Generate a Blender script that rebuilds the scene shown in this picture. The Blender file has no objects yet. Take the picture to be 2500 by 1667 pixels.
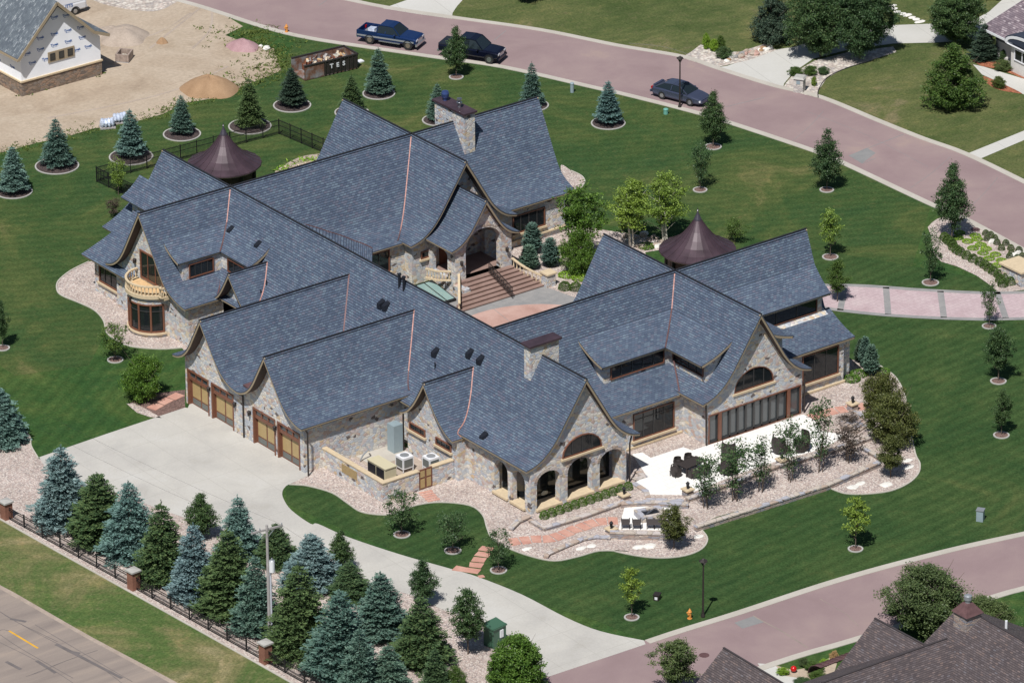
import bpy, math, random
import numpy as np
from mathutils import Vector, Matrix
from mathutils.geometry import tessellate_polygon
PI = math.pi
SC = bpy.context.scene
COL = SC.collection
rnd = random.Random(7)
# ------------------------------------------------------------------ camera
# world: X runs along the garage ridges, Y towards the back garden, origin at the garage's near corner
F = 14000.0; PITCH = math.radians(24.498); ROLL = 0.0071; YAW = math.radians(36.987); CX, CY = 1250, 833.5
CAM = np.array([-215.59, -311.13, 183.0])
ca, sa = math.cos(YAW), math.sin(YAW)
def c2w(d): return np.array([d[0]*ca+d[1]*sa, -d[0]*sa+d[1]*ca, d[2]])
RT = c2w((1, 0, 0)); FW = c2w((0, math.cos(PITCH), -math.sin(PITCH))); UP = c2w((0, math.sin(PITCH), math.cos(PITCH)))
R2 = math.cos(ROLL)*RT-math.sin(ROLL)*UP; U2 = math.sin(ROLL)*RT+math.cos(ROLL)*UP
cam = bpy.data.cameras.new("camera"); co = bpy.data.objects.new("camera", cam); COL.objects.link(co)
co.matrix_world = Matrix(((R2[0], U2[0], -FW[0], CAM[0]), (R2[1], U2[1], -FW[1], CAM[1]), (R2[2], U2[2], -FW[2], CAM[2]), (0, 0, 0, 1)))
cam.sensor_width = 36; cam.lens = F/2500*36; cam.clip_start = 5; cam.clip_end = 3000
SC.camera = co
# ------------------------------------------------------------------ light
SUN_AZ = math.radians(215.8); SUN_EL = math.radians(57)
w = bpy.data.worlds.new("World"); SC.world = w; w.use_nodes = True
nt = w.node_tree; bg = nt.nodes["Background"]
sky = nt.nodes.new("ShaderNodeTexSky"); sky.sky_type = 'NISHITA'; sky.sun_disc = False
sky.sun_elevation = SUN_EL; sky.sun_rotation = PI/2-SUN_AZ; sky.altitude = 400
nt.links.new(sky.outputs[0], bg.inputs[0]); bg.inputs[1].default_value = 0.057
sl = bpy.data.lights.new("sun", 'SUN'); sl.energy = 5.0; sl.angle = math.radians(0.5); sl.color = (1.0, 0.972, 0.94)
so = bpy.data.objects.new("sun", sl); COL.objects.link(so); so.location = (0, 0, 100)
so.rotation_euler = Vector((-math.cos(SUN_EL)*math.cos(SUN_AZ), -math.cos(SUN_EL)*math.sin(SUN_AZ), -math.sin(SUN_EL))).to_track_quat('-Z', 'Y').to_euler()
SC.view_settings.view_transform = 'Standard'; SC.view_settings.look = 'None'; SC.view_settings.exposure = 0.0; SC.view_settings.gamma = 1
# ------------------------------------------------------------------ survey helpers: a sight line to a point of the ground or of a wall
def ray(px, py):
    x, y = px-CX, CY-py
    c, s = math.cos(-ROLL), math.sin(-ROLL)
    x, y = c*x-s*y, s*x+c*y
    d = RT*x+UP*y+FW*F
    return d/np.linalg.norm(d)
def G(p, z=0.0): d = ray(*p); return CAM+d*((z-CAM[2])/d[2])
def onX(p, X): d = ray(*p); return CAM+d*((X-CAM[0])/d[0])
def onY(p, Y): d = ray(*p); return CAM+d*((Y-CAM[1])/d[1])
def hgt(P, p):
    d = ray(*p); n = np.array([d[0], d[1], 0.]); n /= np.linalg.norm(n)
    return (CAM+d*(((np.array([P[0], P[1], 0])-CAM)@n)/(d@n)))[2]
def Z(x0, y0, w=850):
    k = w/2351
    return lambda a, b: (x0+a*k, y0+b*k)
ZA = Z(0, 0); ZB = Z(700, 0); ZC = Z(1500, 0, 1000); ZD = Z(0, 350); ZE = Z(650, 350); ZF = Z(1300, 450)
ZG = Z(350, 750); ZH = Z(950, 800); ZI = Z(1500, 850); ZJ = Z(0, 1000, 1000); ZK = Z(700, 1000, 1000); ZL = Z(1500, 1000, 1000)
def DD(a, b): return a*2500/2352, b*2500/2352
ZHs = lambda a, b: (2200+a*300/1960, 480+b*300/1960)
def pxm(P, n=1.0):   # metres per native pixel at P
    return n*np.linalg.norm(np.array(P)-CAM)/F
# ------------------------------------------------------------------ materials
MATS = {}
def newmat(name):
    m = bpy.data.materials.new(name); m.use_nodes = True; MATS[name] = m
    return m, m.node_tree, m.node_tree.nodes["Principled BSDF"]
def plain(name, col, rough=.6, metal=0., spec=.5, var=0.0, vs=3.0):
    m, t, b = newmat(name)
    b.inputs["Base Color"].default_value = (*col, 1); b.inputs["Roughness"].default_value = rough
    b.inputs["Metallic"].default_value = metal; b.inputs["Specular IOR Level"].default_value = spec
    if var:
        tc = t.nodes.new("ShaderNodeTexCoord"); n = t.nodes.new("ShaderNodeTexNoise"); n.inputs["Scale"].default_value = vs; n.inputs["Detail"].default_value = 4
        r = t.nodes.new("ShaderNodeValToRGB")
        r.color_ramp.elements[0].position = .3; r.color_ramp.elements[1].position = .7
        r.color_ramp.elements[0].color = (*[c*(1-var) for c in col], 1); r.color_ramp.elements[1].color = (*[min(1, c*(1+var)) for c in col], 1)
        t.links.new(tc.outputs["Object"], n.inputs["Vector"]); t.links.new(n.outputs[0], r.inputs[0]); t.links.new(r.outputs[0], b.inputs["Base Color"])
    return m
def ramp(t, stops, interp='LINEAR'):
    r = t.nodes.new("ShaderNodeValToRGB"); r.color_ramp.interpolation = interp
    e = r.color_ramp.elements
    while len(e) < len(stops): e.new(.5)
    for i, (p, c) in enumerate(stops): e[i].position = p; e[i].color = (*c, 1)
    return r
def mix(t, a, b, fac, mode='MIX'):
    n = t.nodes.new("ShaderNodeMix"); n.data_type = 'RGBA'; n.blend_type = mode
    for sock, v in ((n.inputs[6], a), (n.inputs[7], b), (n.inputs[0], fac)):
        if hasattr(v, 'is_output') or hasattr(v, 'links'): t.links.new(v, sock)
        elif isinstance(v, tuple): sock.default_value = (*v, 1)
        else: sock.default_value = v
    return n.outputs[2]
def noise(t, scale, detail=3, vec=None, rough=.55, dist=0.):
    n = t.nodes.new("ShaderNodeTexNoise"); n.inputs["Scale"].default_value = scale; n.inputs["Detail"].default_value = detail
    n.inputs["Roughness"].default_value = rough; n.inputs["Distortion"].default_value = dist
    if vec is not None: t.links.new(vec, n.inputs["Vector"])
    return n.outputs[0]
def ocoord(t, scale=(1, 1, 1), rot=0.0, kind="Object"):
    tc = t.nodes.new("ShaderNodeTexCoord"); mp = t.nodes.new("ShaderNodeMapping")
    mp.inputs["Scale"].default_value = scale; mp.inputs["Rotation"].default_value = (0, 0, rot)
    t.links.new(tc.outputs[kind], mp.inputs["Vector"]); return mp.outputs[0]
def bump(t, b, h, strength=.3, dist=.05):
    n = t.nodes.new("ShaderNodeBump"); n.inputs["Strength"].default_value = strength; n.inputs["Distance"].default_value = dist
    t.links.new(h, n.inputs["Height"]); t.links.new(n.outputs[0], b.inputs["Normal"])
def voro(t, scale, vec, feat='F1', rnds=1.0):
    v = t.nodes.new("ShaderNodeTexVoronoi"); v.feature = feat; v.inputs["Scale"].default_value = scale; v.inputs["Randomness"].default_value = rnds
    t.links.new(vec, v.inputs["Vector"]); return v
def sepx(t, col):
    s = t.nodes.new("ShaderNodeSeparateColor"); t.links.new(col, s.inputs[0]); return s.outputs
# shingles: courses of slates laid along UV (metres)
def shingles(name, stops, joint_shade, bw=.30, rh=.19, rough=.75):
    m, t, b = newmat(name)
    vec = ocoord(t, kind="UV")
    br = t.nodes.new("ShaderNodeTexBrick"); t.links.new(vec, br.inputs["Vector"])
    br.inputs["Color1"].default_value = (0, 0, 0, 1); br.inputs["Color2"].default_value = (1, 1, 1, 1); br.inputs["Mortar"].default_value = (0, 0, 0, 1)
    br.inputs["Scale"].default_value = 1; br.inputs["Mortar Size"].default_value = .009; br.inputs["Mortar Smooth"].default_value = .3
    br.inputs["Brick Width"].default_value = bw; br.inputs["Row Height"].default_value = rh; br.offset = .5
    r = ramp(t, stops); t.links.new(br.outputs["Color"], r.inputs[0])
    big = noise(t, .35, 4, vec); rb = ramp(t, [(.3, (.86, .86, .88)), (.7, (1.12, 1.1, 1.08))]); t.links.new(big, rb.inputs[0])
    fine = noise(t, 9, 2, vec); rf = ramp(t, [(.3, (.88, .88, .88)), (.75, (1.1, 1.1, 1.12))]); t.links.new(fine, rf.inputs[0])
    c = mix(t, r.outputs[0], rb.outputs[0], 1.0, 'MULTIPLY'); c = mix(t, c, rf.outputs[0], .8, 'MULTIPLY')
    c = mix(t, c, joint_shade, br.outputs["Fac"])
    b2 = t.nodes.new("ShaderNodeTexBrick"); t.links.new(vec, b2.inputs["Vector"]); b2.inputs["Scale"].default_value = 1; b2.inputs["Mortar Size"].default_value = .026; b2.inputs["Mortar Smooth"].default_value = .2; b2.inputs["Brick Width"].default_value = 400; b2.inputs["Row Height"].default_value = rh
    wh = noise(t, 1.6, 5, vec, .7); rw_ = ramp(t, [(.3, (.82, .84, .88)), (.7, (1.15, 1.13, 1.1))]); t.links.new(wh, rw_.inputs[0]); c = mix(t, c, rw_.outputs[0], .8, 'MULTIPLY')
    c = mix(t, c, joint_shade, b2.outputs["Fac"])  # row lines: the shadow line under each course, mixed into the colour
    t.links.new(c, b.inputs["Base Color"]); b.inputs["Roughness"].default_value = rough; b.inputs["Specular IOR Level"].default_value = .35
    sx = t.nodes.new("ShaderNodeMath"); sx.operation = 'SUBTRACT'; sx.inputs[0].default_value = 1; t.links.new(br.outputs["Fac"], sx.inputs[1])
    bump(t, b, sx.outputs[0], .5, .03)
    return m
shingles("slate_roof", [(0, (0.0698, 0.0957, 0.1426)), (.3, (0.0873, 0.1186, 0.1706)), (.55, (0.1009, 0.1373, 0.1922)), (.72, (0.1183, 0.1269, 0.1728)), (.85, (0.1212, 0.1664, 0.2182)), (1, (0.1358, 0.1820, 0.2322))], (0.0310, 0.0416, 0.0648))
shingles("brown_shingle", [(0, (.07, .056, .058)), (.4, (.095, .076, .075)), (.7, (.11, .092, .095)), (.85, (.15, .11, .098)), (1, (.13, .12, .13))], (.05, .042, .044), .28, .15)
shingles("grey_shingle", [(0, (.09, .11, .13)), (.5, (.12, .145, .165)), (.8, (.16, .19, .21)), (1, (.28, .31, .33))], (.09, .10, .12), .3, .2)
shingles("mauve_shingle", [(0, (.13, .10, .12)), (.5, (.2, .16, .18)), (.85, (.27, .22, .24)), (1, (.4, .35, .36))], (.1, .08, .09), .35, .2)
def stonework(name, stops, mortar, scale=3.0, rough=.85, mw=.035, sq=(1, 1, 1.5)):
    m, t, b = newmat(name)
    vec = ocoord(t, sq)
    wob = noise(t, 2.5, 2, vec); vm = t.nodes.new("ShaderNodeVectorMath"); vm.operation = 'ADD'
    sc = t.nodes.new("ShaderNodeVectorMath"); sc.operation = 'SCALE'; sc.inputs[3].default_value = .12
    nn = t.nodes.new("ShaderNodeTexNoise"); nn.inputs["Scale"].default_value = 3; t.links.new(vec, nn.inputs["Vector"])
    t.links.new(nn.outputs["Color"], sc.inputs[0]); t.links.new(vec, vm.inputs[0]); t.links.new(sc.outputs[0], vm.inputs[1])
    v = voro(t, scale, vm.outputs[0]); e = voro(t, scale, vm.outputs[0], 'DISTANCE_TO_EDGE')
    s = sepx(t, v.outputs["Color"])
    r = ramp(t, stops, 'CONSTANT'); t.links.new(s[0], r.inputs[0])
    f = noise(t, 14, 4, vec); rf = ramp(t, [(.25, (.72, .72, .72)), (.75, (1.2, 1.2, 1.2))]); t.links.new(f, rf.inputs[0])
    c = mix(t, r.outputs[0], rf.outputs[0], .8, 'MULTIPLY')
    re = ramp(t, [(0, (1, 1, 1)), (mw, (0, 0, 0))]); t.links.new(e.outputs["Distance"], re.inputs[0])
    c = mix(t, c, mortar, re.outputs[0])
    t.links.new(c, b.inputs["Base Color"]); b.inputs["Roughness"].default_value = rough
    rh = ramp(t, [(0, (0, 0, 0)), (.1, (1, 1, 1))]); t.links.new(e.outputs["Distance"], rh.inputs[0])
    bump(t, b, rh.outputs[0], .6, .05)
    return m
stonework("field_stone", [(0, (0.452, 0.475, 0.497)), (.16, (0.588, 0.565, 0.520)), (.3, (0.418, 0.441, 0.486)), (.42, (0.610, 0.520, 0.395)), (.54, (0.520, 0.452, 0.441)), (.66, (0.655, 0.621, 0.565)), (.78, (0.497, 0.531, 0.565)), (.88, (0.475, 0.362, 0.316)), (.958, (0.136, 0.113, 0.107)), (.98, (0.520, 0.395, 0.260))], (.50, .47, .43), 3.0)
stonework("ledge_stone", [(0, (.30, .25, .23)), (.25, (.38, .30, .25)), (.45, (.26, .25, .27)), (.65, (.42, .35, .30)), (.82, (.33, .24, .2)), (.93, (.22, .22, .25))], (.18, .16, .15), 2.2, sq=(1, 1, 3.5))
stonework("foundation_stone", [(0, (.20, .15, .11)), (.25, (.27, .20, .15)), (.5, (.22, .18, .15)), (.7, (.30, .20, .14)), (.88, (.15, .12, .1))], (.13, .1, .08), 2.5, sq=(1, 1, 2))
stonework("cap_stone", [(0, (.48, .42, .36)), (.3, (.38, .38, .42)), (.6, (.5, .45, .42)), (.85, (.42, .33, .27))], (.25, .22, .2), 1.6)
stonework("white_ledge", [(0, (.55, .52, .48)), (.3, (.45, .42, .4)), (.6, (.6, .57, .52))], (.3, .28, .26), 3, sq=(1, 1, 3))
def gravelmat(name, stops, scale=11, tint=(1, 1, 1)):
    m, t, b = newmat(name)
    vec = ocoord(t)
    v = voro(t, scale, vec); s = sepx(t, v.outputs["Color"])
    r = ramp(t, stops, 'CONSTANT'); t.links.new(s[0], r.inputs[0])
    rd = ramp(t, [(.3, (1.08, 1.08, 1.08)), (.75, (.66, .63, .61))]); t.links.new(v.outputs["Distance"], rd.inputs[0])
    c = mix(t, r.outputs[0], rd.outputs[0], .7, 'MULTIPLY')
    bgn = noise(t, .5, 4, vec); rb = ramp(t, [(.3, (.86, .85, .84)), (.7, (1.1, 1.1, 1.1))]); t.links.new(bgn, rb.inputs[0])
    c = mix(t, c, rb.outputs[0], 1.0, 'MULTIPLY')
    t.links.new(c, b.inputs["Base Color"]); b.inputs["Roughness"].default_value = .9
    bump(t, b, v.outputs["Distance"], .6, .05)
    return m
gravelmat("river_gravel", [(0, (.46, .37, .33)), (.2, (.54, .47, .42)), (.4, (.39, .33, .31)), (.55, (.60, .54, .49)), (.75, (.44, .36, .325)), (.93, (.30, .26, .25))], 10)
gravelmat("crushed_rock", [(0, (.45, .40, .36)), (.3, (.6, .56, .5)), (.6, (.38, .35, .33)), (.8, (.52, .45, .4))], 4)
gravelmat("bark_mulch", [(0, (.055, .04, .04)), (.4, (.085, .06, .055)), (.8, (.035, .028, .03))], 12)
gravelmat("brown_mulch", [(0, (.16, .10, .085)), (.4, (.22, .14, .12)), (.8, (.11, .07, .06))], 12)
gravelmat("red_mulch", [(0, (.30, .10, .05)), (.4, (.42, .16, .08)), (.8, (.2, .07, .04))], 10)
def lawn(name, dark, mid, light, dry, drypos=.62, stripe=0.06, rot=.6):
    m, t, b = newmat(name)
    vec = ocoord(t)
    n1 = noise(t, .11, 8, vec, .68, .9)
    r1 = ramp(t, [(.28, dark), (.47, mid), (.6, light), (drypos+.12, dry)]); t.links.new(n1, r1.inputs[0])
    vs = ocoord(t, (.35, .9, 1), rot); n2 = noise(t, .8, 6, vs, .65, .4)
    r2 = ramp(t, [(.3, (.80, .86, .82)), (.7, (1.22, 1.13, 1.12))]); t.links.new(n2, r2.inputs[0])
    n3 = noise(t, 5, 6, vec, .8); r3 = ramp(t, [(.36, (.48, .55, .48)), (.64, (1.55, 1.45, 1.5))])
    n5 = noise(t, 1.5, 8, vec, .82, .5); r5 = ramp(t, [(.53, (0, 0, 0)), (.70, (.75, .75, .75))]); t.links.new(n5, r5.inputs[0])
    n4 = noise(t, .55, 6, vec, .7, 1.2); r4 = ramp(t, [(.32, (.78, .84, .82)), (.55, (1.0, 1.0, 1.0)), (.72, (1.45, 1.22, 1.25))]); t.links.new(n4, r4.inputs[0]); t.links.new(n3, r3.inputs[0])
    vw = ocoord(t, (1, 1, 1), rot); wv = t.nodes.new("ShaderNodeTexWave"); wv.bands_direction = 'Y'; wv.inputs["Scale"].default_value = .30; wv.inputs["Distortion"].default_value = 1.5; wv.inputs["Detail"].default_value = 1
    t.links.new(vw, wv.inputs["Vector"]); rw = ramp(t, [(0, (1-stripe,)*3), (1, (1+stripe,)*3)]); t.links.new(wv.outputs[0], rw.inputs[0])
    c = mix(t, r1.outputs[0], tuple(q*.85 for q in dry), r5.outputs[0]); c = mix(t, c, r2.outputs[0], .8, 'MULTIPLY'); c = mix(t, c, r3.outputs[0], .75, 'MULTIPLY'); c = mix(t, c, r4.outputs[0], .8, 'MULTIPLY'); c = mix(t, c, rw.outputs[0], 1.0, 'MULTIPLY')
    t.links.new(c, b.inputs["Base Color"]); b.inputs["Roughness"].default_value = .95; b.inputs["Specular IOR Level"].default_value = .1
    bump(t, b, n3, .5, .05)
    return m
lawn("lawn_main", (0.0247, 0.0655, 0.0214), (0.0343, 0.0791, 0.0223), (0.0558, 0.0960, 0.0270), (0.0945, 0.1209, 0.0391), .58, .09, -.62)
lawn("lawn_back", (0.0290, 0.0678, 0.0242), (0.0429, 0.0791, 0.0252), (0.0708, 0.0972, 0.0316), (0.1160, 0.1220, 0.0484), .54, .07, .5)
lawn("lawn_front", (0.0253, 0.0583, 0.0206), (0.0333, 0.0693, 0.0225), (0.0460, 0.0814, 0.0265), (0.0782, 0.1012, 0.0353), .62, .10, -.1)
lawn("lawn_far", (.050, .078, .024), (.078, .102, .036), (.110, .124, .048), (.165, .150, .08), .55, .03, .3)
lawn("lawn_verge", (0.0465, 0.0969, 0.0280), (0.0791, 0.1224, 0.0380), (0.1535, 0.1530, 0.0680), (0.2511, 0.2193, 0.1200), .55, .05, math.radians(42))
def ground(name, stops, scale, rough=.9, fs=20, fv=.25, coordscale=(1, 1, 1), rot=0., cracks=None, crackcol=(.2, .2, .2), brickj=None, bs=.15):
    m, t, b = newmat(name)
    vec = ocoord(t, coordscale, rot)
    n = noise(t, scale, 5, vec, .6, .3); r = ramp(t, stops); t.links.new(n, r.inputs[0])
    v2 = ocoord(t); f = noise(t, fs, 3, v2, .7); rf = ramp(t, [(.25, (1-fv,)*3), (.75, (1+fv,)*3)]); t.links.new(f, rf.inputs[0])
    c = mix(t, r.outputs[0], rf.outputs[0], 1.0, 'MULTIPLY')
    if cracks:
        v = voro(t, cracks, noise_warp(t, v2), 'DISTANCE_TO_EDGE'); rc = ramp(t, [(0, (1, 1, 1)), (.006, (0, 0, 0))]); t.links.new(v.outputs["Distance"], rc.inputs[0])
        c = mix(t, c, crackcol, rc.outputs[0])
    if brickj:
        bw, bh, off, jc, jw = brickj
        vb = ocoord(t, (1, 1, 1), rot); br = t.nodes.new("ShaderNodeTexBrick"); t.links.new(vb, br.inputs["Vector"])
        br.inputs["Scale"].default_value = 1; br.inputs["Mortar Size"].default_value = jw; br.inputs["Brick Width"].default_value = bw; br.inputs["Row Height"].default_value = bh; br.offset = off
        c = mix(t, c, jc, br.outputs["Fac"])
    t.links.new(c, b.inputs["Base Color"]); b.inputs["Roughness"].default_value = rough; b.inputs["Specular IOR Level"].default_value = .25
    bump(t, b, f, bs, .02)
    return m
def noise_warp(t, vec):
    nn = t.nodes.new("ShaderNodeTexNoise"); nn.inputs["Scale"].default_value = .8; nn.inputs["Detail"].default_value = 4; t.links.new(vec, nn.inputs["Vector"])
    sc = t.nodes.new("ShaderNodeVectorMath"); sc.operation = 'SCALE'; sc.inputs[3].default_value = .8; t.links.new(nn.outputs["Color"], sc.inputs[0])
    vm = t.nodes.new("ShaderNodeVectorMath"); vm.operation = 'ADD'; t.links.new(vec, vm.inputs[0]); t.links.new(sc.outputs[0], vm.inputs[1]); return vm.outputs[0]
ground("bare_dirt", [(.28, (.29, .225, .165)), (.42, (.37, .295, .22)), (.55, (.42, .345, .265)), (.66, (.36, .29, .215)), (.78, (.32, .24, .17))], .16, fs=3, fv=.16, bs=.5)
ground("concrete", [(.25, (.36, .34, .30)), (.4, (.42, .405, .375)), (.55, (.465, .448, .41)), (.7, (.495, .482, .45))], .22, fs=6, fv=.06, brickj=(3.1, 3.9, 0, (.34, .325, .29), .012), rot=.02)
ground("pale_concrete", [(.3, (.46, .45, .41)), (.7, (.54, .53, .50))], .15, fs=6, fv=.05, brickj=(3.5, 30, 0, (.36, .35, .32), .02), rot=.2)
ground("kerb_concrete", [(.3, (.40, .37, .32)), (.7, (.47, .44, .39))], .3, fs=6, fv=.06)
ground("pink_road", [(.25, (.235, .168, .168)), (.45, (.262, .19, .19)), (.62, (.29, .215, .208)), (.78, (.34, .255, .22))], .2, fs=16, fv=.06)
ground("tar", [(.3, (.12, .108, .105)), (.7, (.17, .15, .145))], .8, fs=12, fv=.1)
ground("grey_asphalt", [(.3, (.215, .18, .16)), (.55, (.27, .225, .195)), (.75, (.34, .275, .225))], .35, fs=14, fv=.08, coordscale=(.3, 2.2, 1), rot=.0)
ground("shoulder_gravel", [(.3, (.30, .24, .20)), (.7, (.40, .33, .27))], 1.2, fs=18, fv=.25)
ground("patio_tile", [(.3, (.74, .72, .68)), (.7, (.80, .785, .75))], .6, fs=8, fv=.03, brickj=(.6, .6, .5, (.58, .56, .53), .012))
ground("stamped_pink", [(.3, (.38, .23, .19)), (.5, (.45, .29, .245)), (.7, (.5, .34, .29))], .5, fs=7, fv=.08)
ground("step_brown", [(.3, (.22, .145, .12)), (.7, (.29, .20, .17))], .8, fs=7, fv=.1)
ground("stamped_walk", [(.3, (.40, .30, .31)), (.5, (.46, .36, .37)), (.7, (.5, .41, .41))], .6, fs=4, fv=.12, brickj=(.6, .45, .5, (.36, .27, .28), .015))
ground("grey_paver", [(.3, (.22, .22, .22)), (.7, (.30, .29, .28))], 1, fs=8, fv=.1)
ground("flagstone", [(.3, (.42, .21, .165)), (.5, (.50, .27, .21)), (.7, (.55, .34, .27))], .8, fs=6, fv=.1)
ground("white_rock", [(.3, (.62, .60, .55)), (.7, (.75, .73, .68))], 2, fs=6, fv=.1)
ground("sand_tan", [(.3, (.28, .175, .10)), (.7, (.36, .235, .14))], .8, fs=10, fv=.12, bs=.4)
ground("sand_grey", [(.3, (.33, .27, .22)), (.7, (.42, .35, .29))], .6, fs=6, fv=.15, bs=.5)
ground("pink_aggregate", [(.3, (.32, .19, .2)), (.7, (.40, .26, .27))], .8, fs=9, fv=.15, bs=.4)
ground("patch_grey", [(.3, (.20, .20, .20)), (.7, (.25, .245, .24))], .8, fs=12, fv=.06)
ground("brick", [(.3, (.19, .085, .06)), (.7, (.27, .13, .09))], 2, fs=14, fv=.2, bs=.3)
ground("rust_panel", [(.25, (.05, .03, .025)), (.45, (.17, .09, .06)), (.6, (.20, .19, .19)), (.75, (.26, .25, .25))], 1.4, fs=9, fv=.15)
plain("tan_trim", (.33, .265, .18), .6); plain("dark_edge", (.02, .02, .024), .5); plain("soffit_brown", (.055, .032, .024), .7)
plain("brown_frame", (.17, .07, .042), .5, var=.12); plain("limestone", (.56, .45, .30), .8, var=.08, vs=4); plain("tan_panel", (.40, .29, .135), .5, var=.06)
plain("grey_panel", (.14, .15, .14), .5); plain("dark_frame", (.035, .035, .036), .4)
plain("window_glass", (.012, .015, .017), .06, 0, .5); plain("door_glass", (.06, .07, .075), .08, 0, .9); plain("skylight_glass", (.23, .34, .32), .12, 0, .8)
plain("dark_copper", (.058, .036, .046), .48, .15, .5, .3, .9); plain("copper_finial", (.10, .09, .11), .35, .6)
plain("copper_flash", (.36, .185, .155), .6, .1, .4, .3, 4); plain("aged_copper", (.13, .07, .07), .6, .2, .4, .2, 3)
plain("iron", (.018, .018, .02), .5, .3); plain("bronze_iron", (.04, .032, .03), .45, .3); plain("vent_black", (.012, .014, .02), .4)
plain("timber", (.17, .06, .03), .45, var=.2); plain("pale_wood", (.62, .42, .22), .6, var=.15)
plain("white_paint", (.72, .73, .75), .5); plain("off_white", (.60, .56, .46), .7); plain("house_wrap", (.86, .88, .92), .55, var=.05, vs=.7)
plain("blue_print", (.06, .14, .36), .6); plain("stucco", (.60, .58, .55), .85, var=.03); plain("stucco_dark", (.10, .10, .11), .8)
plain("cream_metal", (.55, .50, .34), .5); plain("cabinet_blue", (.26, .33, .36), .5, var=.05); plain("box_green", (.05, .12, .075), .5); plain("box_teal", (.14, .36, .30), .5)
plain("steel", (.45, .47, .5), .25, .9); plain("galvanised", (.36, .38, .40), .45, .5); plain("reflected_blue_steel", (.09, .14, .34), .25, .7)  # blue reflection of the chrome flue cap is put into its base colour
plain("wicker", (.035, .028, .026), .6, var=.2, vs=12); plain("sling_grey", (.13, .12, .12), .6)
plain("hydrant_orange", (.62, .26, .06), .5); plain("yellow_line", (.62, .34, .03), .7, var=.12, vs=2); plain("red_ball", (.5, .01, .01), .2)
plain("car_blue", (.012, .035, .12), .18, .35, .6); plain("car_black", (.006, .008, .022), .15, .3, .6); plain("car_grey", (.085, .10, .16), .22, .55, .6); plain("car_white", (.62, .63, .66), .3)
plain("tyre", (.018, .018, .018), .8); plain("rim", (.4, .41, .43), .3, .8); plain("rusty_rim", (.2, .17, .13), .5, .4); plain("chrome", (.55, .56, .58), .2, .8)
plain("car_glass", (.012, .018, .02), .05, 0, .9); plain("tail_red", (.35, .01, .01), .3); plain("lamp_lens", (.75, .77, .8), .15, 0, .8)
plain("bark", (.12, .09, .07), .9, var=.25, vs=6); plain("pale_bark", (.36, .33, .29), .85, var=.15, vs=8); plain("birch_bark", (.62, .58, .5), .8, var=.25, vs=5)
plain("pole_wood", (.33, .31, .30), .85, var=.15, vs=3); plain("pole_cover", (.50, .52, .58), .5); plain("plastic_film", (.45, .50, .60), .15, 0, .8, .35, 3); plain("litter", (.55, .45, .33), .7, var=.5, vs=2)
plain("mulch_ring_kerb", (.38, .37, .345), .8, var=.08, vs=6); plain("dumpster_black", (.028, .024, .022), .5, 0, .5, .25, 2); plain("pallet_wrap", (.32, .25, .21), .6, var=.3, vs=4)
plain("cushion", (.62, .58, .46), .8); plain("curtain", (.35, .36, .33), .8); plain("ember", (.05, .055, .07), .7, var=.5, vs=8); plain("flower_pink", (.6, .08, .3), .6); plain("flower_pale", (.7, .6, .35), .6)
def foliage(name, a, b_, c_, rough=.6, trans=.15):
    m, t, b = newmat(name)
    g = t.nodes.new("ShaderNodeNewGeometry"); r = ramp(t, [(0, a), (.5, b_), (1, c_)]); t.links.new(g.outputs["Random Per Island"], r.inputs[0])
    tc = t.nodes.new("ShaderNodeTexCoord"); n = noise(t, 1.3, 3, tc.outputs["Object"]); rn = ramp(t, [(.3, (.75, .78, .8)), (.7, (1.25, 1.2, 1.15))]); t.links.new(n, rn.inputs[0])
    oi = t.nodes.new("ShaderNodeObjectInfo"); ro = ramp(t, [(0, (.88, .92, 1.0)), (1, (1.1, 1.06, .96))]); t.links.new(oi.outputs["Random"], ro.inputs[0])
    c = mix(t, r.outputs[0], rn.outputs[0], .9, 'MULTIPLY'); c = mix(t, c, ro.outputs[0], .8, 'MULTIPLY')
    t.links.new(c, b.inputs["Base Color"]); b.inputs["Roughness"].default_value = rough; b.inputs["Specular IOR Level"].default_value = .25
    tr = t.nodes.new("ShaderNodeBsdfTranslucent"); t.links.new(c, tr.inputs[0]); ms = t.nodes.new("ShaderNodeMixShader"); ms.inputs[0].default_value = trans
    t.links.new(b.outputs[0], ms.inputs[1]); t.links.new(tr.outputs[0], ms.inputs[2]); t.links.new(ms.outputs[0], t.nodes["Material Output"].inputs[0])
    return m
foliage("needles_blue", (0.072, 0.140, 0.118), (0.130, 0.230, 0.203), (0.220, 0.347, 0.321)); foliage("needles_silver", (0.080, 0.143, 0.150), (0.150, 0.235, 0.249), (0.251, 0.360, 0.382))
foliage("needles_teal", (0.055, 0.116, 0.087), (0.102, 0.181, 0.140), (0.178, 0.268, 0.208))
foliage("needles_green", (0.036, 0.076, 0.033), (0.069, 0.123, 0.053), (0.123, 0.182, 0.075)); foliage("needles_olive", (0.051, 0.090, 0.032), (0.084, 0.138, 0.051), (0.136, 0.195, 0.072)); foliage("needles_dark", (0.028, 0.056, 0.039), (0.049, 0.084, 0.056), (0.084, 0.119, 0.077))
foliage("leaves_dark", (0.035, 0.078, 0.031), (0.065, 0.122, 0.047), (0.115, 0.176, 0.069), .45, .25); foliage("leaves_bright", (.05, .12, .018), (.10, .19, .03), (.16, .27, .05), .45, .3)
foliage("leaves_yellow", (0.127, 0.202, 0.030), (0.199, 0.293, 0.050), (0.287, 0.403, 0.085), .45, .3); foliage("leaves_mid", (0.046, 0.098, 0.021), (0.081, 0.144, 0.031), (0.132, 0.196, 0.048), .45, .25)
foliage("leaves_olive", (0.057, 0.075, 0.018), (0.098, 0.115, 0.032), (0.149, 0.161, 0.052), .45, .2); foliage("leaves_sage", (.055, .09, .03), (.09, .13, .045), (.145, .19, .075), .5, .2)
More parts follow.
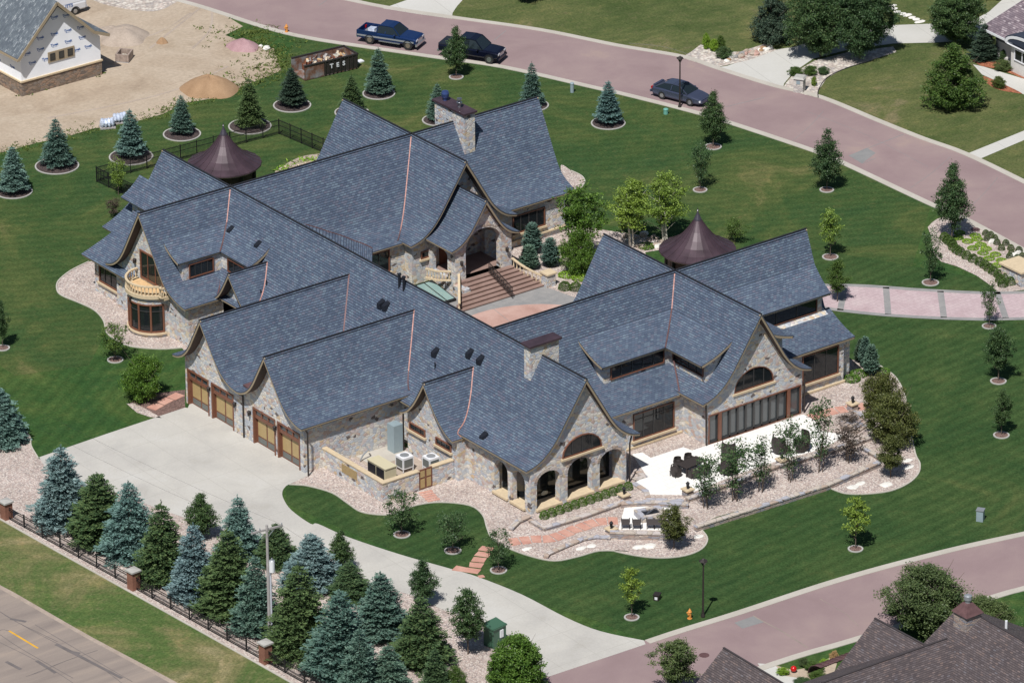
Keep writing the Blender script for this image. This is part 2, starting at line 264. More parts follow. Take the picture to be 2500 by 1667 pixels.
foliage("grass_tuft", (0.060, 0.093, 0.018), (0.098, 0.136, 0.027), (0.135, 0.174, 0.045)); foliage("leaves_lime", (.14, .26, .02), (.2, .34, .03), (.28, .42, .06)); foliage("straw", (.35, .22, .1), (.45, .3, .15), (.5, .36, .2)); foliage("leaves_plum", (.05, .035, .03), (.08, .06, .045), (.11, .09, .07))
# ------------------------------------------------------------------ objects
def tag(o, label=None, cat=None, group=None, kind=None):
    if label: o['label'] = label
    if cat: o['category'] = cat
    if group: o['group'] = group
    if kind: o['kind'] = kind
    return o
def thing(name, label, cat, loc=(0, 0, 0), rz=0., group=None):
    o = bpy.data.objects.new(name, None); COL.objects.link(o); o.empty_display_size = .3
    o.location = (float(loc[0]), float(loc[1]), float(loc[2])); o.rotation_euler = (0, 0, rz)
    return tag(o, label, cat, group)
def npmesh(name, V, Fq, mat, parent=None, smooth=False):
    me = bpy.data.meshes.new(name); V = np.asarray(V, np.float32); Fq = np.asarray(Fq, np.int32); k = Fq.shape[1]
    me.vertices.add(len(V)); me.vertices.foreach_set('co', V.ravel()); me.loops.add(Fq.size); me.loops.foreach_set('vertex_index', Fq.ravel())
    me.polygons.add(len(Fq)); me.polygons.foreach_set('loop_start', np.arange(0, Fq.size, k, dtype=np.int32)); me.polygons.foreach_set('loop_total', np.full(len(Fq), k, np.int32))
    me.update(calc_edges=True); me.materials.append(MATS[mat])
    o = bpy.data.objects.new(name, me); COL.objects.link(o)
    if parent is not None: o.parent = parent
    return o
class MB:
    def __init__(s): s.v = []; s.f = []; s.uv = {}
    def add(s, vs, fs, uv=None):
        b = len(s.v); s.v += [tuple(float(q) for q in p) for p in vs]
        for i, f in enumerate(fs):
            if uv: s.uv[len(s.f)] = [uv[j] for j in f]
            s.f.append(tuple(b+j for j in f))
        return s
    def box(s, x0, y0, z0, x1, y1, z1):
        return s.add([(x0, y0, z0), (x1, y0, z0), (x1, y1, z0), (x0, y1, z0), (x0, y0, z1), (x1, y0, z1), (x1, y1, z1), (x0, y1, z1)],
                     [(0, 3, 2, 1), (4, 5, 6, 7), (0, 1, 5, 4), (1, 2, 6, 5), (2, 3, 7, 6), (3, 0, 4, 7)])
    def bar(s, p, q, w, h=None):     # square bar between two points
        h = h or w; p = Vector(p); q = Vector(q); d = (q-p).normalized(); a = Vector((0, 0, 1)).cross(d)
        if a.length < 1e-3: a = Vector((1, 0, 0))
        a.normalize(); b = d.cross(a)
        c = [a*w/2+b*h/2, -a*w/2+b*h/2, -a*w/2-b*h/2, a*w/2-b*h/2]
        return s.add([p+k for k in c]+[q+k for k in c], [(3, 2, 1, 0), (4, 5, 6, 7)]+[(i, (i+1) % 4, 4+(i+1) % 4, 4+i) for i in range(4)])
    def cyl(s, p, q, r0, r1=None, n=10, cap=True):
        r1 = r0 if r1 is None else r1; p = Vector(p); q = Vector(q); d = (q-p).normalized(); a = Vector((0, 0, 1)).cross(d)
        if a.length < 1e-3: a = Vector((1, 0, 0))
        a.normalize(); b = d.cross(a); A = [a*math.cos(2*PI*i/n)+b*math.sin(2*PI*i/n) for i in range(n)]
        s.add([p+k*r0 for k in A]+[q+k*r1 for k in A], [(i, (i+1) % n, n+(i+1) % n, n+i) for i in range(n)]+([tuple(range(n-1, -1, -1)), tuple(range(n, 2*n))] if cap else []))
        return s
    def tube(s, pts, r, n=6):
        for a, b in zip(pts[:-1], pts[1:]): s.cyl(a, b, r, r, n)
        return s
    def lathe(s, c, prof, n=16, a0=0, a1=2*PI):
        full = abs(a1-a0-2*PI) < 1e-6; m = n if full else n+1; k = len(prof)
        vs = [(c[0]+r*math.cos(a0+(a1-a0)*i/n), c[1]+r*math.sin(a0+(a1-a0)*i/n), c[2]+z) for i in range(m) for r, z in prof]
        fs = [(i*k+j, ((i+1) % m)*k+j, ((i+1) % m)*k+j+1, i*k+j+1) for i in range(n) for j in range(k-1)]
        return s.add(vs, fs)
    def ell(s, c, r, nu=10, nv=7, jit=0):
        vs = []
        for j in range(nv+1):
            t = PI*j/nv
            for i in range(nu):
                a = 2*PI*i/nu; k = 1+rnd.uniform(-jit, jit)
                vs.append((c[0]+r[0]*k*math.sin(t)*math.cos(a), c[1]+r[1]*k*math.sin(t)*math.sin(a), c[2]+r[2]*k*math.cos(t)))
        return s.add(vs, [(j*nu+i, (j+1)*nu+i, (j+1)*nu+(i+1) % nu, j*nu+(i+1) % nu) for j in range(nv) for i in range(nu)])
    def plate(s, outer, holes, ax, a0, a1):   # flat polygon (h, z) with holes, thickness a0..a1 along ax
        P = (lambda a, h, z: (a, h, z)) if ax == 'X' else ((lambda a, h, z: (h, a, z)) if ax == 'Y' else (lambda a, h, z: (h, z, a)))
        loops = [outer]+list(holes); tri = tessellate_polygon([[Vector((h, z, 0)) for h, z in L] for L in loops])
        flat = [q for L in loops for q in L]; n = len(flat)
        s.add([P(a0, h, z) for h, z in flat]+[P(a1, h, z) for h, z in flat], [tuple(t) for t in tri]+[tuple(n+i for i in reversed(t)) for t in tri])
        for L in loops:
            m = len(L); s.add([P(a0, h, z) for h, z in L]+[P(a1, h, z) for h, z in L], [(i, (i+1) % m, m+(i+1) % m, m+i) for i in range(m)])
        return s
    def slab(s, pts, t, uv=None):             # thin plate under the given 3d polygon
        m = len(pts); lo = [(p[0], p[1], p[2]-t) for p in pts]
        s.add(pts, [tuple(range(m))], uv); s.add(lo, [tuple(range(m-1, -1, -1))]); s.add(list(pts)+lo, [(i, m+i, m+(i+1) % m, (i+1) % m) for i in range(m)])
        return s
    def build(s, name, mat, parent=None, smooth=False, recalc=True):
        me = bpy.data.meshes.new(name); me.from_pydata(s.v, [], s.f)
        if s.uv:
            ul = me.uv_layers.new(name="UVMap")
            for fi, us in s.uv.items():
                p = me.polygons[fi]
                for li, u in zip(p.loop_indices, us): ul.data[li].uv = u
        if smooth:
            for p in me.polygons: p.use_smooth = True
        me.materials.append(MATS[mat]); me.update()
        o = bpy.data.objects.new(name, me); COL.objects.link(o)
        if parent is not None: o.parent = parent
        return o
def copy_tree(o, parent=None, kids=None):
    kids = kids if kids is not None else KIDS
    c = o.copy(); COL.objects.link(c)
    if parent is not None: c.parent = parent
    for ch in list(kids.get(o.name, [])): copy_tree(ch, c, kids)
    return c
KIDS = {}
def index_kids():
    KIDS.clear()
    for o in bpy.data.objects:
        if o.parent: KIDS.setdefault(o.parent.name, []).append(o)
def smoothpoly(pts, closed=True, k=6):
    P = [np.array(p[:2]) for p in pts]; n = len(P); out = []
    rng = range(n) if closed else range(n-1)
    for i in rng:
        p0 = P[(i-1) % n] if closed or i > 0 else P[0]; p1 = P[i]; p2 = P[(i+1) % n]; p3 = P[(i+2) % n] if closed or i+2 < n else P[n-1]
        for j in range(k):
            t = j/k; out.append(.5*((2*p1)+(-p0+p2)*t+(2*p0-5*p1+4*p2-p3)*t*t+(-p0+3*p1-3*p2+p3)*t**3))
    if not closed: out.append(P[-1])
    return out
ZL_ = [0.0]
def sheet(name, mat, pts, z, kind='structure', smooth=False, thick=.0, parent=None, k=6):
    P = [G(p)[:2] for p in pts] if not isinstance(pts[0], np.ndarray) else pts
    if smooth: P = smoothpoly(P, True, k)
    m = MB(); tri = tessellate_polygon([[Vector((p[0], p[1], 0)) for p in P]])
    m.add([(p[0], p[1], z) for p in P], [t if (P[t[1]][0]-P[t[0]][0])*(P[t[2]][1]-P[t[0]][1])-(P[t[1]][1]-P[t[0]][1])*(P[t[2]][0]-P[t[0]][0]) > 0 else tuple(reversed(t)) for t in tri])
    n = len(P)
    if thick: m.add([(p[0], p[1], z) for p in P]+[(p[0], p[1], z-thick) for p in P], [(i, (i+1) % n, n+(i+1) % n, n+i) for i in range(n)])
    o = m.build(name, mat, parent)
    if kind: tag(o, kind=kind)
    return o
def strip(name, mat, line, w, z0, z1, kind='structure', parent=None, closed=False, side=0):
    """a kerb-like band of width w along a ground line; side shifts it to one side"""
    P = [np.array(p[:2]) for p in line]; n = len(P); L = []; Rr = []
    for i in range(n):
        a = P[(i-1) % n] if closed or i > 0 else P[i]; b = P[(i+1) % n] if closed or i < n-1 else P[i]
        d = b-a; d /= (np.linalg.norm(d)+1e-9); q = np.array([-d[1], d[0]])
        L.append(P[i]+q*w*(.5+side/2)); Rr.append(P[i]-q*w*(.5-side/2))
    m = MB(); vs = []
    for a, b in zip(L, Rr): vs += [(a[0], a[1], z0), (a[0], a[1], z1), (b[0], b[1], z1), (b[0], b[1], z0)]
    fs = [(4*i+j, 4*i+(j+1) % 4, 4*((i+1) % n)+(j+1) % 4, 4*((i+1) % n)+j) for i in range(n if closed else n-1) for j in range(4)]
    if not closed: fs += [(0, 1, 2, 3), (4*n-1, 4*n-2, 4*n-3, 4*n-4)]
    m.add(vs, fs); o = m.build(name, mat, parent)
    if kind: tag(o, kind=kind)
    return o
# ================================================================== THE GROUND
def P_(zf, *pts): return [zf(a, b) for a, b in pts]
base = MB(); base.add([(-160, -160, 0), (400, -160, 0), (400, 400, 0), (-160, 400, 0)], [(0, 1, 2, 3)]); tag(base.build('lawn', 'lawn_main'), kind='structure')
# kerb lines of the upper street (photo survey, joined into smooth curves)
near_edge = P_(ZA, (1000, -60), (1300, 20), (1470, 72), (1830, 188), (2100, 252))+P_(ZB, (500, 305), (1000, 378), (1480, 448), (2100, 588))+P_(ZC, (0, 520), (370, 612), (650, 692), (1160, 862), (1330, 932), (1820, 1162), (2000, 1238), (2351, 1425), (2700, 1620))
far_edge = P_(ZB, (-100, -95), (365, 0), (650, 58), (1110, 128), (1700, 212))+P_(ZC, (0, 268), (385, 334), (560, 393), (900, 499), (1170, 565), (1500, 700), (1750, 800), (2000, 890), (2351, 1058), (2700, 1235))
ne = smoothpoly([G(p) for p in near_edge], False, 5); fe = smoothpoly([G(p) for p in far_edge], False, 5)
sheet('far_lawn', 'lawn_far', fe+[fe[-1]+np.array([150, -60]), np.array([390, -150]), np.array([390, 390]), fe[0]+np.array([80, 200])], .004)
sheet('back_lawn', 'lawn_back', P_(ZA, (0, 1060), (250, 990), (620, 880), (1100, 780), (1600, 610), (1900, 480), (2000, 250), (2351, 305))+P_(ZB, (480, 305), (1480, 452), (2080, 592))+P_(ZC, (0, 528), (650, 700), (1160, 868), (1820, 1170), (1700, 1560), (1300, 1568), (600, 1400))+P_(ZD, (2000, 200), (1000, 700), (600, 1500), (100, 1568), (0, 1500)), .003)
sheet('front_lawn', 'lawn_front', P_(ZL, (-2000, -700), (-900, -650), (-100, -50), (500, -100), (700, -1000), (2400, -700), (2351, 702), (1300, 962), (175, 1324))+P_(ZK, (1750, 1200), (1100, 1010), (400, 720), (0, 540)), .0065)
sheet('bare_ground', 'bare_dirt', [G(p)[:2] for p in P_(ZA, (-400, 1150), (0, 1035), (250, 965), (450, 925), (620, 872), (900, 825), (1100, 772), (1240, 700), (1420, 668), (1600, 600), (1750, 540), (1900, 480), (1880, 420), (1850, 330), (1690, 300), (1520, 240), (1640, 180), (1480, 78), (1300, 22), (1000, -60), (600, -300), (-600, -400), (-1500, 500))], .008)
def fringe(pts, n, spread, mat='grass_tuft', name='weeds', size=.25, dens=5):
    """ragged weeds along a line: one countless mass"""
    V = []; Fq = []; g = [G(p) for p in pts]
    for a, b in zip(g[:-1], g[1:]):
        for i in range(n):
            t = rnd.random(); c = a+(b-a)*t; c = c+np.array([rnd.gauss(0, spread), rnd.gauss(0, spread), 0])
            s = size*rnd.uniform(.4, 1.3)
            for k in range(dens):
                an = rnd.random()*2*PI; p = c+np.array([rnd.gauss(0, s*.6), rnd.gauss(0, s*.6), 0]); u = np.array([math.cos(an), math.sin(an), 0])*s*.28
                tip = p+np.array([rnd.gauss(0, s*.5), rnd.gauss(0, s*.5), s*rnd.uniform(.2, .6)]); j = len(V)
                V += [p-u, p+u, tip+u*.3, tip-u*.3]; Fq.append((j, j+1, j+2, j+3))
    return tag(npmesh(name, V, Fq, mat), kind='stuff')
fringe(P_(ZA, (-20, 1050), (250, 975), (620, 880), (1100, 775), (1240, 705), (1600, 610), (1900, 490), (1890, 400), (1830, 320), (1640, 230), (1830, 200)), 110, .6, size=.2)
fringe(P_(ZA, (1540, 205), (1800, 300), (1900, 420), (1700, 520), (1550, 560)), 90, 1.6)
fringe(P_(ZA, (120, 645), (320, 590), (600, 515), (700, 490)), 16, .25)
# upper street
road = ne+fe[::-1]
sheet('street', 'pink_road', road, .012)
strip('kerb', 'kerb_concrete', ne, .62, 0, .05, side=-1); strip('kerb', 'kerb_concrete', fe, .62, 0, .05, side=1)
for (a, b) in (((ZC(640, 615)), ZC(860, 562)), (ZC(1345, 895), ZC(1660, 772)), (ZC(1420, 940), ZC(1500, 910)), (ZB(215, 40), ZB(270, 5)), (ZB(1400, 275), ZB(1480, 210))):
    strip('road_joint', 'patch_grey', [G(a), G(b)], .07, .013, .0165)
sheet('road_patch', 'patch_grey', P_(ZC, (1345, 895), (1420, 940), (1500, 880), (1450, 850)), .016)
for i, (a, b) in enumerate((((300, 540), (345, 470)), ((1010, 820), (1200, 640)), ((2000, 1225), (2200, 1020)), ((1700, 1080), (1930, 900)))): strip('road_joint', 'patch_grey', smoothpoly([G(ZC(*a)), G(ZC((a[0]+b[0])/2+12, (a[1]+b[1])/2)), G(ZC(*b))], False, 3), .035, .013, .0165)
for (a, b) in (((80, 250), (500, 340)), ((500, 345), (1100, 520)), ((1100, 640), (1800, 960))): strip('road_seam', 'patch_grey', smoothpoly([G(ZC(*a)), G(ZC((a[0]+b[0])/2, (a[1]+b[1])/2-22)), G(ZC(*b))], False, 4), .03, .013, .0163)
# lower street
ln = smoothpoly([G(p) for p in P_(ZL, (-700, 1640), (175, 1323), (700, 1156), (1300, 961), (1900, 801), (2351, 701), (2700, 625))], False, 5)
lf = smoothpoly([G(p) for p in P_(ZL, (-300, 1900), (920, 1472), (1380, 1334), (2200, 1082), (2351, 1040), (2700, 945))], False, 5)
sheet('street', 'pink_road', ln+lf[::-1], .012)
i0 = min(range(len(ln)), key=lambda i: abs(ln[i][0]-G(ZL(175, 1323))[0]))
strip('kerb', 'kerb_concrete', ln[i0:], .62, 0, .05, side=-1); strip('kerb', 'kerb_concrete', lf, .62, 0, .05, side=1)
sheet('road_patch', 'patch_grey', P_(ZL, (688, 1222), (800, 1183), (860, 1218), (735, 1255)), .016)
strip('road_joint', 'grey_asphalt', smoothpoly([G(p) for p in P_(ZL, (795, 1180), (850, 1212), (960, 1270), (1110, 1365))], False, 3), .10, .013, .0165)
strip('road_joint', 'grey_asphalt', [G(p) for p in P_(ZL, (1180, 1085), (1330, 1170), (1400, 1240))], .05, .013, .0165)
# country road, its shoulder and verge
rl = P_(ZJ, (-600, 715), (0, 1028), (150, 1112), (500, 1312), (900, 1525), (1400, 1800)); sl_ = [G(p)[:2] for p in rl]
sheet('country_road', 'grey_asphalt', sl_+[np.array([-90, -120]), np.array([-120, -20])], .014)
strip('road_shoulder', 'shoulder_gravel', smoothpoly(sl_, False, 4), 1.1, .002, .010, side=-.3)
sheet('verge', 'lawn_verge', P_(ZJ, (-600, 300), (0, 628), (740, 1042), (1490, 1462), (2100, 1810), (1400, 1800), (900, 1525), (500, 1312), (0, 1028), (-600, 715)), .005)
strip('centre_line', 'yellow_line', [G(ZJ(52, 1268)), G(ZJ(218, 1368))], .16, .0145, .018)
for qi, q in enumerate((((0, 1158), (190, 1270), (520, 1440), (700, 1568)), ((-10, 1330), (250, 1460), (420, 1568)), ((200, 1232), (620, 1480), (760, 1560)), ((180, 1520), (300, 1470), (420, 1425)), ((60, 1200), (150, 1216)), ((390, 1385), (460, 1398)), ((35, 1445), (120, 1490)), ((-40, 1285), (10, 1262), (50, 1268)), ((150, 1530), (240, 1500), (380, 1440), (560, 1380)), ((0, 1290), (120, 1370), (330, 1490), (420, 1540)), ((210, 1440), (320, 1510)), ((320, 1345), (700, 1540)), ((-20, 1145), (90, 1215), (330, 1330)))):
    strip('tar_seam', 'tar', smoothpoly([G(p) for p in P_(ZJ, *q)], False, 3), .045 if len(q) > 2 else .26, .0145, .017+qi*.0006)
# driveway and forecourt
sheet('driveway', 'concrete', [G(p)[:2] for p in [DD(90, 1050), DD(240, 998), DD(425, 936), ZG(300, 681)]]+[np.array([.41, 15.9]), np.array([.41, .02]), np.array([-.05, -.05])]+[G(ZG(985, 1195))[:2]]
      + smoothpoly([G(p) for p in [ZG(965, 1205), ZG(940, 1240), ZG(945, 1290), ZG(1000, 1370), ZG(1130, 1462), ZK(180, 655), ZK(350, 730), ZK(650, 830), ZK(950, 915), ZK(1100, 960), ZK(1350, 1060), ZK(1600, 1190), ZK(1800, 1270), ZK(2050, 1323)]], False, 4)
      + [G(p)[:2] for p in P_(ZK, (2060, 1345), (1505, 1530), (1430, 1500), (1240, 1330), (1150, 1235), (880, 1140), (700, 1058), (430, 985), (100, 850), (-300, 720), (-700, 580), (-1080, 440), (-1250, 390), (-1380, 345))], .016)
# far driveways and paths
sheet('far_driveway', 'pale_concrete', P_(ZB, (650, 60), (870, 95), (1115, 130), (1120, 90), (1150, 45), (1190, 0), (1300, -140), (1000, -120), (820, 0)), .018)
sheet('far_driveway', 'pale_concrete', P_(ZC, (570, 393), (730, 447), (965, 512), (975, 480), (1030, 415), (1140, 340), (1350, 285), (1600, 252), (1850, 246), (2150, 225), (2230, 120), (2351, 55), (2500, -40), (2250, -20), (2150, 70), (2050, 125), (1840, 138), (1570, 148), (1300, 190), (1030, 272), (900, 292), (650, 380)), .018)
sheet('footpath', 'pale_concrete', P_(ZC, (2005, 892), (2351, 752), (2700, 600), (2700, 660), (2351, 806), (2078, 922)), .018)
sheet('footpath', 'pale_concrete', [G(p)[:2] for p in P_(ZC, (2058, 372), (2120, 385), (2250, 425), (2351, 455), (2600, 540), (2600, 640), (2351, 545), (2200, 470), (2110, 430))], .018)
sheet('mulch_bed', 'red_mulch', P_(ZC, (2050, 335), (2150, 340), (2351, 430), (2500, 480), (2500, 510), (2351, 455), (2220, 405), (2100, 378)), .020, smooth=True)
sheet('mulch_bed', 'red_mulch', P_(ZC, (2115, 440), (2200, 470), (2335, 535), (2300, 535), (2200, 515), (2140, 480)), .020, smooth=True)
sheet('rock_bed', 'crushed_rock', P_(ZC, (385, 334), (440, 300), (495, 258), (600, 300), (720, 300), (860, 255), (930, 290), (780, 345), (570, 393)), .020)
sheet('rock_bed', 'crushed_rock', [G(p)[:2] for p in P_(ZC, (965, 512), (1170, 565), (1172, 520), (1220, 450), (1330, 390), (1480, 345), (1620, 300), (1600, 270), (1350, 300), (1150, 350), (1040, 415), (985, 478))], .020)
strip('bed_edging', 'dark_frame', smoothpoly([G(p) for p in P_(ZC, (1170, 565), (1172, 520), (1220, 450), (1330, 395), (1480, 350))], False, 4), .08, 0, .06)
sheet('gravel_yard', 'crushed_rock', P_(ZA, (640, -40), (700, 30), (1000, 80), (1150, 40), (1250, -60), (1000, -200)), .012, smooth=True)
# stamped drive on the right
sheet('entry_drive', 'stamped_walk', [G(p)[:2] for p in [DD(1880, 655), DD(1990, 657), DD(2150, 668), DD(2352, 672), DD(2700, 640), DD(2700, 700), DD(2352, 732), DD(2100, 728), DD(1930, 713), DD(1860, 700)]], .018)
for q in (((1880, 655), (1990, 657), (2150, 668), (2352, 672), (2700, 640)), ((1860, 700), (1930, 713), (2100, 728), (2352, 732), (2700, 700)), ((2035, 660), (2040, 722)), ((2160, 669), (2168, 730)), ((2290, 671), (2310, 731)), ((1940, 657), (1930, 713))):
    strip('paver_band', 'grey_paver', smoothpoly([G(DD(*p)) for p in q], False, 3), .5, .017, .022)
# planted gravel by the entrance
gb = P_(ZHs, (575, 360), (500, 410), (425, 490), (470, 620), (500, 790), (500, 870), (560, 960), (640, 1040), (900, 1120), (1200, 1260), (1400, 1400), (1560, 1540), (1960, 1490), (2200, 1450), (2200, 1000), (1960, 900), (1500, 650), (1250, 500), (960, 300), (900, 260))
sheet('gravel_bed', 'river_gravel', [G(p)[:2] for p in gb], .020)
# gravel under the conifers by the fence
sheet('gravel_bed', 'river_gravel', [G(p)[:2] for p in P_(ZJ, (-600, 290), (-300, 150), (0, 60), (50, 70), (90, 95), (130, 115), (172, 160), (178, 210), (218, 278), (400, 385))]
      + [G(p)[:2] for p in P_(ZK, (-1080, 440), (-700, 580), (-300, 720), (100, 850), (430, 985), (700, 1058), (880, 1140), (1150, 1235), (1240, 1330), (1430, 1500), (1505, 1530), (1400, 1750), (450, 1812), (-160, 1462))]+[G(p)[:2] for p in P_(ZJ, (740, 1042), (0, 628))], .010)
strip('bed_edging', 'kerb_concrete', smoothpoly([G(p) for p in P_(ZJ, (-300, 440), (0, 628), (740, 1042), (1490, 1462), (2100, 1810))], False, 2), .16, 0, .05)
strip('bed_edging', 'kerb_concrete', smoothpoly([G(p) for p in P_(ZJ, (90, 95), (130, 115), (172, 160), (178, 210), (218, 278))], False, 4), .12, 0, .06)
# gravel west of the house
wb = [ZD(840, 780), ZD(600, 800), ZD(480, 860), ZD(395, 930), ZD(385, 990), ZD(420, 1030), ZD(540, 1080), ZD(640, 1130), ZD(700, 1200), ZD(722, 1280), ZD(800, 1340), ZD(900, 1375), ZD(1080, 1390), ZD(1230, 1382)]
sheet('gravel_bed', 'river_gravel', smoothpoly([G(p) for p in wb], False, 5)+[np.array([4, 20]), np.array([9, 20]), np.array([12, 38])], .012)
strip('bed_edging', 'kerb_concrete', smoothpoly([G(p) for p in wb[1:]], False, 5), .12, 0, .06)
sheet('mulch_bed', 'brown_mulch', [G(DD(*p))[:2] for p in ((296, 927), (315, 940), (340, 950), (372, 958), (425, 936), (425, 895), (385, 900), (340, 905))], .014)
sheet('gravel_bed', 'river_gravel', [G(DD(*p))[:2] for p in ((290, 927), (315, 948), (345, 958), (372, 960), (340, 942), (310, 926))], .016)
# gravel round the south side: from the garage corner along the driveway island to the far side of the terrace
sb = [ZG(985, 1197), ZK(60, 432), ZK(130, 440), ZK(260, 478), ZK(350, 538), ZK(430, 588), ZK(560, 605), ZK(640, 590), ZK(740, 550), ZK(880, 532), ZK(1050, 550), ZK(1125, 605), ZK(1150, 680), ZK(1180, 740), ZK(1260, 790), ZK(1400, 842), ZK(1540, 868), ZK(1680, 842), ZK(1800, 810), ZK(1960, 815), ZI(0, 1370), ZI(170, 1405), ZI(330, 1416), ZI(480, 1400), ZI(590, 1355), ZI(628, 1290), ZI(590, 1230), ZI(540, 1200)]
sb2 = [ZI(700, 1135), ZI(1430, 930)]
sb3 = [ZI(1430, 930), ZI(1490, 960), ZI(1570, 983), ZI(1700, 985), ZI(1860, 965), ZI(1980, 915), ZI(2050, 850), ZI(2062, 780), ZI(2030, 710), ZI(1990, 500), ZI(1975, 390), ZI(1950, 290), ZI(1900, 200), ZI(1840, 150), ZI(1790, 118)]
S1 = smoothpoly([G(p) for p in sb], False, 4); S2 = [G(p)[:2] for p in sb2]; S3 = smoothpoly([G(p) for p in sb3], False, 4)
sheet('gravel_bed', 'river_gravel', S1+S2+S3+[np.array([44, -8]), np.array([20, -9]), np.array([10, -5]), np.array([8, .6]), np.array([.1, .6]), np.array([0.05, .05])], .012)
strip('bed_edging', 'kerb_concrete', S1, .12, 0, .06); strip('bed_edging', 'kerb_concrete', S3, .12, 0, .06)
sheet('equipment_pad', 'sand_grey', [np.array(p) for p in ((1.9, -6.9), (7.95, -6.9), (7.95, .5), (4.3, .5), (4.3, -3), (1.9, -3))], .017)
sheet('equipment_pad', 'kerb_concrete', [np.array(p) for p in ((4.6, -1.9), (8.04, -1.9), (8.04, .44), (4.6, .44))], .05, thick=.05)
# court in front of the entrance
sheet('court_paving', 'grey_paver', [np.array(p) for p in ((19, 24), (36.5, 17.2), (36.5, 15), (35.5, 12.5), (34.5, 9), (33, 6), (33, 0), (18, 0))], .012)
cc = np.array([27.2, 7.6]); sheet('court_paving', 'stamped_pink', [cc+7.9*np.array([math.cos(a*PI/24), math.sin(a*PI/24)]) for a in range(48)], .017)
for a in (35, 80, 125): strip('paving_joint', 'grey_paver', [cc, cc+7.9*np.array([math.cos(math.radians(a)), math.sin(math.radians(a))])], .04, .0175, .0215)
cb = [ZE(1870, 1030), ZE(2040, 1040), ZE(2200, 1000), ZE(2330, 880), ZF(560, 480), ZF(880, 440), ZF(890, 395), ZF(700, 370), ZF(560, 330), ZF(300, 250), ZF(200, 380), ZF(80, 420)]
sheet('gravel_bed', 'river_gravel', [np.array([34.3, 16.5]), np.array([34.3, 24]), np.array([41, 24])]+[G(p)[:2] for p in P_(ZF, (200, 260), (420, 300), (620, 330), (760, 350), (900, 390), (890, 440), (760, 460))]+[np.array([40, 8]), np.array([36, 8]), np.array([35, 12.5])], .016)
sheet('gravel_bed', 'river_gravel', P_(ZB, (1850, 1120), (1930, 1160), (1990, 1190), (2012, 1230), (1990, 1270), (1900, 1300)), .016, smooth=True)
strip('bed_edging', 'kerb_concrete', smoothpoly([G(p) for p in P_(ZB, (1920, 1155), (1990, 1190), (2012, 1230), (1990, 1265))], False, 4), .12, 0, .06)
# terrace
TER = P_(ZI, (120, 718), (190, 706), (245, 742), (465, 670), (525, 693), (625, 660), (1275, 450), (1345, 488), (1400, 560), (1560, 590), (1480, 640), (1340, 700), (1130, 755), (1000, 795), (790, 868), (580, 955), (462, 992), (225, 988), (140, 910), (215, 860))
sheet('terrace', 'patio_tile', TER, .05, thick=.05)
sheet('fire_terrace', 'patio_tile', P_(ZI, (75, 1052), (445, 1060), (360, 1232), (28, 1225)), .05, thick=.05)
# stepping paths
def flagpath(pts, wdt, name='stepping_path', n=None, jit=.05, gap=.06):
    g = smoothpoly([G(p) for p in pts], False, 12); L = [0]
    for a, b in zip(g[:-1], g[1:]): L.append(L[-1]+np.linalg.norm(b-a))
    n = n or int(L[-1]/.85); m = MB()
    def at(s):
        i = min(max(np.searchsorted(L, s)-1, 0), len(g)-2); t = (s-L[i])/(L[i+1]-L[i]+1e-9); d = (g[i+1]-g[i])/(np.linalg.norm(g[i+1]-g[i])+1e-9); return g[i]+(g[i+1]-g[i])*t, d
    for i in range(n):
        a, d = at(L[-1]*i/n+gap); b, d2 = at(L[-1]*(i+1)/n-gap); q = np.array([-d[1], d[0]]); q2 = np.array([-d2[1], d2[0]])
        r = lambda: rnd.uniform(-jit, jit); sh = rnd.uniform(-.25, .25)*jit*4
        c = [a+q*(wdt/2+r())+q*sh, b+q2*(wdt/2+r())+q*sh, b-q2*(wdt/2+r())+q*sh, a-q*(wdt/2+r())+q*sh]
        m.slab([(p[0], p[1], .05+r()*.1) for p in c], .04)
    return tag(m.build(name, 'flagstone'), kind='structure')
flagpath(P_(ZK, (1275, 760), (1400, 745), (1520, 738), (1650, 690), (1780, 645), (1905, 640)), 1.15, n=11)
flagpath(P_(ZK, (790, 468), (850, 525)), 1.0, n=5)
flagpath(P_(ZK, (1160, 785), (1110, 845), (1080, 900), (1050, 940)), 1.0, n=5, jit=.12, gap=.1)
flagpath(P_(ZK, (960, 905), (1030, 920)), .8, n=1, jit=.12); flagpath(P_(ZK, (1095, 960), (1135, 952)), .4, n=1)
flagpath(P_(ZI, (1320, 470), (1480, 425), (1700, 390)), 1.1, n=6); flagpath([DD(345, 940), DD(375, 925), DD(415, 905)], .9, n=3)
# ================================================================== THE MANSION
H = thing('mansion', 'large fieldstone mansion with steep dark slate gables, arched porches and four garage doors', 'mansion', (0, 0, 0))
PM = [(0, 9.65), (1, 8.05), (2, 6.45), (2.65, 5.45), (3.3, 4.68), (4.0, 4.13), (4.6, 3.84), (5.25, 3.66)]
PG = [(0, 8.3), (.6, 7.35), (1.24, 6.35), (1.7, 5.63), (2.2, 5.0), (2.7, 4.55), (3.1, 4.3), (3.6, 4.08), (4.25, 3.95)]
PR = [(0, 9.65), (1, 8.05), (2, 6.45), (2.65, 5.45), (3.2, 4.85), (3.95, 4.47), (5.2, 4.08), (6.3, 3.75), (7.15, 3.5)]
PS = [(0, 6.95), (.7, 5.85), (1.4, 4.85), (2.0, 4.2), (2.6, 3.72), (3.3, 3.42)]
PP = [(0, 7.5), (.8, 6.25), (1.5, 5.2), (2.1, 4.55), (2.7, 4.15), (3.35, 3.92)]
P57 = [(0, 9.65), (1, 8.08), (2, 6.45), (2.65, 5.4), (3.15, 4.72), (3.7, 4.25), (4.4, 3.92), (5.1, 3.7), (5.8, 3.57)]
def fineprof(pr, k=3):
    return [tuple(p) for p in smoothpoly([np.array(p, float) for p in pr], False, k)]
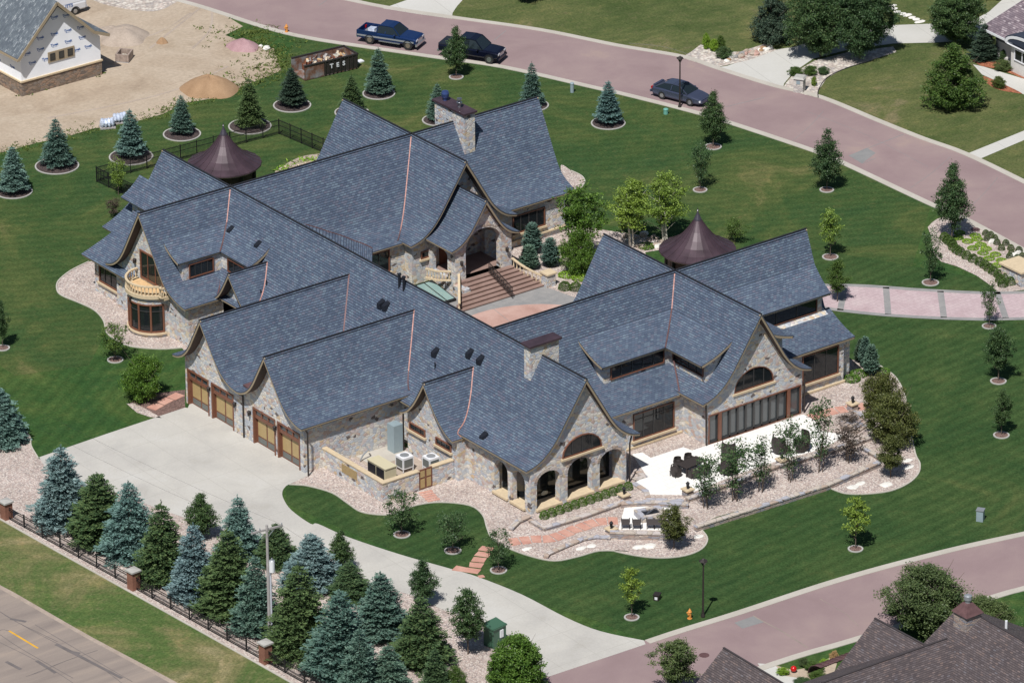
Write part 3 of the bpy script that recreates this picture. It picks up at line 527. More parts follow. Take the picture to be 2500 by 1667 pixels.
def zat(pr, d): return float(np.interp(d, [p[0] for p in pr], [p[1] for p in pr]))
def wpt(ax, a, c, s, d, z): return (a, c+s*d, z) if ax == 'X' else (c+s*d, a, z)
def wing(parent, ax, c, r0, r1, e0, e1, profs, boards=(1, 1), smat='slate_roof', trim='tan_trim', soff='soffit_brown', eaves=(1, 1), ridge=True):
    """gabled roof: ridge along ax at c from r0 to r1, eaves from e0 to e1; profs for the -/+ side"""
    roof = MB(); so_ = MB(); fa = MB(); T0, T1, T2 = .05, .2, .05
    for si, s in enumerate((-1, 1)):
        pr = profs[si]
        if pr is None: continue
        fp = fineprof(pr); dm = fp[-1][0]; n = len(fp); L = [0]; N = []
        for i in range(1, n): L.append(L[-1]+math.hypot(fp[i][0]-fp[i-1][0], fp[i][1]-fp[i-1][1]))
        for i in range(n):
            a = fp[max(0, i-1)]; b = fp[min(n-1, i+1)]; dx, dz = b[0]-a[0], b[1]-a[1]; l = math.hypot(dx, dz); N.append((-dz/l, dx/l))
        A0 = [r0+(e0-r0)*p[0]/dm for p in fp]; A1 = [r1+(e1-r1)*p[0]/dm for p in fp]
        def pt(i, a, t): return wpt(ax, a, c, s, fp[i][0]-N[i][0]*t, fp[i][1]-N[i][1]*t)
        top = []; uv = []
        for i in range(n):
            for a in (A0[i], A1[i]): top.append(pt(i, a, 0)); uv.append((a, -L[i]))
        fs = [(2*i, 2*i+1, 2*i+3, 2*i+2) for i in range(n-1)]
        roof.add(top, fs, uv)
        low = [pt(i, a, T0) for i in range(n) for a in (A0[i], A1[i])]
        roof.add(top+low, [(2*i, 2*i+2, 2*n+2*i+2, 2*n+2*i) for i in range(n-1)]+[(2*i+1, 2*n+2*i+1, 2*n+2*i+3, 2*i+3) for i in range(n-1)]+[(2*n-2, 2*n-1, 4*n-1, 4*n-2)])
        ins = [pt(i, a, T1) for i in range(n) for a in (A0[i]+.04, A1[i]-.04)]
        so_.add(ins, [(2*i+2, 2*i+3, 2*i+1, 2*i) for i in range(n-1)])
        for e, (A, sg) in enumerate(((A0, 1), (A1, -1))):
            if not boards[e]: continue
            vs = []
            for i in range(n): vs += [pt(i, A[i]+sg*.03, T0), pt(i, A[i]+sg*.03, T1), pt(i, A[i]+sg*.1, T1), pt(i, A[i]+sg*.1, T0)]
            fa.add(vs, [(4*i+j, 4*i+(j+1) % 4, 4*i+4+(j+1) % 4, 4*i+4+j) for i in range(n-1) for j in range(4)]+[(0, 1, 2, 3), (4*n-1, 4*n-2, 4*n-3, 4*n-4)])
        if eaves[si]:
            z = fp[-1][1]; d = fp[-1][0]
            q = [wpt(ax, A0[-1]+.03, c, s, d-.02, z-T0), wpt(ax, A1[-1]-.03, c, s, d-.02, z-T0), wpt(ax, A1[-1]-.03, c, s, d-.02, z-.15), wpt(ax, A0[-1]+.03, c, s, d-.02, z-.15)]
            q2 = [wpt(ax, A0[-1]+.03, c, s, d-.09, z-T0), wpt(ax, A1[-1]-.03, c, s, d-.09, z-T0), wpt(ax, A1[-1]-.03, c, s, d-.09, z-.15), wpt(ax, A0[-1]+.03, c, s, d-.09, z-.15)]
            fa.add(q+q2, [(0, 1, 2, 3), (7, 6, 5, 4), (0, 4, 5, 1), (3, 2, 6, 7), (0, 3, 7, 4), (1, 5, 6, 2)])
    o = roof.build('roof', smat, parent)
    so_.build('soffit', soff, o)
    if fa.v: fa.build('fascia', trim, o)
    if ridge:
        z = profs[0 if profs[0] else 1][0][1]; rc = MB(); a, b = wpt(ax, r0, c, 1, 0, z+.0), wpt(ax, r1, c, 1, 0, z+.0)
        rc.bar(a, b, .13, .07); rc.build('ridge_cap', 'dark_edge', o)
    return o
def wallprism(parent, ax, c, w0, w1, a0, a1, pr0, pr1, z0=-.3, mat='field_stone', drop=.2):
    m = MB(); out = [(c-w0, z0)]
    for d, z in sorted([(d, z) for d, z in fineprof(pr0) if d < w0], reverse=True) and [(w0, zat(pr0, w0))]+sorted([(d, z) for d, z in fineprof(pr0) if .01 < d < w0-.05], reverse=True): out.append((c-d, z-drop))
    out.append((c, pr0[0][1]-drop-.12))
    for d, z in [(d, z) for d, z in fineprof(pr1) if .01 < d < w1-.05]+[(w1, zat(pr1, w1))]: out.append((c+d, z-drop))
    out.append((c+w1, z0)); m.plate(out, [], ax, a0, a1)
    return m.build('wall', mat, parent)
def gable_outline(c, w0, w1, pr, z0=-.3, drop=.2):
    out = [(c-w0, z0), (c-w0, zat(pr, w0)-drop)]+[(c-d, z-drop) for d, z in reversed(fineprof(pr)) if .01 < d < w0-.05]+[(c, pr[0][1]-drop-.12)]
    return out+[(c+d, z-drop) for d, z in fineprof(pr) if .01 < d < w1-.05]+[(c+w1, zat(pr, w1)-drop), (c+w1, z0)]
def arch(h0, h1, z0, zs, zt, n=10):     # segmental arch opening
    c = (h0+h1)/2; r = (h1-h0)/2
    return [(h0, z0), (h0, zs)]+[(c-r*math.cos(PI*i/n), zs+(zt-zs)*math.sin(PI*i/n)) for i in range(1, n)]+[(h1, zs), (h1, z0)]
def window(parent, ax, a, out, h0, h1, z0, z1, n=2, frame='brown_frame', glass='window_glass', sill=True, fw=.08, mul='dark_frame', trans=None, ar=None, name='window', dep=.10):
    """framed window standing proud of the wall plane a towards side `out`"""
    def rng(u, v): return (a+out*u, a+out*v)
    m = MB()
    if ar:
        o1 = arch(h0, h1, z0, z0+ar, z1); i1 = arch(h0+fw, h1-fw, z0+fw, z0+ar, z1-fw); m.plate(o1, [i1], ax, *rng(-.05, dep))
    else: m.plate([(h0, z0), (h0, z1), (h1, z1), (h1, z0)], [[(h0+fw, z0+fw), (h0+fw, z1-fw), (h1-fw, z1-fw), (h1-fw, z0+fw)]], ax, *rng(-.05, dep))
    f = m.build(name, frame, parent)
    p = MB(); p.plate((arch(h0+.02, h1-.02, z0+.02, z0+ar, z1-.02) if ar else [(h0+.02, z0+.02), (h0+.02, z1-.02), (h1-.02, z1-.02), (h1-.02, z0+.02)]), [], ax, *rng(-.04, .025)); p.build('pane', glass, f)
    for i in range(1, n):
        mm = MB()
        h = h0+(h1-h0)*i/n; zt = z1-fw
        if ar: r = (h1-h0)/2; zt = z0+ar+(z1-z0-ar)*math.sqrt(max(0, 1-((h-(h0+h1)/2)/r)**2))-.06
        mm.plate([(h-.035, z0+fw), (h-.035, zt), (h+.035, zt), (h+.035, z0+fw)], [], ax, *rng(.0, .065)); mm.build('mullion', mul, f)
    if trans: MB().plate([(h0+fw, trans-.03), (h0+fw, trans+.03), (h1-fw, trans+.03), (h1-fw, trans-.03)], [], ax, *rng(.0, .06)).build('transom', mul, f)
    if sill: MB().plate([(h0-.12, z0-.16), (h0-.12, z0-.002), (h1+.12, z0-.002), (h1+.12, z0-.16)], [], ax, *rng(-.05, .2)).build('sill', 'limestone', f)
    return f
def wslab(parent, top, eave, wid_uv, trimsides=('e',), t=.06):
    """sloped dormer slab: top = [A, B], eave = [C, D] with A-C and B-D its rakes"""
    A, B = [Vector(p) for p in top]; C, D = [Vector(p) for p in eave]
    n = (B-A).cross(C-A).normalized(); n = n if n.z > 0 else -n
    u = (B-A).normalized(); v = n.cross(u); k = 6; vs = []; uv = []
    for i in range(k+1):
        for P, Q in ((A, C), (B, D)):
            p = P.lerp(Q, i/k); vs.append(p-n*0.0+Vector((0, 0, -.16*math.sin(PI*i/k)))); q = p-A; uv.append((q.dot(u), q.dot(v)))
    m = MB(); m.add(vs, [(2*i, 2*i+1, 2*i+3, 2*i+2) for i in range(k)], uv)
    lo = [p-n*t for p in vs]; m.add(vs+lo, [(2*i, 2*i+2, 2*k+2+2*i+2, 2*k+2+2*i) for i in range(k)]+[(2*i+1, 2*k+2+2*i+1, 2*k+2+2*i+3, 2*i+3) for i in range(k)]+[(2*k, 2*k+1, 4*k+3, 4*k+2)])
    o = m.build('dormer_roof', 'slate_roof', parent)
    so_ = MB(); ins = [p-n*.24 for p in vs]; so_.add(ins, [(2*i, 2*i+1, 2*i+3, 2*i+2) for i in range(k)]); so_.build('soffit', 'soffit_brown', o)
    f = MB()
    if 'e' in trimsides:
        f.add([C-n*t, D-n*t, D-n*.24, C-n*.24]+[p-v*0+(A-C).normalized()*.06 for p in (C-n*t, D-n*t, D-n*.24, C-n*.24)], [(0, 1, 2, 3), (7, 6, 5, 4), (0, 4, 5, 1), (3, 2, 6, 7), (0, 3, 7, 4), (1, 5, 6, 2)])
    for key, idx, sg in (('a', 0, 1), ('b', 1, -1)):
        if key in trimsides:
            e = [vs[2*i+idx] for i in range(k+1)]; q = []
            for p in e: q += [p-n*t, p-n*.24, p-n*.24+u*.06*sg, p-n*t+u*.06*sg]
            f.add(q, [(4*i+j, 4*i+(j+1) % 4, 4*i+4+(j+1) % 4, 4*i+4+j) for i in range(k) for j in range(4)]+[(0, 1, 2, 3), (4*k+3, 4*k+2, 4*k+1, 4*k)])
    f.build('fascia', 'tan_trim', o)
    return o
def flashing(parent, pts, w=.085, mat='copper_flash'):
    m = MB()
    for a, b in zip(pts[:-1], pts[1:]): m.bar(a, b, w, .05)
    return m.build('valley_flashing', mat, parent)
def valley(parent, cx, cy, sx, sy, pr, d0, d1, mats=('copper_flash',), up=.03, cut=None):
    pts = [(cx+sx*d, cy+sy*d, zat(fineprof(pr), d)+up) for d in np.arange(d0, d1+.01, .25)]
    if cut:
        k = int(len(pts)*cut); flashing(parent, pts[:k+1], mat='copper_flash'); flashing(parent, pts[k:], mat='aged_copper')
    else: flashing(parent, pts)
YL, YR, XM, X2, X3 = 29.3, -4.5, 13.6, 31.0, 30.7
# --- roofs
r_main = wing(H, 'Y', XM, -15.75, 38.7, -15.35, 38.9, (PM, PM))
r_left = wing(H, 'X', YL, 4.95, 43.6, 5.15, 43.0, (P57, PM))
r_c2 = wing(H, 'Y', X2, 22.0, 38.6, 22.4, 38.2, (PM, PM))
r_right = wing(H, 'X', YR, 13.6, 31.0, 13.6, 31.0, (PR, PM), boards=(0, 0)); r_ne = wing(H, 'X', YR, 31.01, 43.5, 31.01, 42.6, (PR[:3]+[(2.65, 5.42), (3.2, 4.6), (3.6, 4.2)], PM), boards=(0, 1))
r_c3 = wing(H, 'Y', X3, -14.7, 4.2, -14.35, 3.9, (PM, PM))
r_g1 = wing(H, 'X', 12.4, -.95, 12.9, -.65, 12.9, (PG, PG), boards=(1, 0))
r_g2 = wing(H, 'X', 4.1, -.95, 12.9, -.65, 10.3, (PG, PG), boards=(1, 0))
r_sg = wing(H, 'X', -4.35, 7.3, 12.3, 7.5, 9.8, (PS, PS), boards=(1, 0))
r_po = wing(H, 'Y', X2-.4, 18.85, 23.0, 19.05, 23.0, (PP, PP), boards=(1, 0))
zmid = 6.45; r_bg = wing(H, 'X', 21.6, 7.9, 12.3, 8.15, 10.2, ([(0, 6.45), (.7, 5.4), (1.4, 4.45), (2.0, 3.85), (2.7, 3.5)], [(0, 6.45), (.7, 5.4), (1.4, 4.45), (2.0, 3.85), (2.7, 3.5)]), boards=(1, 0))
valley(r_main, XM, YL, -1, -1, PM, .15, 3.3, cut=.55)
valley(r_c3, X3, YR, -1, -1, PM, .15, 4.2, cut=.42)
valley(r_left, X2, YL, -1, -1, PM, .15, 5.5, cut=.8)
# garage valleys: where each ridge runs into the main slope
def meet(y, pr, zr, side, far=4.2, xa=XM):
    out = []
    fm = fineprof(PM)
    for d in np.arange(0, far, .2):
        z = zat(fineprof(pr), d); dm = float(np.interp(-z, [-p[1] for p in fm], [p[0] for p in fm])); out.append((xa-dm, y+side*d, z+.03))
    return out
v1 = meet(12.4, PG, 8.3, -1, 4.2); flashing(r_g1, v1, .1, 'aged_copper')
v2 = meet(4.1, PG, 8.3, -1, 3.9); flashing(r_g2, v2[:13]); flashing(r_g2, v2[12:], mat='aged_copper')
v3 = meet(-4.35, PS, 6.95, -1, 3.3); flashing(r_sg, v3); v4 = meet(21.6, [(0, 6.45), (.7, 5.4), (1.4, 4.45), (2.0, 3.85), (2.7, 3.5)], 6.45, -1, 2.6); flashing(r_bg, v4)
flashing(r_right, [(27.2, -8.6, 5.15), (26.6, -9.6, 4.85), (26.0, -10.7, 4.2), (25.5, -11.6, 3.6)], .1, 'aged_copper')
flashing(r_left, [(10.2, 25.9, 4.45), (9.4, 24.9, 3.98), (8.3, 23.7, 3.68)], .1, 'aged_copper')
MB().box(.2, 7.75, 4.02, 1.6, 8.5, 4.16).build('cricket', 'aged_copper', r_g2)
MB().cyl((XM, YL, 9.6), (XM, YL, 9.85), .12, .02, 8).build('finial', 'iron', r_main)
# --- dormers (upper slopes carried out over clerestories)
def dormer_pair(px, py, sx, sy, xa, yb, dt, zt, de, ze, pairuv, trims=('a', 'e')):
    """two slabs mitred at the valley that leaves (px, py) towards (sx, sy)"""
    ti = (px+sx*dt, py+sy*dt, zt); ei = (px+sx*de, py+sy*de, ze)
    s1 = wslab(H, [(xa, py+sy*dt, zt), ti], [(xa, py+sy*de, ze), ei], 0, ('a', 'e'))
    s2 = wslab(H, [(px+sx*dt, yb, zt), ti], [(px+sx*de, yb, ze), ei], 0, ('a', 'e'))
    flashing(s2, [tuple(Vector(ti).lerp(Vector(ei), q)+Vector((0, 0, .03-.16*math.sin(PI*q)))) for q in (0, .2, .4, .6, .8, 1)], .1, 'aged_copper')
    return s1, s2
dormer_pair(X3, YR, -1, -1, 20.35, -13.15, 1.45, 7.36, 4.45, 6.12, 0)
dormer_pair(XM, YL, -1, -1, 6.25, 22.0, 1.42, 7.42, 3.5, 6.25, 0)
wslab(H, [(X3+1.45, -13.15, 7.36), (X3+1.45, -4.6, 7.36)], [(X3+4.45, -13.15, 6.12), (X3+4.45, -4.6, 6.12)], 0, ('a', 'e'))
wslab(H, [(6.25, YL+1.42, 7.42), (12.4, YL+1.42, 7.42)], [(6.25, YL+3.5, 6.25), (10.3, YL+3.5, 6.25)], 0, ('a', 'e'))
wslab(H, [(32.2, YR-1.45, 7.36), (43.1, YR-1.45, 7.36)], [(34.9, YR-4.25, 6.05), (42.45, YR-4.25, 6.05)], 0, ('e', 'b'))
wslab(H, [(XM-1.4, YL+1.4, 7.42), (XM-1.4, 40.0, 7.42)], [(XM-3.4, YL+3.4, 6.12), (XM-3.4, 39.8, 6.12)], 0, ('e', 'b'))
def prism(parent, name, mat, pts, ax, a0, a1): return MB().plate(pts, [], ax, a0, a1).build(name, mat, parent)
# clerestory walls
prism(H, 'wall', 'field_stone', [(-8.45, 4.2), (-8.45, 6.0), (-6.0, 6.95), (-5, 7), (-5, 4.2)], 'X', 20.9, 27.05)
prism(H, 'wall', 'field_stone', [(27.05, 4.2), (27.05, 6.0), (29.2, 6.95), (30, 7), (30, 4.2)], 'Y', -12.75, -7)
prism(H, 'wall', 'field_stone', [(34.35, 4.2), (34.35, 6.0), (32.2, 6.95), (31.4, 7), (31.4, 4.2)], 'Y', -12.75, -7)
prism(H, 'wall', 'field_stone', [(26.05, 4.1), (26.05, 5.98), (27.9, 6.95), (29, 7), (29, 4.1)], 'X', 6.75, 12.8)
prism(H, 'wall', 'field_stone', [(10.4, 4.0), (10.4, 5.98), (12.2, 6.95), (13, 7), (13, 4.0)], 'Y', 22.4, 28)
prism(H, 'wall', 'field_stone', [(32.25, 4.1), (32.25, 6.1), (30.7, 6.95), (30, 7), (30, 4.1)], 'X', 6.75, 12.8)
for s in (0,): 
    window(H, 'Y', -8.45, -1, 21.45, 26.5, 4.66, 5.85, 5, sill=False, fw=.07)
    window(H, 'X', 27.05, -1, -12.5, -8.9, 4.78, 5.88, 4, sill=False, fw=.07)
    window(H, 'Y', 26.05, -1, 7.3, 9.6, 4.68, 5.85, 4, sill=False, fw=.08)
    window(H, 'X', 10.4, -1, 22.8, 25.2, 4.75, 5.85, 3, sill=False, fw=.08)
# west and north-west skirts
def skirt(ax, c, s, d0, d1, z0, z1, a0, a1, a0b, a1b, trims=('e', 'a', 'b')):
    A = wpt(ax, a0, c, s, d0, z0); B = wpt(ax, a1, c, s, d0, z0); C = wpt(ax, a0b, c, s, d1, z1); D = wpt(ax, a1b, c, s, d1, z1)
    return wslab(H, [A, B], [C, D], 0, trims)
skirt('Y', 10.4, -1, 0, 5.4, 5.65, 3.36, 31.0, 37.7, 30.9, 37.7)
skirt('Y', 11.4, -1, 0, 2.6, 5.15, 3.72, 37.4, 40.4, 37.4, 40.5)
wslab(H, [(X2-.2, YR-3.4, 4.42), (43.0, YR-3.4, 4.42)], [(36.0, -12.05, 3.72), (42.1, -12.05, 3.72)], 0, ('e', 'b'))
# --- wall masses
wallprism(H, 'Y', XM, 4.7, 4.0, -10.5, 38.0, PM, PM)
wallprism(H, 'X', YL, 5.35, 4.6, 5.75, 42.2, P57, PM)
wallprism(H, 'Y', X2, 4.75, 4.75, 22.95, 37.4, PM, PM)
wallprism(H, 'X', YR, 6.6, 4.6, 14, 42.4, PR, PM)
wallprism(H, 'Y', X3, 4.5, 4.6, -13.55, 3.2, PM, PM)
wallprism(H, 'X', 12.4, 4.28, 3.5, .42, 12, PG, PG); wallprism(H, 'X', 4.1, 3.65, 4.2, .42, 12, PG, PG)
wallprism(H, 'X', -4.35, 3.2, 3.0, 8.05, 12, PS, PS)
wallprism(H, 'X', 21.6, 2.2, 2.2, 8.9, 12, [(0, 6.45), (.7, 5.4), (1.4, 4.45), (2.0, 3.85), (2.7, 3.5)], [(0, 6.45), (.7, 5.4), (1.4, 4.45), (2.0, 3.85), (2.7, 3.5)])
MB().box(6.0, 31.4, -.3, 11, 37.4, 3.6).build('wall', 'field_stone', H)
MB().box(9.9, 37.1, -.3, 12, 39.6, 4.0).build('wall', 'field_stone', H)
MB().box(10.75, 31.2, 3.9, 12.2, 39.0, 6.05).build('wall', 'field_stone', H)
MB().box(36, -11.7, -.3, 41.3, -7, 3.7).build('wall', 'field_stone', H)
MB().box(34.9, -8.1, 4.2, 42.1, -7.0, 5.85).build('wall', 'field_stone', H)
window(H, 'Y', -8.1, -1, 35.6, 41.6, 4.5, 5.75, 3, sill=False, fw=.07)
# garage fronts with door openings
DO = [(12.78, 15.62), (9.52, 12.45), (4.12, 7.02), (.98, 3.86)]
hole = lambda h0, h1, z1: [(h0, -.05), (h0, z1), (h1, z1), (h1, -.05)]
MB().plate(gable_outline(12.4, 4.28, 3.5, PG, z0=-.3), [hole(h0, h1, 2.98) for h0, h1 in DO[:2]], 'X', 0, .42).build('wall', 'field_stone', H)
MB().plate(gable_outline(4.1, 3.65, 4.02, PG, z0=-.3), [hole(h0, h1, 2.98) for h0, h1 in DO[2:]], 'X', 0, .42).build('wall', 'field_stone', H)
for h0, h1 in DO:
    fr = MB(); fr.plate([(h0, -.02), (h0, 2.97), (h1, 2.97), (h1, -.02)], [[(h0+.14, 0), (h0+.14, 2.82), (h1-.14, 2.82), (h1-.14, 0)]], 'X', -.04, .38)
    d = fr.build('garage_door', 'brown_frame', H)
    b = MB(); b.plate([(h0+.14, 0), (h0+.14, 2.82), (h1-.14, 2.82), (h1-.14, 0)], [], 'X', .26, .34); b.build('door_leaf', 'brown_frame', d)
    MB().plate([(h0+.14, 2.12), (h0+.14, 2.3), (h1-.14, 2.3), (h1-.14, 2.12)], [], 'X', .05, .27).build('transom_rail', 'brown_frame', d)
    c = (h0+h1)/2; t = MB(); g = MB(); wn = MB()
    for x0, x1 in ((h0+.3, c-.09), (c+.09, h1-.3)):
        t.plate([(x0, .68), (x0, 2.0), (x1, 2.0), (x1, .68)], [], 'X', .235, .262); g.plate([(x0, .14), (x0, .55), (x1, .55), (x1, .14)], [], 'X', .235, .262)
    t.build('upper_panel', 'tan_panel', d); g.build('kick_panel', 'grey_panel', d)
    for k in range(3):
        x0 = h0+.2+k*(h1-h0-.4)/3+.06; x1 = h0+.2+(k+1)*(h1-h0-.4)/3-.06; wn.plate([(x0, 2.36), (x0, 2.74), (x1, 2.74), (x1, 2.36)], [], 'X', .12, .15)
    MB().plate([(h0+.14, 2.3), (h0+.14, 2.82), (h1-.14, 2.82), (h1-.14, 2.3)], [[(h0+.26+k*(h1-h0-.4)/3, 2.36), (h0+.26+k*(h1-h0-.4)/3, 2.74), (h0+.14+(k+1)*(h1-h0-.4)/3, 2.74), (h0+.14+(k+1)*(h1-h0-.4)/3, 2.36)] for k in range(3)], 'X', .05, .12).build('transom_frame', 'brown_frame', d)
    wn.build('pane', 'door_glass', d)
# wall lanterns and downspouts
def lantern(p, out, parent=H):
    x, y, z = p; ox, oy = out; m = MB()
    m.box(x+ox*.02-.05, y+oy*.02-.05, z-.15, x+ox*.02+.05, y+oy*.02+.05, z+.15); m.lathe((x+ox*.2, y+oy*.2, z-.2), [(0, 0), (.09, .02), (.1, .3), (.14, .32), (0, .48)], 8); m.bar((x, y, z+.1), (x+ox*.2, y+oy*.2, z+.25), .04)
    return m.build('wall_lantern', 'bronze_iron', parent)
for y in (12.6, 9.2, 7.3, 3.99): lantern((0, y, 2.35), (-1, 0))
def downspout(pts): return MB().tube(pts, .065, 8).build('downspout', 'bronze_iron', H)
downspout([(-.45, 8.2, 3.7), (-.1, 8.15, 3.45), (-.1, 8.15, .05)]); downspout([(-.3, -.2, 3.8), (-.1, -.14, 3.5), (-.1, -.14, .05)])
downspout([(7.8, -1.1, 3.3), (7.95, -.95, 3.0), (7.95, -.95, .05)]); downspout([(18.3, -15.0, 3.5), (17.9, -15.3, 3.1), (17.85, -15.35, .05)]); downspout([(26.0, -14.1, 3.4), (26.05, -14.1, .1)]); downspout([(35.45, -14.1, 3.2), (35.45, -14.1, .1)]); downspout([(5.9, 24.1, 3.6), (6.1, 24.15, .1)])
# west gable: balcony doors, bow window and balcony
window(H, 'X', 5.75, -1, 27.25, 30.35, 3.75, 6.1, 3, sill=False, fw=.13, name='balcony_door', mul='brown_frame')
BC = (5.75, 28.75); BR = 1.95
MB().lathe((BC[0], BC[1], -.3), [(BR, 0), (BR, .72)], 28, PI/2, 3*PI/2).build('bow_wall', 'field_stone', H)
MB().lathe((BC[0], BC[1], 2.75), [(BR, 0), (BR, .8)], 28, PI/2, 3*PI/2).build('bow_wall', 'field_stone', H)
bw = MB()
MB().lathe((BC[0], BC[1], .42), [(BR, 0), (BR, 2.33)], 8, PI*.5, PI*.62).build('bow_wall', 'field_stone', H); MB().lathe((BC[0], BC[1], .42), [(BR, 0), (BR, 2.33)], 8, PI*1.44, PI*1.5).build('bow_wall', 'field_stone', H)
bf = MB()
for a in np.linspace(PI*.62, PI*1.44, 6): bf.cyl((BC[0]+BR*math.cos(a), BC[1]+BR*math.sin(a), .42), (BC[0]+BR*math.cos(a), BC[1]+BR*math.sin(a), 2.75), .085, .085, 6)
for z in (.42, 2.68): bf.lathe((BC[0], BC[1], z), [(BR-.1, 0), (BR+.05, 0), (BR+.05, .12), (BR-.1, .12)], 16, PI*.62, PI*1.44)
bo = bf.build('bow_window', 'brown_frame', H)
MB().lathe((BC[0], BC[1], .45), [(BR-.06, 0), (BR-.06, 2.3)], 16, PI*.62, PI*1.44).build('pane', 'window_glass', bo)
MB().lathe((BC[0], BC[1], 2.15), [(BR-.07, 0), (BR, 0), (BR, .07), (BR-.07, .07)], 16, PI*.62, PI*1.44).build('transom', 'dark_frame', bo)
MB().lathe((BC[0], BC[1], .28), [(BR-.1, 0), (BR+.16, 0), (BR+.16, .14), (BR-.1, .14)], 20, PI*.6, PI*1.46).build('sill', 'limestone', bo)
ba = MB(); ba.lathe((BC[0], BC[1], 3.45), [(0, .1), (BR+.22, .1), (BR+.22, -.12), (BR, -.14)], 28, PI/2, 3*PI/2); ba.box(5.1, 26.2, 3.33, 5.8, 31.1, 3.55); bal = ba.build('balcony', 'limestone', H)
MB().lathe((BC[0], BC[1], 3.56), [(0, 0), (BR-.1, 0)], 28, PI/2, 3*PI/2).build('balcony_floor', 'pale_wood', bal)
def balusters(parent, pts, z0, hh, mat='limestone', r=.07, step=.21, rail=.11, zs=None):
    m = MB(); m2 = MB(); b = MB(); z = zs or (lambda i: z0)
    P = [np.array(p) for p in pts]; n = len(P)
    for i in range(n-1):
        A, B = P[i], P[i+1]; za, zb = z(i), z(i+1); m.bar((A[0], A[1], za+hh), (B[0], B[1], zb+hh), rail*1.7, rail); m2.bar((A[0], A[1], za+.05), (B[0], B[1], zb+.05), rail*1.7, rail)
        L = np.linalg.norm(B-A); k = max(1, int(L/step))
        for j in range(k):
            t = (j+.5)/k; c = A+(B-A)*t; zz = za+(zb-za)*t; b.lathe((c[0], c[1], zz+.1), [(r*.6, 0), (r, (hh-.15)*.3), (r*.45, (hh-.15)*.62), (r*.75, (hh-.15))], 6)
    o = m.build('balustrade', mat, parent); m2.build('base_rail', mat, o); b.build('balusters', mat, o); return o
balusters(H, [(5.7, BC[1]+BR+.12)]+[(BC[0]+(BR+.12)*math.cos(a), BC[1]+(BR+.12)*math.sin(a)) for a in np.linspace(PI*.56, PI*1.42, 20)]+[(4.95, 26.75), (4.95, 26.3), (5.7, 26.3)], 3.52, .82, step=.19)
lantern((5.75, 31.0, 4.9), (-1, 0)); lantern((3.9, 28.9, 3.0), (-1, 0))
window(H, 'X', 6.0, -1, 33.4, 36.7, 1.1, 2.95, 4, fw=.12)
window(H, 'Y', 31.4, 1, 8, 9, 1, 2, 1)
# porch of the south-west gable: arched stone arcade
arc = [(9.45, 11.55), (12.25, 14.5), (15.2, 17.3)]
holes = [arch(h0, h1, .28, zs, zt, 12) for (h0, h1), zs, zt in zip(arc, (2.3, 2.35, 2.3), (3.05, 3.25, 3.05))]
aw = arch(11.75, 15.35, 3.62, 3.75, 5.1, 12)
ow = gable_outline(XM, 4.7, 4.05, PM, drop=.25)
MB().plate(ow, holes, 'Y', -15.2, -14.65).build('arcade_wall', 'field_stone', H)
MB().plate([(-14.65, -.3), (-14.65, 3.62), (-10.5, 3.62), (-10.5, -.3)], [arch(-12.45, -10.85, .28, 2.2, 2.9, 12), arch(-14.5, -12.95, .28, 2.2, 2.9, 12)], 'X', 8.9, 9.35).build('arcade_wall', 'field_stone', H)
MB().plate([(-14.65, -.3), (-14.65, 3.62), (-10.5, 3.62), (-10.5, -.3)], [arch(-14.1, -11.3, .1, 2.2, 2.9, 12)], 'X', 17.2, 17.65).build('arcade_wall', 'field_stone', H)
MB().box(9.35, -14.65, -.3, 17.2, -10.5, .12).build('porch_floor', 'limestone', H)
MB().box(9.35, -14.64, 3.3, 17.2, -10.52, 3.4).build('porch_ceiling', 'timber', H)
MB().box(9.9, -13.75, .12, 17.2, -13.7, 3.3).build('porch_darkening_screen', 'window_glass', H); MB().box(9.85, -13.7, .12, 9.9, -10.52, 3.3).build('porch_darkening_screen', 'window_glass', H)  # dark glass sheets added behind the arches to darken the porch interior
window(H, 'Y', -15.2, -1, 11.75, 15.35, 3.62, 5.1, 4, ar=.13)
for h0, h1 in arc: MB().box(h0-.1, -15.4, .12, h1+.1, -14.55, .285).build('ledge', 'limestone', H)
for y0, y1 in ((-12.45, -10.85), (-14.5, -12.95)): MB().box(8.7, y0-.1, .12, 9.45, y1+.1, .285).build('ledge', 'limestone', H)
def voussoirs(h0, h1, zs, zt, ax, a, out, mat='cap_stone', wd=.26, n=15):
    c = (h0+h1)/2; r = (h1-h0)/2; o_ = [(c-(r+wd)*math.cos(PI*i/n), zs+(zt-zs+wd)*math.sin(PI*i/n)) for i in range(n+1)]; i_ = [(c-r*math.cos(PI*i/n), zs+(zt-zs)*math.sin(PI*i/n)) for i in range(n+1)]
    m = MB()
    for i in range(n):
        u0, u1 = i+.06, i+.94; f = lambda t, L: ((1-(t-int(t)))*L[int(t)][0]+(t-int(t))*L[min(n, int(t)+1)][0], (1-(t-int(t)))*L[int(t)][1]+(t-int(t))*L[min(n, int(t)+1)][1])
        m.plate([f(u0, i_), f(u0, o_), f(u1, o_), f(u1, i_)], [], ax, a-out*.04, a+out*.035)
    return m.build('arch_stones', mat, H)
for (h0, h1), zs, zt in zip(arc, (2.3, 2.35, 2.3), (3.05, 3.25, 3.05)): voussoirs(h0, h1, zs, zt, 'Y', -15.2, -1)
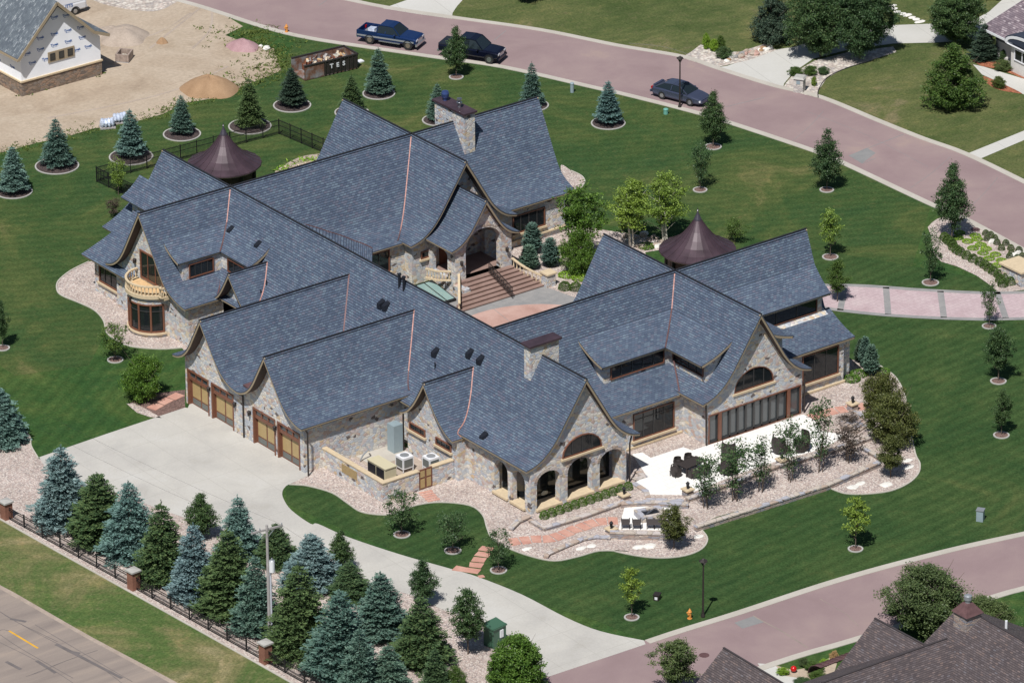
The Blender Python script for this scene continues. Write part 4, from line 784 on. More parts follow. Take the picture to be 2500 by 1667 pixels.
# garden room gable
MB().plate(gable_outline(X3, 4.5, 4.6, PM), [[(26.3, .02), (26.3, 2.42), (35.2, 2.42), (35.2, .02)], arch(28.75, 32.55, 3.45, 3.6, 5.12, 12)], 'Y', -14, -13.55).build('wall', 'field_stone', H)
fd = MB().plate([(26.3, .02), (26.3, 2.42), (35.2, 2.42), (35.2, .02)], [[(26.4, .04), (26.4, 2.32), (27.25, 2.32), (27.25, .04)], [(27.55, .04), (27.55, 2.32), (33.85, 2.32), (33.85, .04)], [(34.15, .04), (34.15, 2.32), (35.1, 2.32), (35.1, .04)]], 'Y', -14.05, -13.8).build('folding_door', 'brown_frame', H)
MB().box(26.3, -13.85, .02, 35.2, -13.8, 2.4).build('pane', 'door_glass', fd)
fm = MB()
for h in np.linspace(27.62, 33.78, 9): fm.box(h-.075, -13.96, .04, h+.075, -13.86, 2.32)
for h0, h1 in ((26.4, 27.25), (27.55, 33.85), (34.15, 35.1)):
    fm.box(h0, -13.96, .04, h1, -13.87, .2); fm.box(h0, -13.96, 2.22, h1, -13.87, 2.32); fm.box(h0, -13.96, .04, h0+.08, -13.87, 2.32); fm.box(h1-.08, -13.96, .04, h1, -13.87, 2.32)
fm.build('leaf_frame', 'dark_frame', fd)
window(H, 'Y', -13.9, -1, 28.75, 32.55, 3.45, 5.12, 4, ar=.15, mul='dark_frame')
window(H, 'Y', -11.1, -1, 21.5, 25.35, .65, 2.8, 4, fw=.08, trans=2.3)
MB().box(17.7, -11.24, .05, 26.1, -11.08, .2).build('plinth', 'limestone', H); MB().box(36.1, -11.85, .05, 41.4, -11.69, .2).build('plinth', 'limestone', H)
window(H, 'Y', -11.7, -1, 37.2, 40.75, .95, 3.3, 3, fw=.08)
# left wing towards the court
window(H, 'Y', 23.95, -1, 36.9, 40.15, 1.15, 2.75, 4, fw=.1)
window(H, 'Y', 23.95, -1, 22.7, 24.8, 1.3, 3.2, 2, fw=.1); window(H, 'Y', 22.95, -1, 27.1, 28.2, 2.0, 2.65, 1, fw=.1)
MB().box(35.8, 23.78, 0.5, 42.2, 23.97, .62).build('plinth', 'limestone', H)
for (y0, y1) in ((-3.6, -1.65), (-6.8, -4.9)): window(H, 'X', 8.05, -1, y0, y1, 2.05, 2.65, 3, fw=.09)
# rounded slate skirt in the court corner
A_ = smoothpoly([np.array(p) for p in ((16.2, 28.1), (18.4, 27.2), (20.6, 26.1), (22.2, 24.9), (23.0, 23.7))], False, 4); zA = np.interp(np.arange(len(A_)), np.linspace(0, len(A_)-1, 5), (7.15, 6.0, 4.95, 4.15, 3.72))
sk = MB(); vs = []; uv = []
for i, (p, z) in enumerate(zip(A_, zA)): vs += [(p[0], p[1], z+.05), (p[0]-1.3, p[1]-1.75, z-.05), (p[0]-3.0, p[1]-4.0, z-.1)]; uv += [(0, -i*.45), (2.4, -i*.45), (5, -i*.45)]
sk.add(vs, [q for i in range(len(A_)-1) for q in ((3*i, 3*i+1, 3*i+4, 3*i+3), (3*i+1, 3*i+2, 3*i+5, 3*i+4))], uv); sko_ = sk.build('roof', 'slate_roof', H); flashing(sko_, [(p[0], p[1], z+.08) for p, z in zip(A_, zA)], .09, 'aged_copper')
# chimneys
c1 = MB(); c1.box(35.1, 27.8, 5, 36.15, 31.75, 10.62); ch = c1.build('chimney', 'field_stone', H)
MB().box(34.95, 27.65, 10.62, 36.3, 31.9, 10.78).build('chimney_cap', 'dark_copper', ch)
MB().lathe((35.6, 31.0, 10.78), [(.18, 0), (.16, .22), (.28, .26), (.32, .4), (.33, .6), (.27, .78), (.1, .84), (0, .86)], 14).build('flue_cap', 'reflected_blue_steel', ch)
MB().lathe((35.6, 29.1, 10.78), [(.14, 0), (.13, .3), (.24, .34), (.24, .44), (.13, .46), (.13, .6), (.22, .64), (.2, .78), (0, .84)], 12).build('flue_cap', 'steel', ch)
c2_ = MB(); c2_.box(12.5, -10.5, 6, 15.1, -9.75, 10.45); ch = c2_.build('chimney', 'field_stone', H)
MB().box(12.38, -10.62, 10.45, 15.22, -9.63, 10.52).build('chimney_ledge', 'limestone', ch); MB().box(12.32, -10.68, 10.52, 15.28, -9.57, 10.68).build('chimney_cap', 'dark_copper', ch)
# roof vents and pipes on the main west slope
def onmain(p, lift=0.):
    fm_ = fineprof(PM); d = ray(*p)
    for t in np.arange(330, 520, .03):
        P = CAM+d*t
        if P[0] < XM and P[2] < zat(fm_, XM-P[0]): return P
for p in (ZE(1148, 1412), ZE(1380, 1420), ZE(1452, 1462), ZE(782, 1085), ZE(815, 1100), ZH(645, 735), ZD(1563, 590), ZD(1748, 690)):
    P = onmain(p)
    if P is None: continue
    m = MB(); s = .22; m.add([(P[0]-.28, P[1]-s, P[2]-.3), (P[0]-.35, P[1]+s, P[2]-.3), (P[0]+.2, P[1]+s, P[2]+.3), (P[0]+.2, P[1]-s, P[2]+.3), (P[0]-.38, P[1]-s*.7, P[2]+.12), (P[0]-.38, P[1]+s*.7, P[2]+.12), (P[0]+.1, P[1]+s*.6, P[2]+.42), (P[0]+.1, P[1]-s*.6, P[2]+.42)], [(0, 3, 2, 1), (4, 5, 6, 7), (0, 1, 5, 4), (1, 2, 6, 5), (2, 3, 7, 6), (3, 0, 4, 7)])
    m.build('roof_vent', 'vent_black', H)
for p, hh, r in ((ZE(900, 965), .95, .11), (ZE(930, 985), .95, .11), (ZE(1140, 1520), .5, .05), (ZD(1800, 960), .45, .05), (ZD(1762, 1025), .45, .05)):
    P = onmain(p)
    if P is None: continue
    m = MB(); m.cyl((P[0], P[1], P[2]-.2), (P[0], P[1], P[2]+hh), r, r, 10)
    if r > .1: m.cyl((P[0], P[1], P[2]+hh), (P[0], P[1], P[2]+hh+.1), r*1.5, r*1.3, 10)
    m.build('vent_pipe', 'vent_black', H)
# entrance porch, steps and balustrades
FZ = 1.12
PH = MB().plate(gable_outline(X2-.4, 2.75, 2.75, PP, z0=-.3), [arch(28.85, 32.3, FZ, 3.6, 5.0, 14)], 'Y', 19.35, 19.95).build('porch_wall', 'field_stone', H)
voussoirs(28.85, 32.3, 3.6, 5.0, 'Y', 19.35, -1, n=19)
MB().plate([(19.95, -.3), (19.95, 3.75), (23, 3.75), (23, -.3)], [arch(20.4, 22.4, FZ, 2.9, 3.4)], 'X', 27.85, 28.2).build('porch_wall', 'field_stone', H)
MB().plate([(19.95, -.3), (19.95, 3.75), (23, 3.75), (23, -.3)], [arch(20.4, 22.4, FZ, 2.9, 3.4)], 'X', 33.0, 33.35).build('porch_wall', 'field_stone', H)
MB().box(28.2, 19.0, -.3, 33.0, 22.95, FZ).build('porch_floor', 'step_brown', H)
ed = MB().plate(arch(28.9, 31.3, FZ, 3.3, 4.0, 10), [], 'Y', 22.78, 22.95).build('entrance_door', 'timber', H)
for x in (29.45, 30.7): MB().box(x-.32, 22.7, FZ+1.4, x+.32, 22.785, FZ+2.2).build('pane', 'window_glass', ed)
stp = MB()
for k in range(7):
    z1 = FZ-.16*k-.02; y1 = 19.35-.42*k; xl = 28.6-.45*k; xr = 33.3+.22*k
    stp.box(xl, y1-.42, -.1, xr, y1, z1-.06)
    stp.box(xl, y1-.46, z1-.06, xr, y1+.01, z1)
stp.build('entrance_steps', 'step_brown', H)
rl_ = MB(); A = (30.9, 19.1, FZ+.95); B = (30.9, 16.0, .95)
rl_.bar(A, B, .05); rl_.bar((30.9, 19.1, FZ+.25), (30.9, 16.0, .25), .04)
for i in range(24):
    t = i/23; y = 19.1-3.1*t; z = FZ*(1-t); rl_.bar((30.9, y, z+.05), (30.9, y, z+.95), .03)
for i in range(12): t = (i+.5)/12; y = 19.1-3.1*t; z = FZ*(1-t)+.6; rl_.lathe((30.9, y, z-.1), [(.02, 0), (.09, .1), (.02, .2)], 6)
rl_.build('handrail', 'bronze_iron', H)
cr = [(33.35, 19.3), (33.45, 18.6), (33.65, 17.9), (33.95, 17.2), (34.35, 16.7)]
balusters(H, cr, .3, .85, zs=lambda i: FZ*.75-.22*i, step=.3); balusters(H, [(28.2-k*.55, 19.4-.75*k) for k in range(5)], .3, .85, zs=lambda i: FZ*.75-.22*i, step=.3); balusters(H, [(27.8, 19.9), (27.0, 20.6), (26.6, 21.6)], FZ-.1, .8, step=.25)
pd = MB(); pd.box(34.3, 15.95, 0, 35.1, 16.75, 1.05); pdo = pd.build('pedestal', 'field_stone', H); MB().box(34.2, 15.85, 1.05, 35.2, 16.85, 1.17).build('pedestal_cap', 'limestone', pdo)
MB().box(27.6, 18.0, -.2, 28.3, 19.4, .9).build('step_wall', 'field_stone', H)
lantern((28.35, 19.35, 2.6), (0, -1)); lantern((32.8, 19.35, 2.6), (0, -1))
# skylight beside the steps
skc = MB(); skc.plate([(18.4, 0), (18.4, .2), (21.6, .7), (21.6, 0)], [], 'X', 25.5, 27.2); sko = skc.build('skylight', 'iron', H)
for k in range(2):
    x0 = 25.6+k*.8; MB().add([(x0, 18.55, .24), (x0+.7, 18.55, .24), (x0+.7, 21.45, .69), (x0, 21.45, .69)], [(0, 1, 2, 3)]).build('pane', 'skylight_glass', sko)
# ================================================================== OTHER BUILDINGS AND WALLS
def turret(cx, cy, label):
    t = thing('garden_pavilion', label, 'pavilion', (cx, cy, 0), 0, 'copper roofed round pavilions')
    n = 22; pr = [(3.05, 3.35), (3.03, 3.45), (2.4, 3.72), (1.8, 4.08), (1.27, 4.55), (.82, 5.1), (.44, 5.68), (.3, 5.9)]
    rf = MB().lathe((0, 0, 0), pr, n).build('roof', 'dark_copper', t)
    sm = MB()
    for i in range(n):
        a = 2*PI*i/n; P = [((r+.01)*math.cos(a), (r+.01)*math.sin(a), z+.01) for r, z in pr[1:]]
        for p, q in zip(P[:-1], P[1:]): sm.bar(p, q, .035, .035)
    sm.build('standing_seams', 'dark_copper', rf)
    MB().lathe((0, 0, 0), [(.33, 5.9), (.3, 6.0), (.14, 6.35), (.05, 6.6), (.04, 6.62), (.08, 6.68), (.03, 6.74), (.02, 6.9), (0, 7.0)], 12).build('finial', 'copper_finial', t)
    MB().lathe((0, 0, 0), [(2.86, 3.2), (2.86, 3.35), (2.5, 3.35), (2.5, 3.2), (2.86, 3.2)], 24).build('fascia', 'tan_trim', t)
    for i in range(8):
        a = 2*PI*i/8; MB().cyl((2.45*math.cos(a), 2.45*math.sin(a), 0), (2.45*math.cos(a), 2.45*math.sin(a), 3.25), .17, .14, 10).build('column', 'iron', t)
    MB().lathe((0, 0, 0), [(2.35, 0), (2.35, 3.2)], 24).build('screen_wall', 'soffit_brown', t)
    MB().lathe((0, 0, 0), [(0, .12), (2.8, .12), (2.8, 0)], 24).build('plinth', 'limestone', t)
turret(24.2, 45.85, 'round pavilion with flared dark copper cone roof on the back lawn inside the black fence')
turret(43.5, 8.65, 'round pavilion with flared dark copper cone roof beside the birches and entry drive')
# house under construction, wrapped in white
p0 = G(ZA(148, 655)); p1 = G(ZA(690, 505)); hx = math.atan2(p1[1]-p0[1], p1[0]-p0[0]); W = float(np.linalg.norm((p1-p0)[:2]))
N1 = thing('unfinished_house', 'unfinished house in white wrap printed with blue lettering on a brown stone base', 'house', p0, hx)
ZN = Z(0, 0, 360)
def loc2(P, o, rz): d = np.array(P)-np.array(o); return (d[0]*math.cos(rz)+d[1]*math.sin(rz), -d[0]*math.sin(rz)+d[1]*math.cos(rz), d[2])
def onV(p, P, a):   # hit the vertical plane through P with heading a
    d = ray(*p); n = np.array([-math.sin(a), math.cos(a), 0]); return CAM+d*((n@(np.array([P[0], P[1], 0])-CAM))/(n@d))
ap = loc2(onV(ZN(925, 140), p0, hx), p0, hx); tl = loc2(onV(ZN(400, 930), p0, hx), p0, hx)
tr_ = loc2(onV(ZN(1590, 620), p0, hx), p0, hx); sb_ = loc2(onV(ZN(360, 1320), p0, hx), p0, hx)
zb = sb_[2]; za = ap[2]+.25; ax_ = ap[0]; zl = 2.9
MB().box(0, 0, -.2, W, 14, zb).build('stone_base', 'foundation_stone', N1)
MB().box(-.08, -.08, zb, W+.08, 14.08, zb+.14).build('ledge', 'limestone', N1)
zl = max(2.2, tl[2]-.1); gout = [(0.05, zb+.14), (.05, zl), (ax_, za-.1), (W-.05, tr_[2]+.2), (W-.05, zb+.14)]
wl = MB().plate(gout, [], 'Y', .05, 13.9).build('wall', 'house_wrap', N1)
def flatroof(parent, pts, mat, name='roof', t=.16, u=(1, 0, 0)):
    A = [Vector(p) for p in pts]; n = (A[1]-A[0]).cross(A[-1]-A[0]).normalized(); n = n if n.z > 0 else -n
    e = (A[1]-A[0]).normalized(); v = n.cross(e); v = v if v.z > 0 else -v
    uv = [((p-A[0]).dot(e), (p-A[0]).dot(v)) for p in A]
    return MB().slab([tuple(p) for p in A], t, uv).build(name, mat, parent)
pf_ = np.array(p0)+.65*np.array([math.sin(hx), -math.cos(hx), 0]); fl_ = lambda x, y: loc2(onV(ZN(x, y), pf_, hx), p0, hx)
lx, _, lz = fl_(285, 950); mx, _, mz = fl_(1500, 490); rx, _, rz_ = fl_(1745, 535); rx -= .9; ax_, _, za = fl_(905, 25); za -= .35; ax2 = ax_
r1 = flatroof(N1, [(lx, -.65, lz), (ax_, -.65, za+.35), (ax_, 14.5, za+.35), (lx, 14.5, lz)][::-1], 'grey_shingle')
r2 = flatroof(N1, [(ax_, -.65, za+.35), (mx, -.65, mz), (mx, 14.5, mz), (ax_, 14.5, za+.35)], 'grey_shingle')
flatroof(N1, [(mx, -.65, mz), (rx+.9, -.65, rz_), (rx+.9, 14.5, rz_), (mx, 14.5, mz)], 'grey_shingle')
f = MB()
for a, b in (((lx, -.69, lz-.16), (ax_, -.69, za+.19)), ((ax_, -.69, za+.19), (mx, -.69, mz-.16)), ((mx, -.69, mz-.16), (rx+.9, -.69, rz_-.16))): f.bar(a, b, .06, .26)
f.bar((lx, -.65, lz-.16), (lx, 14.5, lz-.16), .05, .22); f.build('fascia', 'tan_trim', N1)
wn0 = loc2(onV(ZN(770, 1010), p0, hx), p0, hx); wn1 = loc2(onV(ZN(1185, 800), p0, hx), p0, hx); zw0, zw1 = wn0[2], wn0[2]+.95
wf = MB().plate([(wn0[0], zw0), (wn0[0], zw1), (wn1[0], zw1), (wn1[0], zw0)], [], 'Y', -.03, .04).build('window', 'tan_trim', N1)
for k in range(3):
    c = wn0[0]+(wn1[0]-wn0[0])*(k+.5)/3; MB().plate([(c-.26, zw0+.15), (c-.26, zw1-.15), (c+.26, zw1-.15), (c+.26, zw0+.15)], [], 'Y', -.06, 0).build('sash', 'dark_frame', wf); MB().plate([(c-.19, zw0+.22), (c-.19, zw1-.22), (c+.19, zw1-.22), (c+.19, zw0+.22)], [], 'Y', -.07, -.02).build('pane', 'car_glass', wf)
def text(s, size, mat, parent, loc, rot, name='lettering', ext=.004, bold=0.0, sx=1.0):
    cu = bpy.data.curves.new(name, 'FONT'); cu.body = s; cu.size = size; cu.extrude = ext; cu.align_x = 'CENTER'; cu.align_y = 'CENTER'; cu.offset = bold; cu.resolution_u = 3
    tmp = bpy.data.objects.new(name, cu); COL.objects.link(tmp); dg = bpy.context.evaluated_depsgraph_get(); me = bpy.data.meshes.new_from_object(tmp.evaluated_get(dg)); bpy.data.objects.remove(tmp)
    me.materials.clear(); me.materials.append(MATS[mat]); o = bpy.data.objects.new(name, me); COL.objects.link(o); o.parent = parent; o.location = loc; o.rotation_euler = rot; o.scale = (sx, 1, 1); return o
for (x, y) in ((870, 280), (1060, 250), (870, 545), (1088, 490), (1290, 440), (645, 610), (1315, 600), (650, 790), (872, 722), (1093, 665), (520, 1005), (735, 945), (1410, 745), (1225, 800), (435, 860), (1580, 560)):
    q = loc2(onV(ZN(x, y), p0, hx), p0, hx)
    hw = .4
    if q[0]+hw > W or q[0]-.4 < 0: continue
    o = text("Tyvek", .31, 'blue_print', wl, (q[0], .044, q[2]), (PI/2, 0, 0), bold=.012)
    o2 = MB().box(q[0]-.22, .040, q[2]-.2, q[0]+.28, .049, q[2]-.185).build('underline', 'blue_print', wl)
for y in (1.4, 3.6, 5.8): text("Tyvek", .31, 'blue_print', wl, (.044, y, 2.3), (PI/2, 0, -PI/2), bold=.012)
# white van behind it, clipped by the frame
# neighbour's house, bottom right (brown shingles)
def D3(x, y, z): return G(DD(x, y), z)
NB = thing('neighbour_house', 'large brown shingled house across the lower street, cut off by the frame', 'house', (0, 0, 0))
def rf_px(pts, mat='brown_shingle', par=NB):
    A = [tuple(D3(x, y, z)) for x, y, z in pts]; return flatroof(par, A, mat)
ZM = Z(1700, 1367, 800*2351/2352)
def zmz(x, y, z): return tuple(G((1700+x*800/2352, 1367+y*800/2352), z))
def ground_xy(p): return p
# gables built from measured ridge and eave heights
def gable_from(par, A, B, half, zr, ze, mat, over=.4, wallmat='stucco', z0=-.3, name='roof'):
    """ridge A-B (world xy), half width, ridge / eave height"""
    A = np.array(A[:2]); B = np.array(B[:2]); d = (B-A)/np.linalg.norm(B-A); q = np.array([-d[1], d[0]])
    for s in (1, -1):
        P = [(*A, zr), (*B, zr), (*(B+s*q*half), ze), (*(A+s*q*half), ze)]
        flatroof(par, P if s < 0 else P, mat, name)
    a = A+d*over; b = B-d*over; w_ = half-.5
    m = MB(); f5 = lambda c: [(*(c-q*w_), z0), (*(c-q*w_), ze-.05), (*c, zr-.32), (*(c+q*w_), ze-.05), (*(c+q*w_), z0)]
    v = f5(a)+f5(b); m.add(v, [(0, 1, 2, 3, 4), (9, 8, 7, 6, 5)]+[(i, 5+i, 5+(i+1) % 5, (i+1) % 5) for i in range(5)]); m.build('wall', wallmat, par)
    MB().bar((*A, zr+.02), (*B, zr+.02), .14, .05).build('ridge_cap', 'vent_black' if mat == 'x' else mat, par)
gable_from(NB, G(ZM(195, 627), 5.6), G(ZM(900, 1050), 5.6), 4.4, 5.6, 1.9, 'brown_shingle')
gable_from(NB, G(ZM(1280, 415), 5.6), G(ZM(1700, 640), 5.6), 4.2, 5.6, 2.2, 'brown_shingle')
gable_from(NB, G(ZM(1895, 322), 7.2), G(ZM(2700, 780), 7.2), 8.0, 7.2, 2.4, 'brown_shingle')
gable_from(NB, G(ZM(900, 880), 6.2), G(ZM(1800, 560), 6.2), 5.5, 6.2, 3.0, 'brown_shingle')
Ar, Br = G(ZM(1895, 322), 7.2), G(ZM(2700, 780), 7.2); dr_ = (Br-Ar)[:2]/np.linalg.norm((Br-Ar)[:2]); qr = np.array([-dr_[1], dr_[0]])
for zz in np.arange(7.1, 4, -.02):
    cq = G(ZM(1945, 440), zz)
    if 7.2-abs((cq-Ar)[:2]@qr)*.6 >= zz-.02: break
c_ = MB(); c_.box(cq[0]-.65, cq[1]-.65, zz-1, cq[0]+.65, cq[1]+.65, zz+.75); cho = c_.build('chimney', 'ledge_stone', NB)
MB().add([(cq[0]+a*.78, cq[1]+b*.78, zz+.75) for a, b in ((-1, -1), (1, -1), (1, 1), (-1, 1))]+[(cq[0]+a*.25, cq[1]+b*.25, zz+1.45) for a, b in ((-1, -1), (1, -1), (1, 1), (-1, 1))], [(0, 1, 5, 4), (1, 2, 6, 5), (2, 3, 7, 6), (3, 0, 4, 7), (4, 5, 6, 7)]).build('chimney_hood', 'aged_copper', cho)
MB().lathe((cq[0], cq[1], zz+1.45), [(.2, 0), (.2, .2), (.28, .22), (.28, .5), (.2, .55), (0, .6)], 12).build('flue_cap', 'galvanised', cho)
cv = G(ZM(1030, 790), 2.6); m = MB(); cvz = 2.2
m = MB(); ang = math.atan2(*(G(ZM(1130, 770), 2.6)-G(ZM(940, 780), 2.6))[1::-1])
for i in range(8):
    a0, a1 = PI*i/16, PI*(i+1)/16
mo = MB(); nseg = 10
P0 = G(ZM(985, 800), 2.1); dv = np.array([math.cos(0), math.sin(0)])
vs = []
for i in range(nseg+1):
    t = PI/2*i/nseg
    for s in (-1, 1): vs.append((P0[0]+s*1.5, P0[1]+1.3*math.cos(t)-1.3+.9, 2.1+.95*math.sin(t)))
mo.add(vs, [(2*i, 2*i+1, 2*i+3, 2*i+2) for i in range(nseg)])
for s in np.linspace(-1.5, 1.5, 8):
    pts = [(P0[0]+s, P0[1]+1.3*math.cos(PI/2*i/nseg)-1.3+.9, 2.13+.95*math.sin(PI/2*i/nseg)) for i in range(nseg+1)]
    mo.tube(pts, .03, 4)
mo.build('window_canopy', 'aged_copper', NB)
for p in ((1295, 768, 4.2),): q = G(ZM(p[0], p[1]), p[2]); MB().cyl(q-np.array([0, 0, .3]), q+np.array([0, 0, .35]), .12, .12, 10).build('vent_pipe', 'vent_black', NB)
q = G(ZM(2223, 505), 6.4); MB().cyl(q-np.array([0, 0, .3]), q+np.array([0, 0, .75]), .09, .09, 10).build('vent_pipe', 'white_paint', NB)
# house top right (pale stucco, mauve shingles)
NT = thing('stucco_house', 'pale stucco house with mauve shingles and arched window, cut off by the right edge', 'house', (0, 0, 0))
ZT = Z(2100, 0, 400*2351/2349)
w0 = G(ZT(1940, 835)); w1 = G(ZT(2400, 1060)); a_ = math.atan2(w1[1]-w0[1], w1[0]-w0[0]); NT.location = tuple(w0); NT.rotation_euler = (0, 0, a_)
hw_ = hgt(w0, ZT(1945, 400))
MB().box(0, 0, -.2, 9, 9, hw_).build('wall', 'stucco', NT); MB().box(-.1, -.1, -.2, 9.1, 0, .55).build('plinth', 'stucco', NT)
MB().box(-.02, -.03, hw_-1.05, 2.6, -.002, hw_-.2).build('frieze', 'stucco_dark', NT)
flatroof(NT, [(-1, -.9, hw_-.05), (3.4, -.9, hw_-.05), (3.4, 5, hw_+3.4), (-1+2.0, 5, hw_+3.4)], 'mauve_shingle'); flatroof(NT, [(-1, -.9, hw_-.05), (1.0, 5, hw_+3.4), (1.0, 9, hw_+3.4), (-1, 9.8, hw_-.05)], 'mauve_shingle'); flatroof(NT, [(3.4, -.9, hw_-.05), (9.5, -.9, hw_-.05), (9.5, 5, hw_+3.4), (3.4, 5, hw_+3.4)], 'mauve_shingle')
MB().bar((-1, -.9, hw_-.15), (3.4, -.9, hw_-.15), .12, .2).build('fascia', 'white_paint', NT)
bx = MB(); bx.box(3.1, -.8, -.1, 8.2, 0, hw_-.1); bx.build('bay', 'stucco', NT)
MB().plate(arch(2.7, 8.6, hw_-.2, hw_, hw_+.9, 12), [arch(3.0, 8.3, hw_-.25, hw_-.05, hw_+.65, 12)], 'Y', -1.2, 0).build('arched_eave', 'white_paint', NT); MB().plate(arch(2.6, 8.7, hw_, hw_+.05, hw_+1.0, 12), [], 'Y', -1.15, .5).build('roof', 'slate_roof', NT)
window(NT, 'Y', -.8, -1, 3.6, 7.8, 1.2, hw_-.5, 4, frame='white_paint', mul='white_paint', sill=False, trans=2.2)
# equipment yard walls
EW = thing('stone_wall', 'low fieldstone wall with limestone coping and wooden gate round the equipment yard', 'wall', (0, 0, 0))
m = MB(); m.box(1.6, -7.1, -.2, 1.95, .44, 1.52); m.box(1.95, -7.1, -.2, 4.85, -6.75, 1.52); m.box(6.1, -7.1, -.2, 8.0, -6.75, 1.52); m.build('wall', 'field_stone', EW)
m = MB(); m.box(1.56, -7.14, 1.52, 1.99, .44, 1.6); m.box(1.99, -7.14, 1.52, 4.9, -6.71, 1.6); m.box(6.05, -7.14, 1.52, 8.0, -6.71, 1.6); m.build('coping', 'limestone', EW)
g = MB().plate([(4.87, .03), (4.87, 1.62), (6.08, 1.62), (6.08, .03)], [], 'Y', -7.06, -6.98).build('gate', 'brown_frame', EW)
m = MB()
for x0, x1 in ((5.0, 5.38), (5.56, 5.94)):
    for z0, z1 in ((.15, .85), (1.0, 1.5)): m.plate([(x0, z0), (x0, z1), (x1, z1), (x1, z0)], [], 'Y', -7.085, -7.06)
m.build('gate_panel', 'tan_panel', g)
m = MB()
for k in range(9): m.plate([(-3.9, .6+k*.08), (-3.9, .64+k*.08), (-2.0, .64+k*.08), (-2.0, .6+k*.08)], [], 'X', 1.57, 1.62)
m.build('louvre', 'tan_panel', EW)
tg = MB().box(7.05, -1.0, .05, 7.85, -.15, 2.25).build('utility_cabinet', 'cabinet_blue'); tag(tg, 'tall blue grey metal cabinet against the garage wall', 'cabinet')
ge = thing('generator', 'long cream generator with black louvred end in the equipment yard', 'generator', (3.95, -3.75, .05))
MB().box(-.5, -1.1, 0, .5, 1.1, 1.2).build('housing', 'cream_metal', ge); MB().box(-.53, .1, .12, -.5, 1.05, 1.1).build('louvre', 'vent_black', ge); MB().box(-.53, -.95, .12, -.5, .0, 1.1).build('louvre', 'vent_black', ge); MB().box(-.54, -1.15, 1.2, .54, 1.15, 1.27).build('lid', 'cream_metal', ge)
def acunit(x, y, h, label, b=.12, w_=.48):
    a = thing('air_conditioner', label, 'air conditioner', (x, y, .05), 0, 'white air conditioners')
    MB().box(-w_, -w_, b, w_, w_, h).build('housing', 'white_paint', a); f = MB(); f.box(-w_-.02, -w_+.1, b+.12, -w_, w_-.1, h-.16); f.build('grille', 'grey_panel', a); MB().box(-w_+.1, -w_-.02, b+.12, w_-.1, -w_, h-.16).build('grille', 'grey_panel', a)
    MB().lathe((0, 0, h), [(.34, 0), (.34, .03), (.3, .03), (.1, .05), (0, .05)], 14).build('fan_guard', 'galvanised', a)
    for sx in (-1, 1):
        for sy in (-1, 1): MB().box(sx*(w_-.04)-.03, sy*(w_-.04)-.03, 0, sx*(w_-.04)+.03, sy*(w_-.04)+.03, b).build('foot', 'white_paint', a)
acunit(6.1, -3.6, 1.15, 'taller white air conditioner standing clear on its feet beside the generator', .25); acunit(6.75, -6.0, 1.8, 'white air conditioner right behind the wooden yard gate', .95, .46)
tag(MB().tube([(5.2, -.1, .9), (5.1, -.5, .8), (4.6, -.5, .5), (4.3, -.5, .1)], .06, 6).build('conduit', 'galvanised'), 'grey conduit bending down the garage wall to the yard gravel', 'conduit')
# low retaining walls of ledge stone with capped tops
def rwall(pts, h, label, wdt=.34, cap='cap_stone', z0=-.05):
    w_ = thing('retaining_wall', label, 'retaining wall', (0, 0, 0), 0, 'ledge stone retaining walls')
    g = [G(p, h) if not isinstance(p, np.ndarray) else p for p in pts]
    strip('wall', 'ledge_stone', g, wdt, z0, h-.1, None, w_); strip('cap', cap, g, wdt+.08, h-.1, h, None, w_)
rwall(P_(ZI, (545, 1200), (1430, 920), (1790, 762)), .42, 'long ledge stone retaining wall below the row of thin trees')
rwall(P_(ZI, (490, 1010), (560, 985), (790, 900), (1010, 820), (1130, 775), (1350, 715), (1560, 650), (1735, 590)), .34, 'ledge stone wall edging the white terrace above the thin trees')
rwall(P_(ZH, (955, 1290), (1045, 1345), (1320, 1262), (1590, 1165)), .3, 'angled ledge stone wall in front of the row of round box shrubs')
rwall(P_(ZH, (820, 1350), (870, 1300), (950, 1265)), .25, 'short stepped stone wall at the arcade corner pier')
rwall([*P_(ZK, (1485, 838), (1500, 820), (1600, 775), (1700, 735), (1780, 722), (1860, 728))], .22, 'curving low stone wall along the red stepping path')
rwall(P_(ZI, (-30, 1235), (370, 1245)), .55, 'ledge stone wall in front of the fire pit seats')
rwall(P_(ZI, (45, 1040), (205, 1030), (500, 1045)), .4, 'ledge stone wall behind the fire pit')
rwall(P_(ZI, (210, 1018), (470, 1022)), .2, 'low stone step between the fire pit and the white terrace')
rwall(P_(ZI, (130, 905), (215, 960), (225, 1000)), .12, 'low stone edge at the corner of the white terrace')
rwall(P_(ZI, (130, 880), (205, 860), (150, 825)), .16, 'small stone step beside the arcade')
rwall(P_(ZI, (1620, 420), (1735, 480)), .45, 'short stone wall behind the lantern pedestal by the bushes')
rwall(P_(ZI, (1680, 660), (1800, 735)), .3, 'short stone wall climbing beside the olive bushes')
def pedlamp(p, label, h=.55, s=.3):
    P = G(p); t = thing('lantern_pedestal', label, 'garden lantern', P, 0, 'lanterns on stone pedestals')
    MB().box(-s, -s, -.1, s, s, h).build('pedestal', 'ledge_stone', t); MB().box(-s-.08, -s-.08, h, s+.08, s+.08, h+.09).build('cap', 'limestone', t)
    l = MB(); l.lathe((0, 0, h+.09), [(.1, 0), (.05, .08), (.1, .14)], 8); l.lathe((0, 0, h+.5), [(.16, 0), (.12, .06), (.03, .16), (0, .2)], 8)
    for a in range(4): l.bar((.1*math.cos(a*PI/2), .1*math.sin(a*PI/2), h+.22), (.12*math.cos(a*PI/2), .12*math.sin(a*PI/2), h+.5), .03)
    o = l.build('lantern', 'iron', t); MB().cyl((0, 0, h+.24), (0, 0, h+.48), .08, .09, 8).build('pane', 'car_glass', o)
